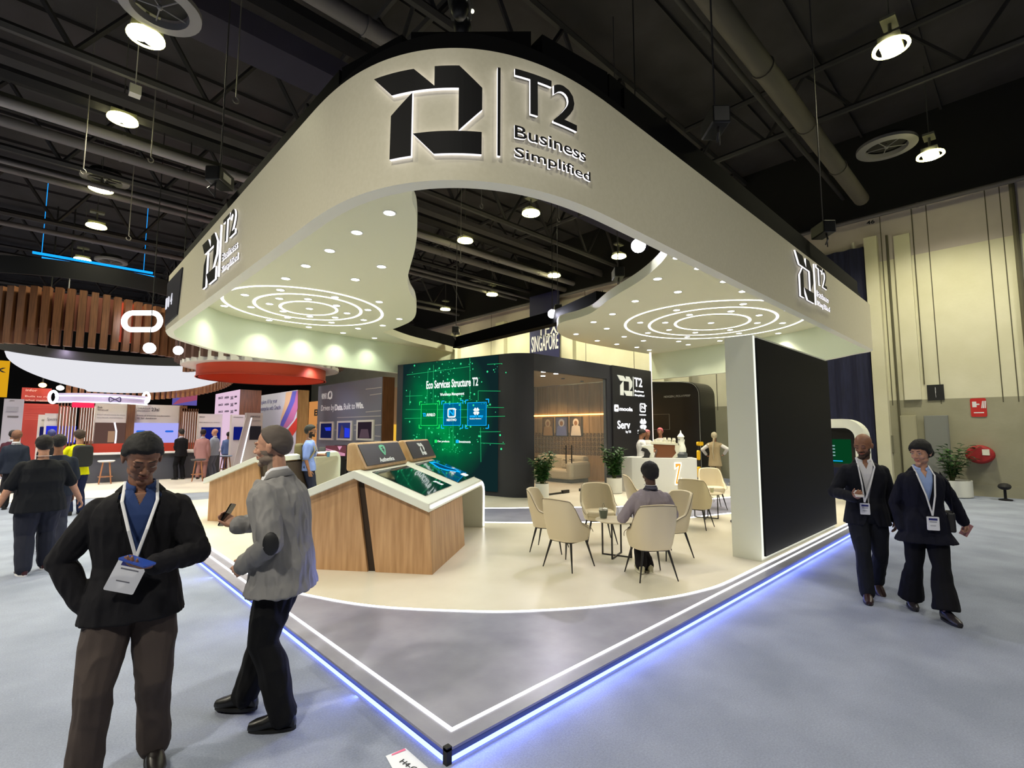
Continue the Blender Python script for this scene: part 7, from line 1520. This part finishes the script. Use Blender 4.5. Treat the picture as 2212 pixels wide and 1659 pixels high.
pan('white display panel with a navy screen behind the bald man', 23, 1622, 1800, 1258, 1640, 1790, 1368, 1490, glow('scr_navy', (20, 30, 120), .8), [('ORACLE', (1625, 1278), (1668, 1288), 0), ('Data platform for analytics', (1625, 1325), (1790, 1334), 0)])
pan('white display panel with a dark screen left of the grey haired man', 21, 1890, 1990, 1265, 1905, 1985, 1365, 1470, glow('scr_navy', (20, 30, 120), .8), [('Oracle cloud', (1905, 1282), (1980, 1290), 0)])
pan('white display panel partly hidden by the head of the grey haired man', 20, 2010, 2130, 1250, 2035, 2120, 1360, 1470, mat('scr_off', (30, 30, 44), .3), [('ORACLE', (2040, 1275), (2120, 1290), 0), ('Cloud applications', (2040, 1312), (2120, 1320), 0)])
# red banners
rb = empty('red_banner_wall', (0, 0, 0), 0, 'red wall banner reading infor Built to run what matters', 'banner'); fr = Frame((0, 27, 0), (1, 0, 0)); 
Kb = lambda x, y: fr.pix(x * 240 / 2212, 820 + y * 180 / 1659, .01)
for (a, b_) in (((440, 155), (1010, 440)), ((420, 470), (1360, 1000))):
    (u0, v1), (u1, v0) = Kb(*a), Kb(*b_); MB().box(u0, u1, v0 if a[1] < 400 else 0, v1, -.2, 0, T=fr).build('panel', mat('banner_red', (176, 60, 54), .6), rb)
for s, a, b_ in (('infor', (515, 180), (740, 240)), ('Built to run', (500, 310), (1010, 362)), ('what matters', (500, 385), (1010, 440))): stext(s, a, b_, mat('print_rose', (240, 200, 196), .6), rb, fr, Kb, .005, .01, 'lettering')
for k in range(7):
    (u0, v1), (u1, v0) = Kb(485, 500 + k * 42 + (30 if k > 2 else 0)), Kb(1060 - k * 30, 512 + k * 42 + (30 if k > 2 else 0)); MB().box(u0, u1, v0, v1, 0, .006, T=fr).build('text_line', mat('print_coral', (222, 120, 108), .6), rb)
yb = empty('hanging_banner', (0, 0, 0), 0, 'yellow orange banner with a black X at the left picture edge', 'banner'); fr = Frame((0, 25, 0), (1, 0, 0)); (u1, v1), (_, v0) = fr.pix(22, 780), fr.pix(14, 858)
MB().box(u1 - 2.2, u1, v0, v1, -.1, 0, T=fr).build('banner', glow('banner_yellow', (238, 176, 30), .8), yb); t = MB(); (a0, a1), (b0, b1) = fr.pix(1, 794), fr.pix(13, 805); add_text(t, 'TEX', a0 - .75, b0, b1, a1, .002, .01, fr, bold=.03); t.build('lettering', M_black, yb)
MB().tube([fr((u1 - 1, v1, 0)), fr((u1 - 1, 11.4, 0))], .02, 5).build('cable', M_steel, yb)
pan('grey info panel with small sketches left of the red banner', 24, 35, 165, 1135, 55, 150, 1200, 1240, mat('scr_pale', (150, 150, 170), .5), [('xxxx', (80, 1148), (120, 1156), 0), ('____', (60, 1275), (150, 1290), .02)], frame_c=mat('panel_lilac', (170, 168, 190), .5))
# bar counter, stools, slat screens
bc = empty('bar_counter', (0, 0, 0), 0, 'long bar counter with a white top in front of the display panels', 'counter')
fr = Frame((0, 19.9, 0), (1, 0, 0)); a = fr.pix(175, 988)[0]; b2 = fr.pix(475, 984)[0]
MB().box(a, b2, 0, .96, -.5, 0, T=fr).build('body', mat('counter_dark', (70, 72, 82), .5), bc); MB().box(a - .1, b2, .96, 1.01, -.6, .15, T=fr).build('counter_top', mat('rim_white', (220, 218, 214), .5), bc)
MB().box(fr.pix(195, 960)[0], fr.pix(480, 960)[0], .95, 1.3, -2.0, -1.9, T=fr).build('red_plinth', M_red, bc)
def stool(loc, lab, c_=(206, 206, 206)):
    s = empty('bar_stool', loc, random.random(), lab, 'stool', 'wooden bar stools at the counter')
    MB().lathe([(.001, .72), (.2, .73), (.24, .77), (.22, .79), (.001, .78)], 20).build('seat', mat('seat%d' % c_[0], c_, .5), s, smooth=True)
    for k in range(4): a = k * PI / 2 + .4; MB().tube([(.12 * math.cos(a), .12 * math.sin(a), .73), (.23 * math.cos(a), .23 * math.sin(a), 0)], [.024, .016], 8).build('leg', M_slat2, s)
    MB().tube([(.19 * math.cos(a), .19 * math.sin(a), .25) for a in np.linspace(0, 2 * PI, 18)[:-1]], .012, 5, closed=True).build('foot_ring', M_slat2, s)
stool(onz(226, 1046, 0), 'wooden bar stool with a white round seat left of the front man'); stool(onz(426, 1040, 0), 'wooden bar stool beside the man in the black suit', (60, 60, 66)); stool(onz(486, 1026, 0), 'wooden bar stool with a blue grey seat beside the two men', (130, 146, 176)); stool(onz(505, 1020, 0) + Vector((.4, .3, 0)), 'wooden bar stool farthest right at the bar table', (110, 120, 150))
tb = empty('bar_table', onz(425, 1030, 0), 0, 'small high table with white top beside the men', 'table'); MB().box(-.5, .5, -.3, .3, 1.02, 1.06).build('table_top', mat('rim_white', (220, 218, 214), .5), tb); MB().cyl((0, 0, 0), (0, 0, 1.02), .05).lathe([(.001, 0), (.25, 0), (.25, .02), (.001, .02)], 16).build('pedestal', M_steel, tb)
def slatscreen(px0, px1, y, zt, n, lab, lit):
    fr = Frame((0, y, 0), (1, 0, 0)); u0, u1 = fr.pix(px0, 900)[0], fr.pix(px1, 900)[0]; s = empty('slat_screen', (0, 0, 0), 0, lab, 'screen', 'brown slat screens'); t, l = MB(), MB()
    for k in range(n): u = u0 + (u1 - u0) * (k + .5) / n; w_ = (u1 - u0) / n * .28; t.box(u - w_, u + w_, 0, zt, -.1, 0, T=fr); l.box(u + w_ * 1.2, u + w_ * 1.75, zt * .5, zt * .95, -.08, -.05, T=fr)
    t.box(u0, u1, zt - .1, zt, -.1, 0, T=fr); t.build('slats', M_slat, s)
    if lit: l.build('light_tubes', glow('tube_warm', (255, 236, 224), 1.6), s)
slatscreen(124, 165, 21.2, 2.75, 6, 'brown slat screen with warm light strips above the blue screen', True); slatscreen(170, 204, 21.6, 2.8, 6, 'brown slat screen under the red and pink light box', True); slatscreen(392, 428, 20.6, 2.65, 7, 'brown slat screen with light strips beside the violet screen', True)
t = MB(); fr = Frame((0, 21.1, 0), (1, 0, 0)); u0, u1 = fr.pix(155, 880)[0], fr.pix(203, 880)[0]; t.box(u0, u1, 2.6, 2.78, .0, .05, T=fr); props(t.build('light_box', glow('pink_red', (255, 50, 90), 1.1)), 'red and pink glowing light box on top of the slats', 'light box')
for px, ht in ((282, 2.85), (395, 2.8)):
    fr = Frame((0, 21.9, 0), (1, 0, 0)); u = fr.pix(px, 900)[0]; props(MB().box(u - .12, u + .12, 0, ht, -.3, .1, T=fr).build('wooden_post', M_slat), 'brown wooden post %s of the violet screen panel' % ('left' if px < 300 else 'right'), 'post')
# curved lilac header with light lines, and the sign rings
hd = empty('curved_header', (0, 0, 0), 0, 'curved lilac header band with two lit white lines above the panels', 'header'); fr = Frame((0, 21.0, 0), (1, 0, 0))
(u0, v1), (u1, v0) = fr.pix(122, 846), fr.pix(326, 874)
def bulge(p): 
    f = (p.x - u0) / (u1 - u0) * 2 - 1; return fr((p.x, p.y + .0, p.z - .9 + .9 * (1 - f * f)))
t = MB(); n = 24
for i in range(n):
    a, b_ = u0 + (u1 - u0) * i / n, u0 + (u1 - u0) * (i + 1) / n; t.box(a, b_, v0, v1, -.05, 0, T=bulge)
t.build('band', mat('header_lilac', (196, 186, 216), .6, emit=.25), hd)
for vv in (v0 + .02, v1 - .1): 
    t = MB(); t.tube([bulge(Vector((u0 + (u1 - u0) * i / n, vv, .03))) for i in range(n + 1)], .022, 6); t.build('light_line', glow('line_white', (250, 248, 255), 2.2), hd)
t = MB(); t.tube([bulge(Vector(fr.pix(248 + 13 * (1 if math.cos(a) > 0 else -1) * abs(math.cos(a)) ** .6, 863 + 5 * math.sin(2 * a)) + (.05,))) for a in np.linspace(0, 2 * PI, 33)[:-1]], .02, 5, closed=True); t.build('loop_emblem', mat('emblem_ink', (70, 60, 110), .5), hd)
for px in (115, 323):
    c = fr.pix(px, 857); t = MB(); t.tube([fr((c[0] + .1 * math.cos(a), c[1] + .2 * math.sin(a), -.2 if px < 200 else -.8)) for a in np.linspace(0, 2 * PI, 21)[:-1]], .05, 6, closed=True); t.build('end_ring_light', glow('oval_led2', (255, 252, 255), 3), hd)
# small banners in the distance
fr = Frame((0, 30, 0), (1, 0, 0)); ff = empty('far_banner', (0, 0, 0), 0, 'distant violet and orange banner below the far slatted ring', 'banner'); (u0, v1), (u1, v0) = fr.pix(374, 850), fr.pix(425, 876)
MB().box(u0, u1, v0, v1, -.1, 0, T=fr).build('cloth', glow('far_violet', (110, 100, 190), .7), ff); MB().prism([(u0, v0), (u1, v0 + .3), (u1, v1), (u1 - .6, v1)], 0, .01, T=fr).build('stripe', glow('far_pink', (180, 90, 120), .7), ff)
t = MB(); 
for s, a, b_ in (('E S A', (380, 838), (416, 846)), ('B U G', (380, 848), (416, 856))): (a0, a1), (b0, b1) = fr.pix(*a), fr.pix(*b_); add_text(t, s, a0, b0, b1, a1, .35, .4, fr, bold=.02)
t.build('lettering', mat('print_ink3', (40, 30, 40), .6), ff); MB().box(u0, u1, v1, v1 + .9, .1, .3, T=fr).build('header', mat('far_brown', (170, 130, 120), .6), ff); MB().box((u0 + u1) / 2 - .05, (u0 + u1) / 2 + .05, v1 + .9, 11.55, .1, .2, T=fr).build('hanger', M_steel, ff)
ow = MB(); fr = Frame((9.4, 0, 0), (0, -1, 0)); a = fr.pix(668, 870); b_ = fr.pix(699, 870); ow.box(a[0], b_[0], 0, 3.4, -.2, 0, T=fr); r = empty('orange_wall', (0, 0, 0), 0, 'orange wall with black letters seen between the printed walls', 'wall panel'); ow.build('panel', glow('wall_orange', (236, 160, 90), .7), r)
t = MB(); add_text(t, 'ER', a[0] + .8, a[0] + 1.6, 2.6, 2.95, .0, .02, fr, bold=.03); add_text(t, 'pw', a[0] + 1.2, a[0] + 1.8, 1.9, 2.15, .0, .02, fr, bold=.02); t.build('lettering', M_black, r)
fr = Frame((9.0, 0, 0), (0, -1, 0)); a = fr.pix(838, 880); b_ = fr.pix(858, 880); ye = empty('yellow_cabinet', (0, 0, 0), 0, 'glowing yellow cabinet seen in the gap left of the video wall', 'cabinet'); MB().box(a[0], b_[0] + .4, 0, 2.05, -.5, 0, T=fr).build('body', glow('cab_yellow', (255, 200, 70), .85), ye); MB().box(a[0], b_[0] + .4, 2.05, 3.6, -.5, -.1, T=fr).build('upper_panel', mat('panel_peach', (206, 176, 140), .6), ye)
# racing simulator rig
sp_ = onz(728, 1046, 0); rs = empty('racing_rig', sp_, facing(-.6, -.8), 'black racing simulator rig with a pink and white screen', 'simulator')
t = MB()
for s in (-1, 1):
    t.box(s * .35 - .03, s * .35 + .03, -.7, .8, .05, .12); t.tube([(s * .35, -.5, .1), (s * .35, -.3, .75), (s * .25, .1, .8)], .035, 6); t.tube([(s * .35, .6, .1), (s * .4, .75, 1.1)], .03, 6)
t.box(-.35, .35, -.6, -.52, .08, .16); t.build('frame', M_black, rs)
MB().prism([(-.25, .25), (.25, .25), (.28, .5), (.3, 1.15), (.2, 1.3), (-.2, 1.3), (-.3, 1.15), (-.28, .5)], .25, .45, axis='y').build('seat', mat('seat_black', (24, 24, 28), .5), rs, bevel=.04)
for s in (-1, 1): MB().box(s * .5 - .12, s * .5 + .12, -.1, .0, .6, 1.25).build('side_speaker', mat('speaker_grey', (110, 116, 120), .5), rs, bevel=.04)
MB().box(-.33, .33, -.35, -.3, .95, 1.3).build('monitor', mat('monitor_maroon', (96, 40, 60), .4, emit=.3), rs)
t = MB(); 
for k in range(4): t.prism([(-.32, 1.0 + k * .06), (.3, .96 + k * .02), (.3, .98 + k * .02), (-.32, 1.03 + k * .06)], -.356, -.351, axis='y')
t.prism([(.05, 1.28), (.2, 1.28), (.12, 1.14)], -.356, -.351, axis='y'); t.build('monitor_graphics', glow('pink_gfx', (240, 170, 200), .8), rs)
t = MB(); t.tube([(.15 * math.cos(a), -.42, .82 + .12 * math.sin(a)) for a in np.linspace(0, 2 * PI, 20)[:-1]], .02, 6, closed=True); t.box(-.12, .12, -.44, -.4, .78, .86); t.build('steering_wheel', mat('wheel_white', (214, 214, 214), .4), rs)
props(MB().box(.25, .5, 0, .28, 0, .95).build('white_box', mat('rim_white', (220, 218, 214), .5)), 'white box standing behind the black racing rig', 'box').location = onz(758, 1035, 0)
pt_ = empty('white_post', onz(690, 1070, 0), .5, 'slim white partition edge beside the racing rig', 'partition'); MB().box(-.6, .3, -.03, .03, 0, .85).build('panel', mat('rim_white', (220, 218, 214), .5), pt_)
wq = onz(503, 1030, 0); pt2 = empty('leaning_partition', wq, 0, 'white leaning glass partition with a lit edge beside the two men', 'partition'); MB().prism([(-.1, 0), (.15, 0), (.55, 2.3), (.35, 2.3)], -.05, .05, axis='y').build('panel', mat('panel_white', (206, 200, 200), .5), pt2); MB().tube([(.15, -.06, 0), (.55, -.06, 2.3)], .02, 6).build('lit_edge', glow('line_white', (250, 248, 255), 2.2), pt2)
for q, c_, P in (((-1, 17, 4), (230, 220, 255), 300), ((2, 17, 4), (240, 225, 255), 260), ((5, 14.5, 4), (225, 228, 255), 260), ((-3, 12, 5), (220, 225, 255), 200), ((5.2, 20, 4), (240, 225, 240), 200), ((-1, 24, 5), (240, 220, 255), 200)):
    spot('stand_wash', q, P, c_, 140, .7, None, .3, to=(q[0] + .3, q[1] + 1.5, 0))
# pale raised floor of the neighbouring stand
props(MB().prism([(-6, 16.3), (8, 13.2), (14, 13.2), (14, 30), (-6, 30)], .0, .012).build('floor_pale', mat('floor_pale', (206, 200, 190), .5)), kind='structure')
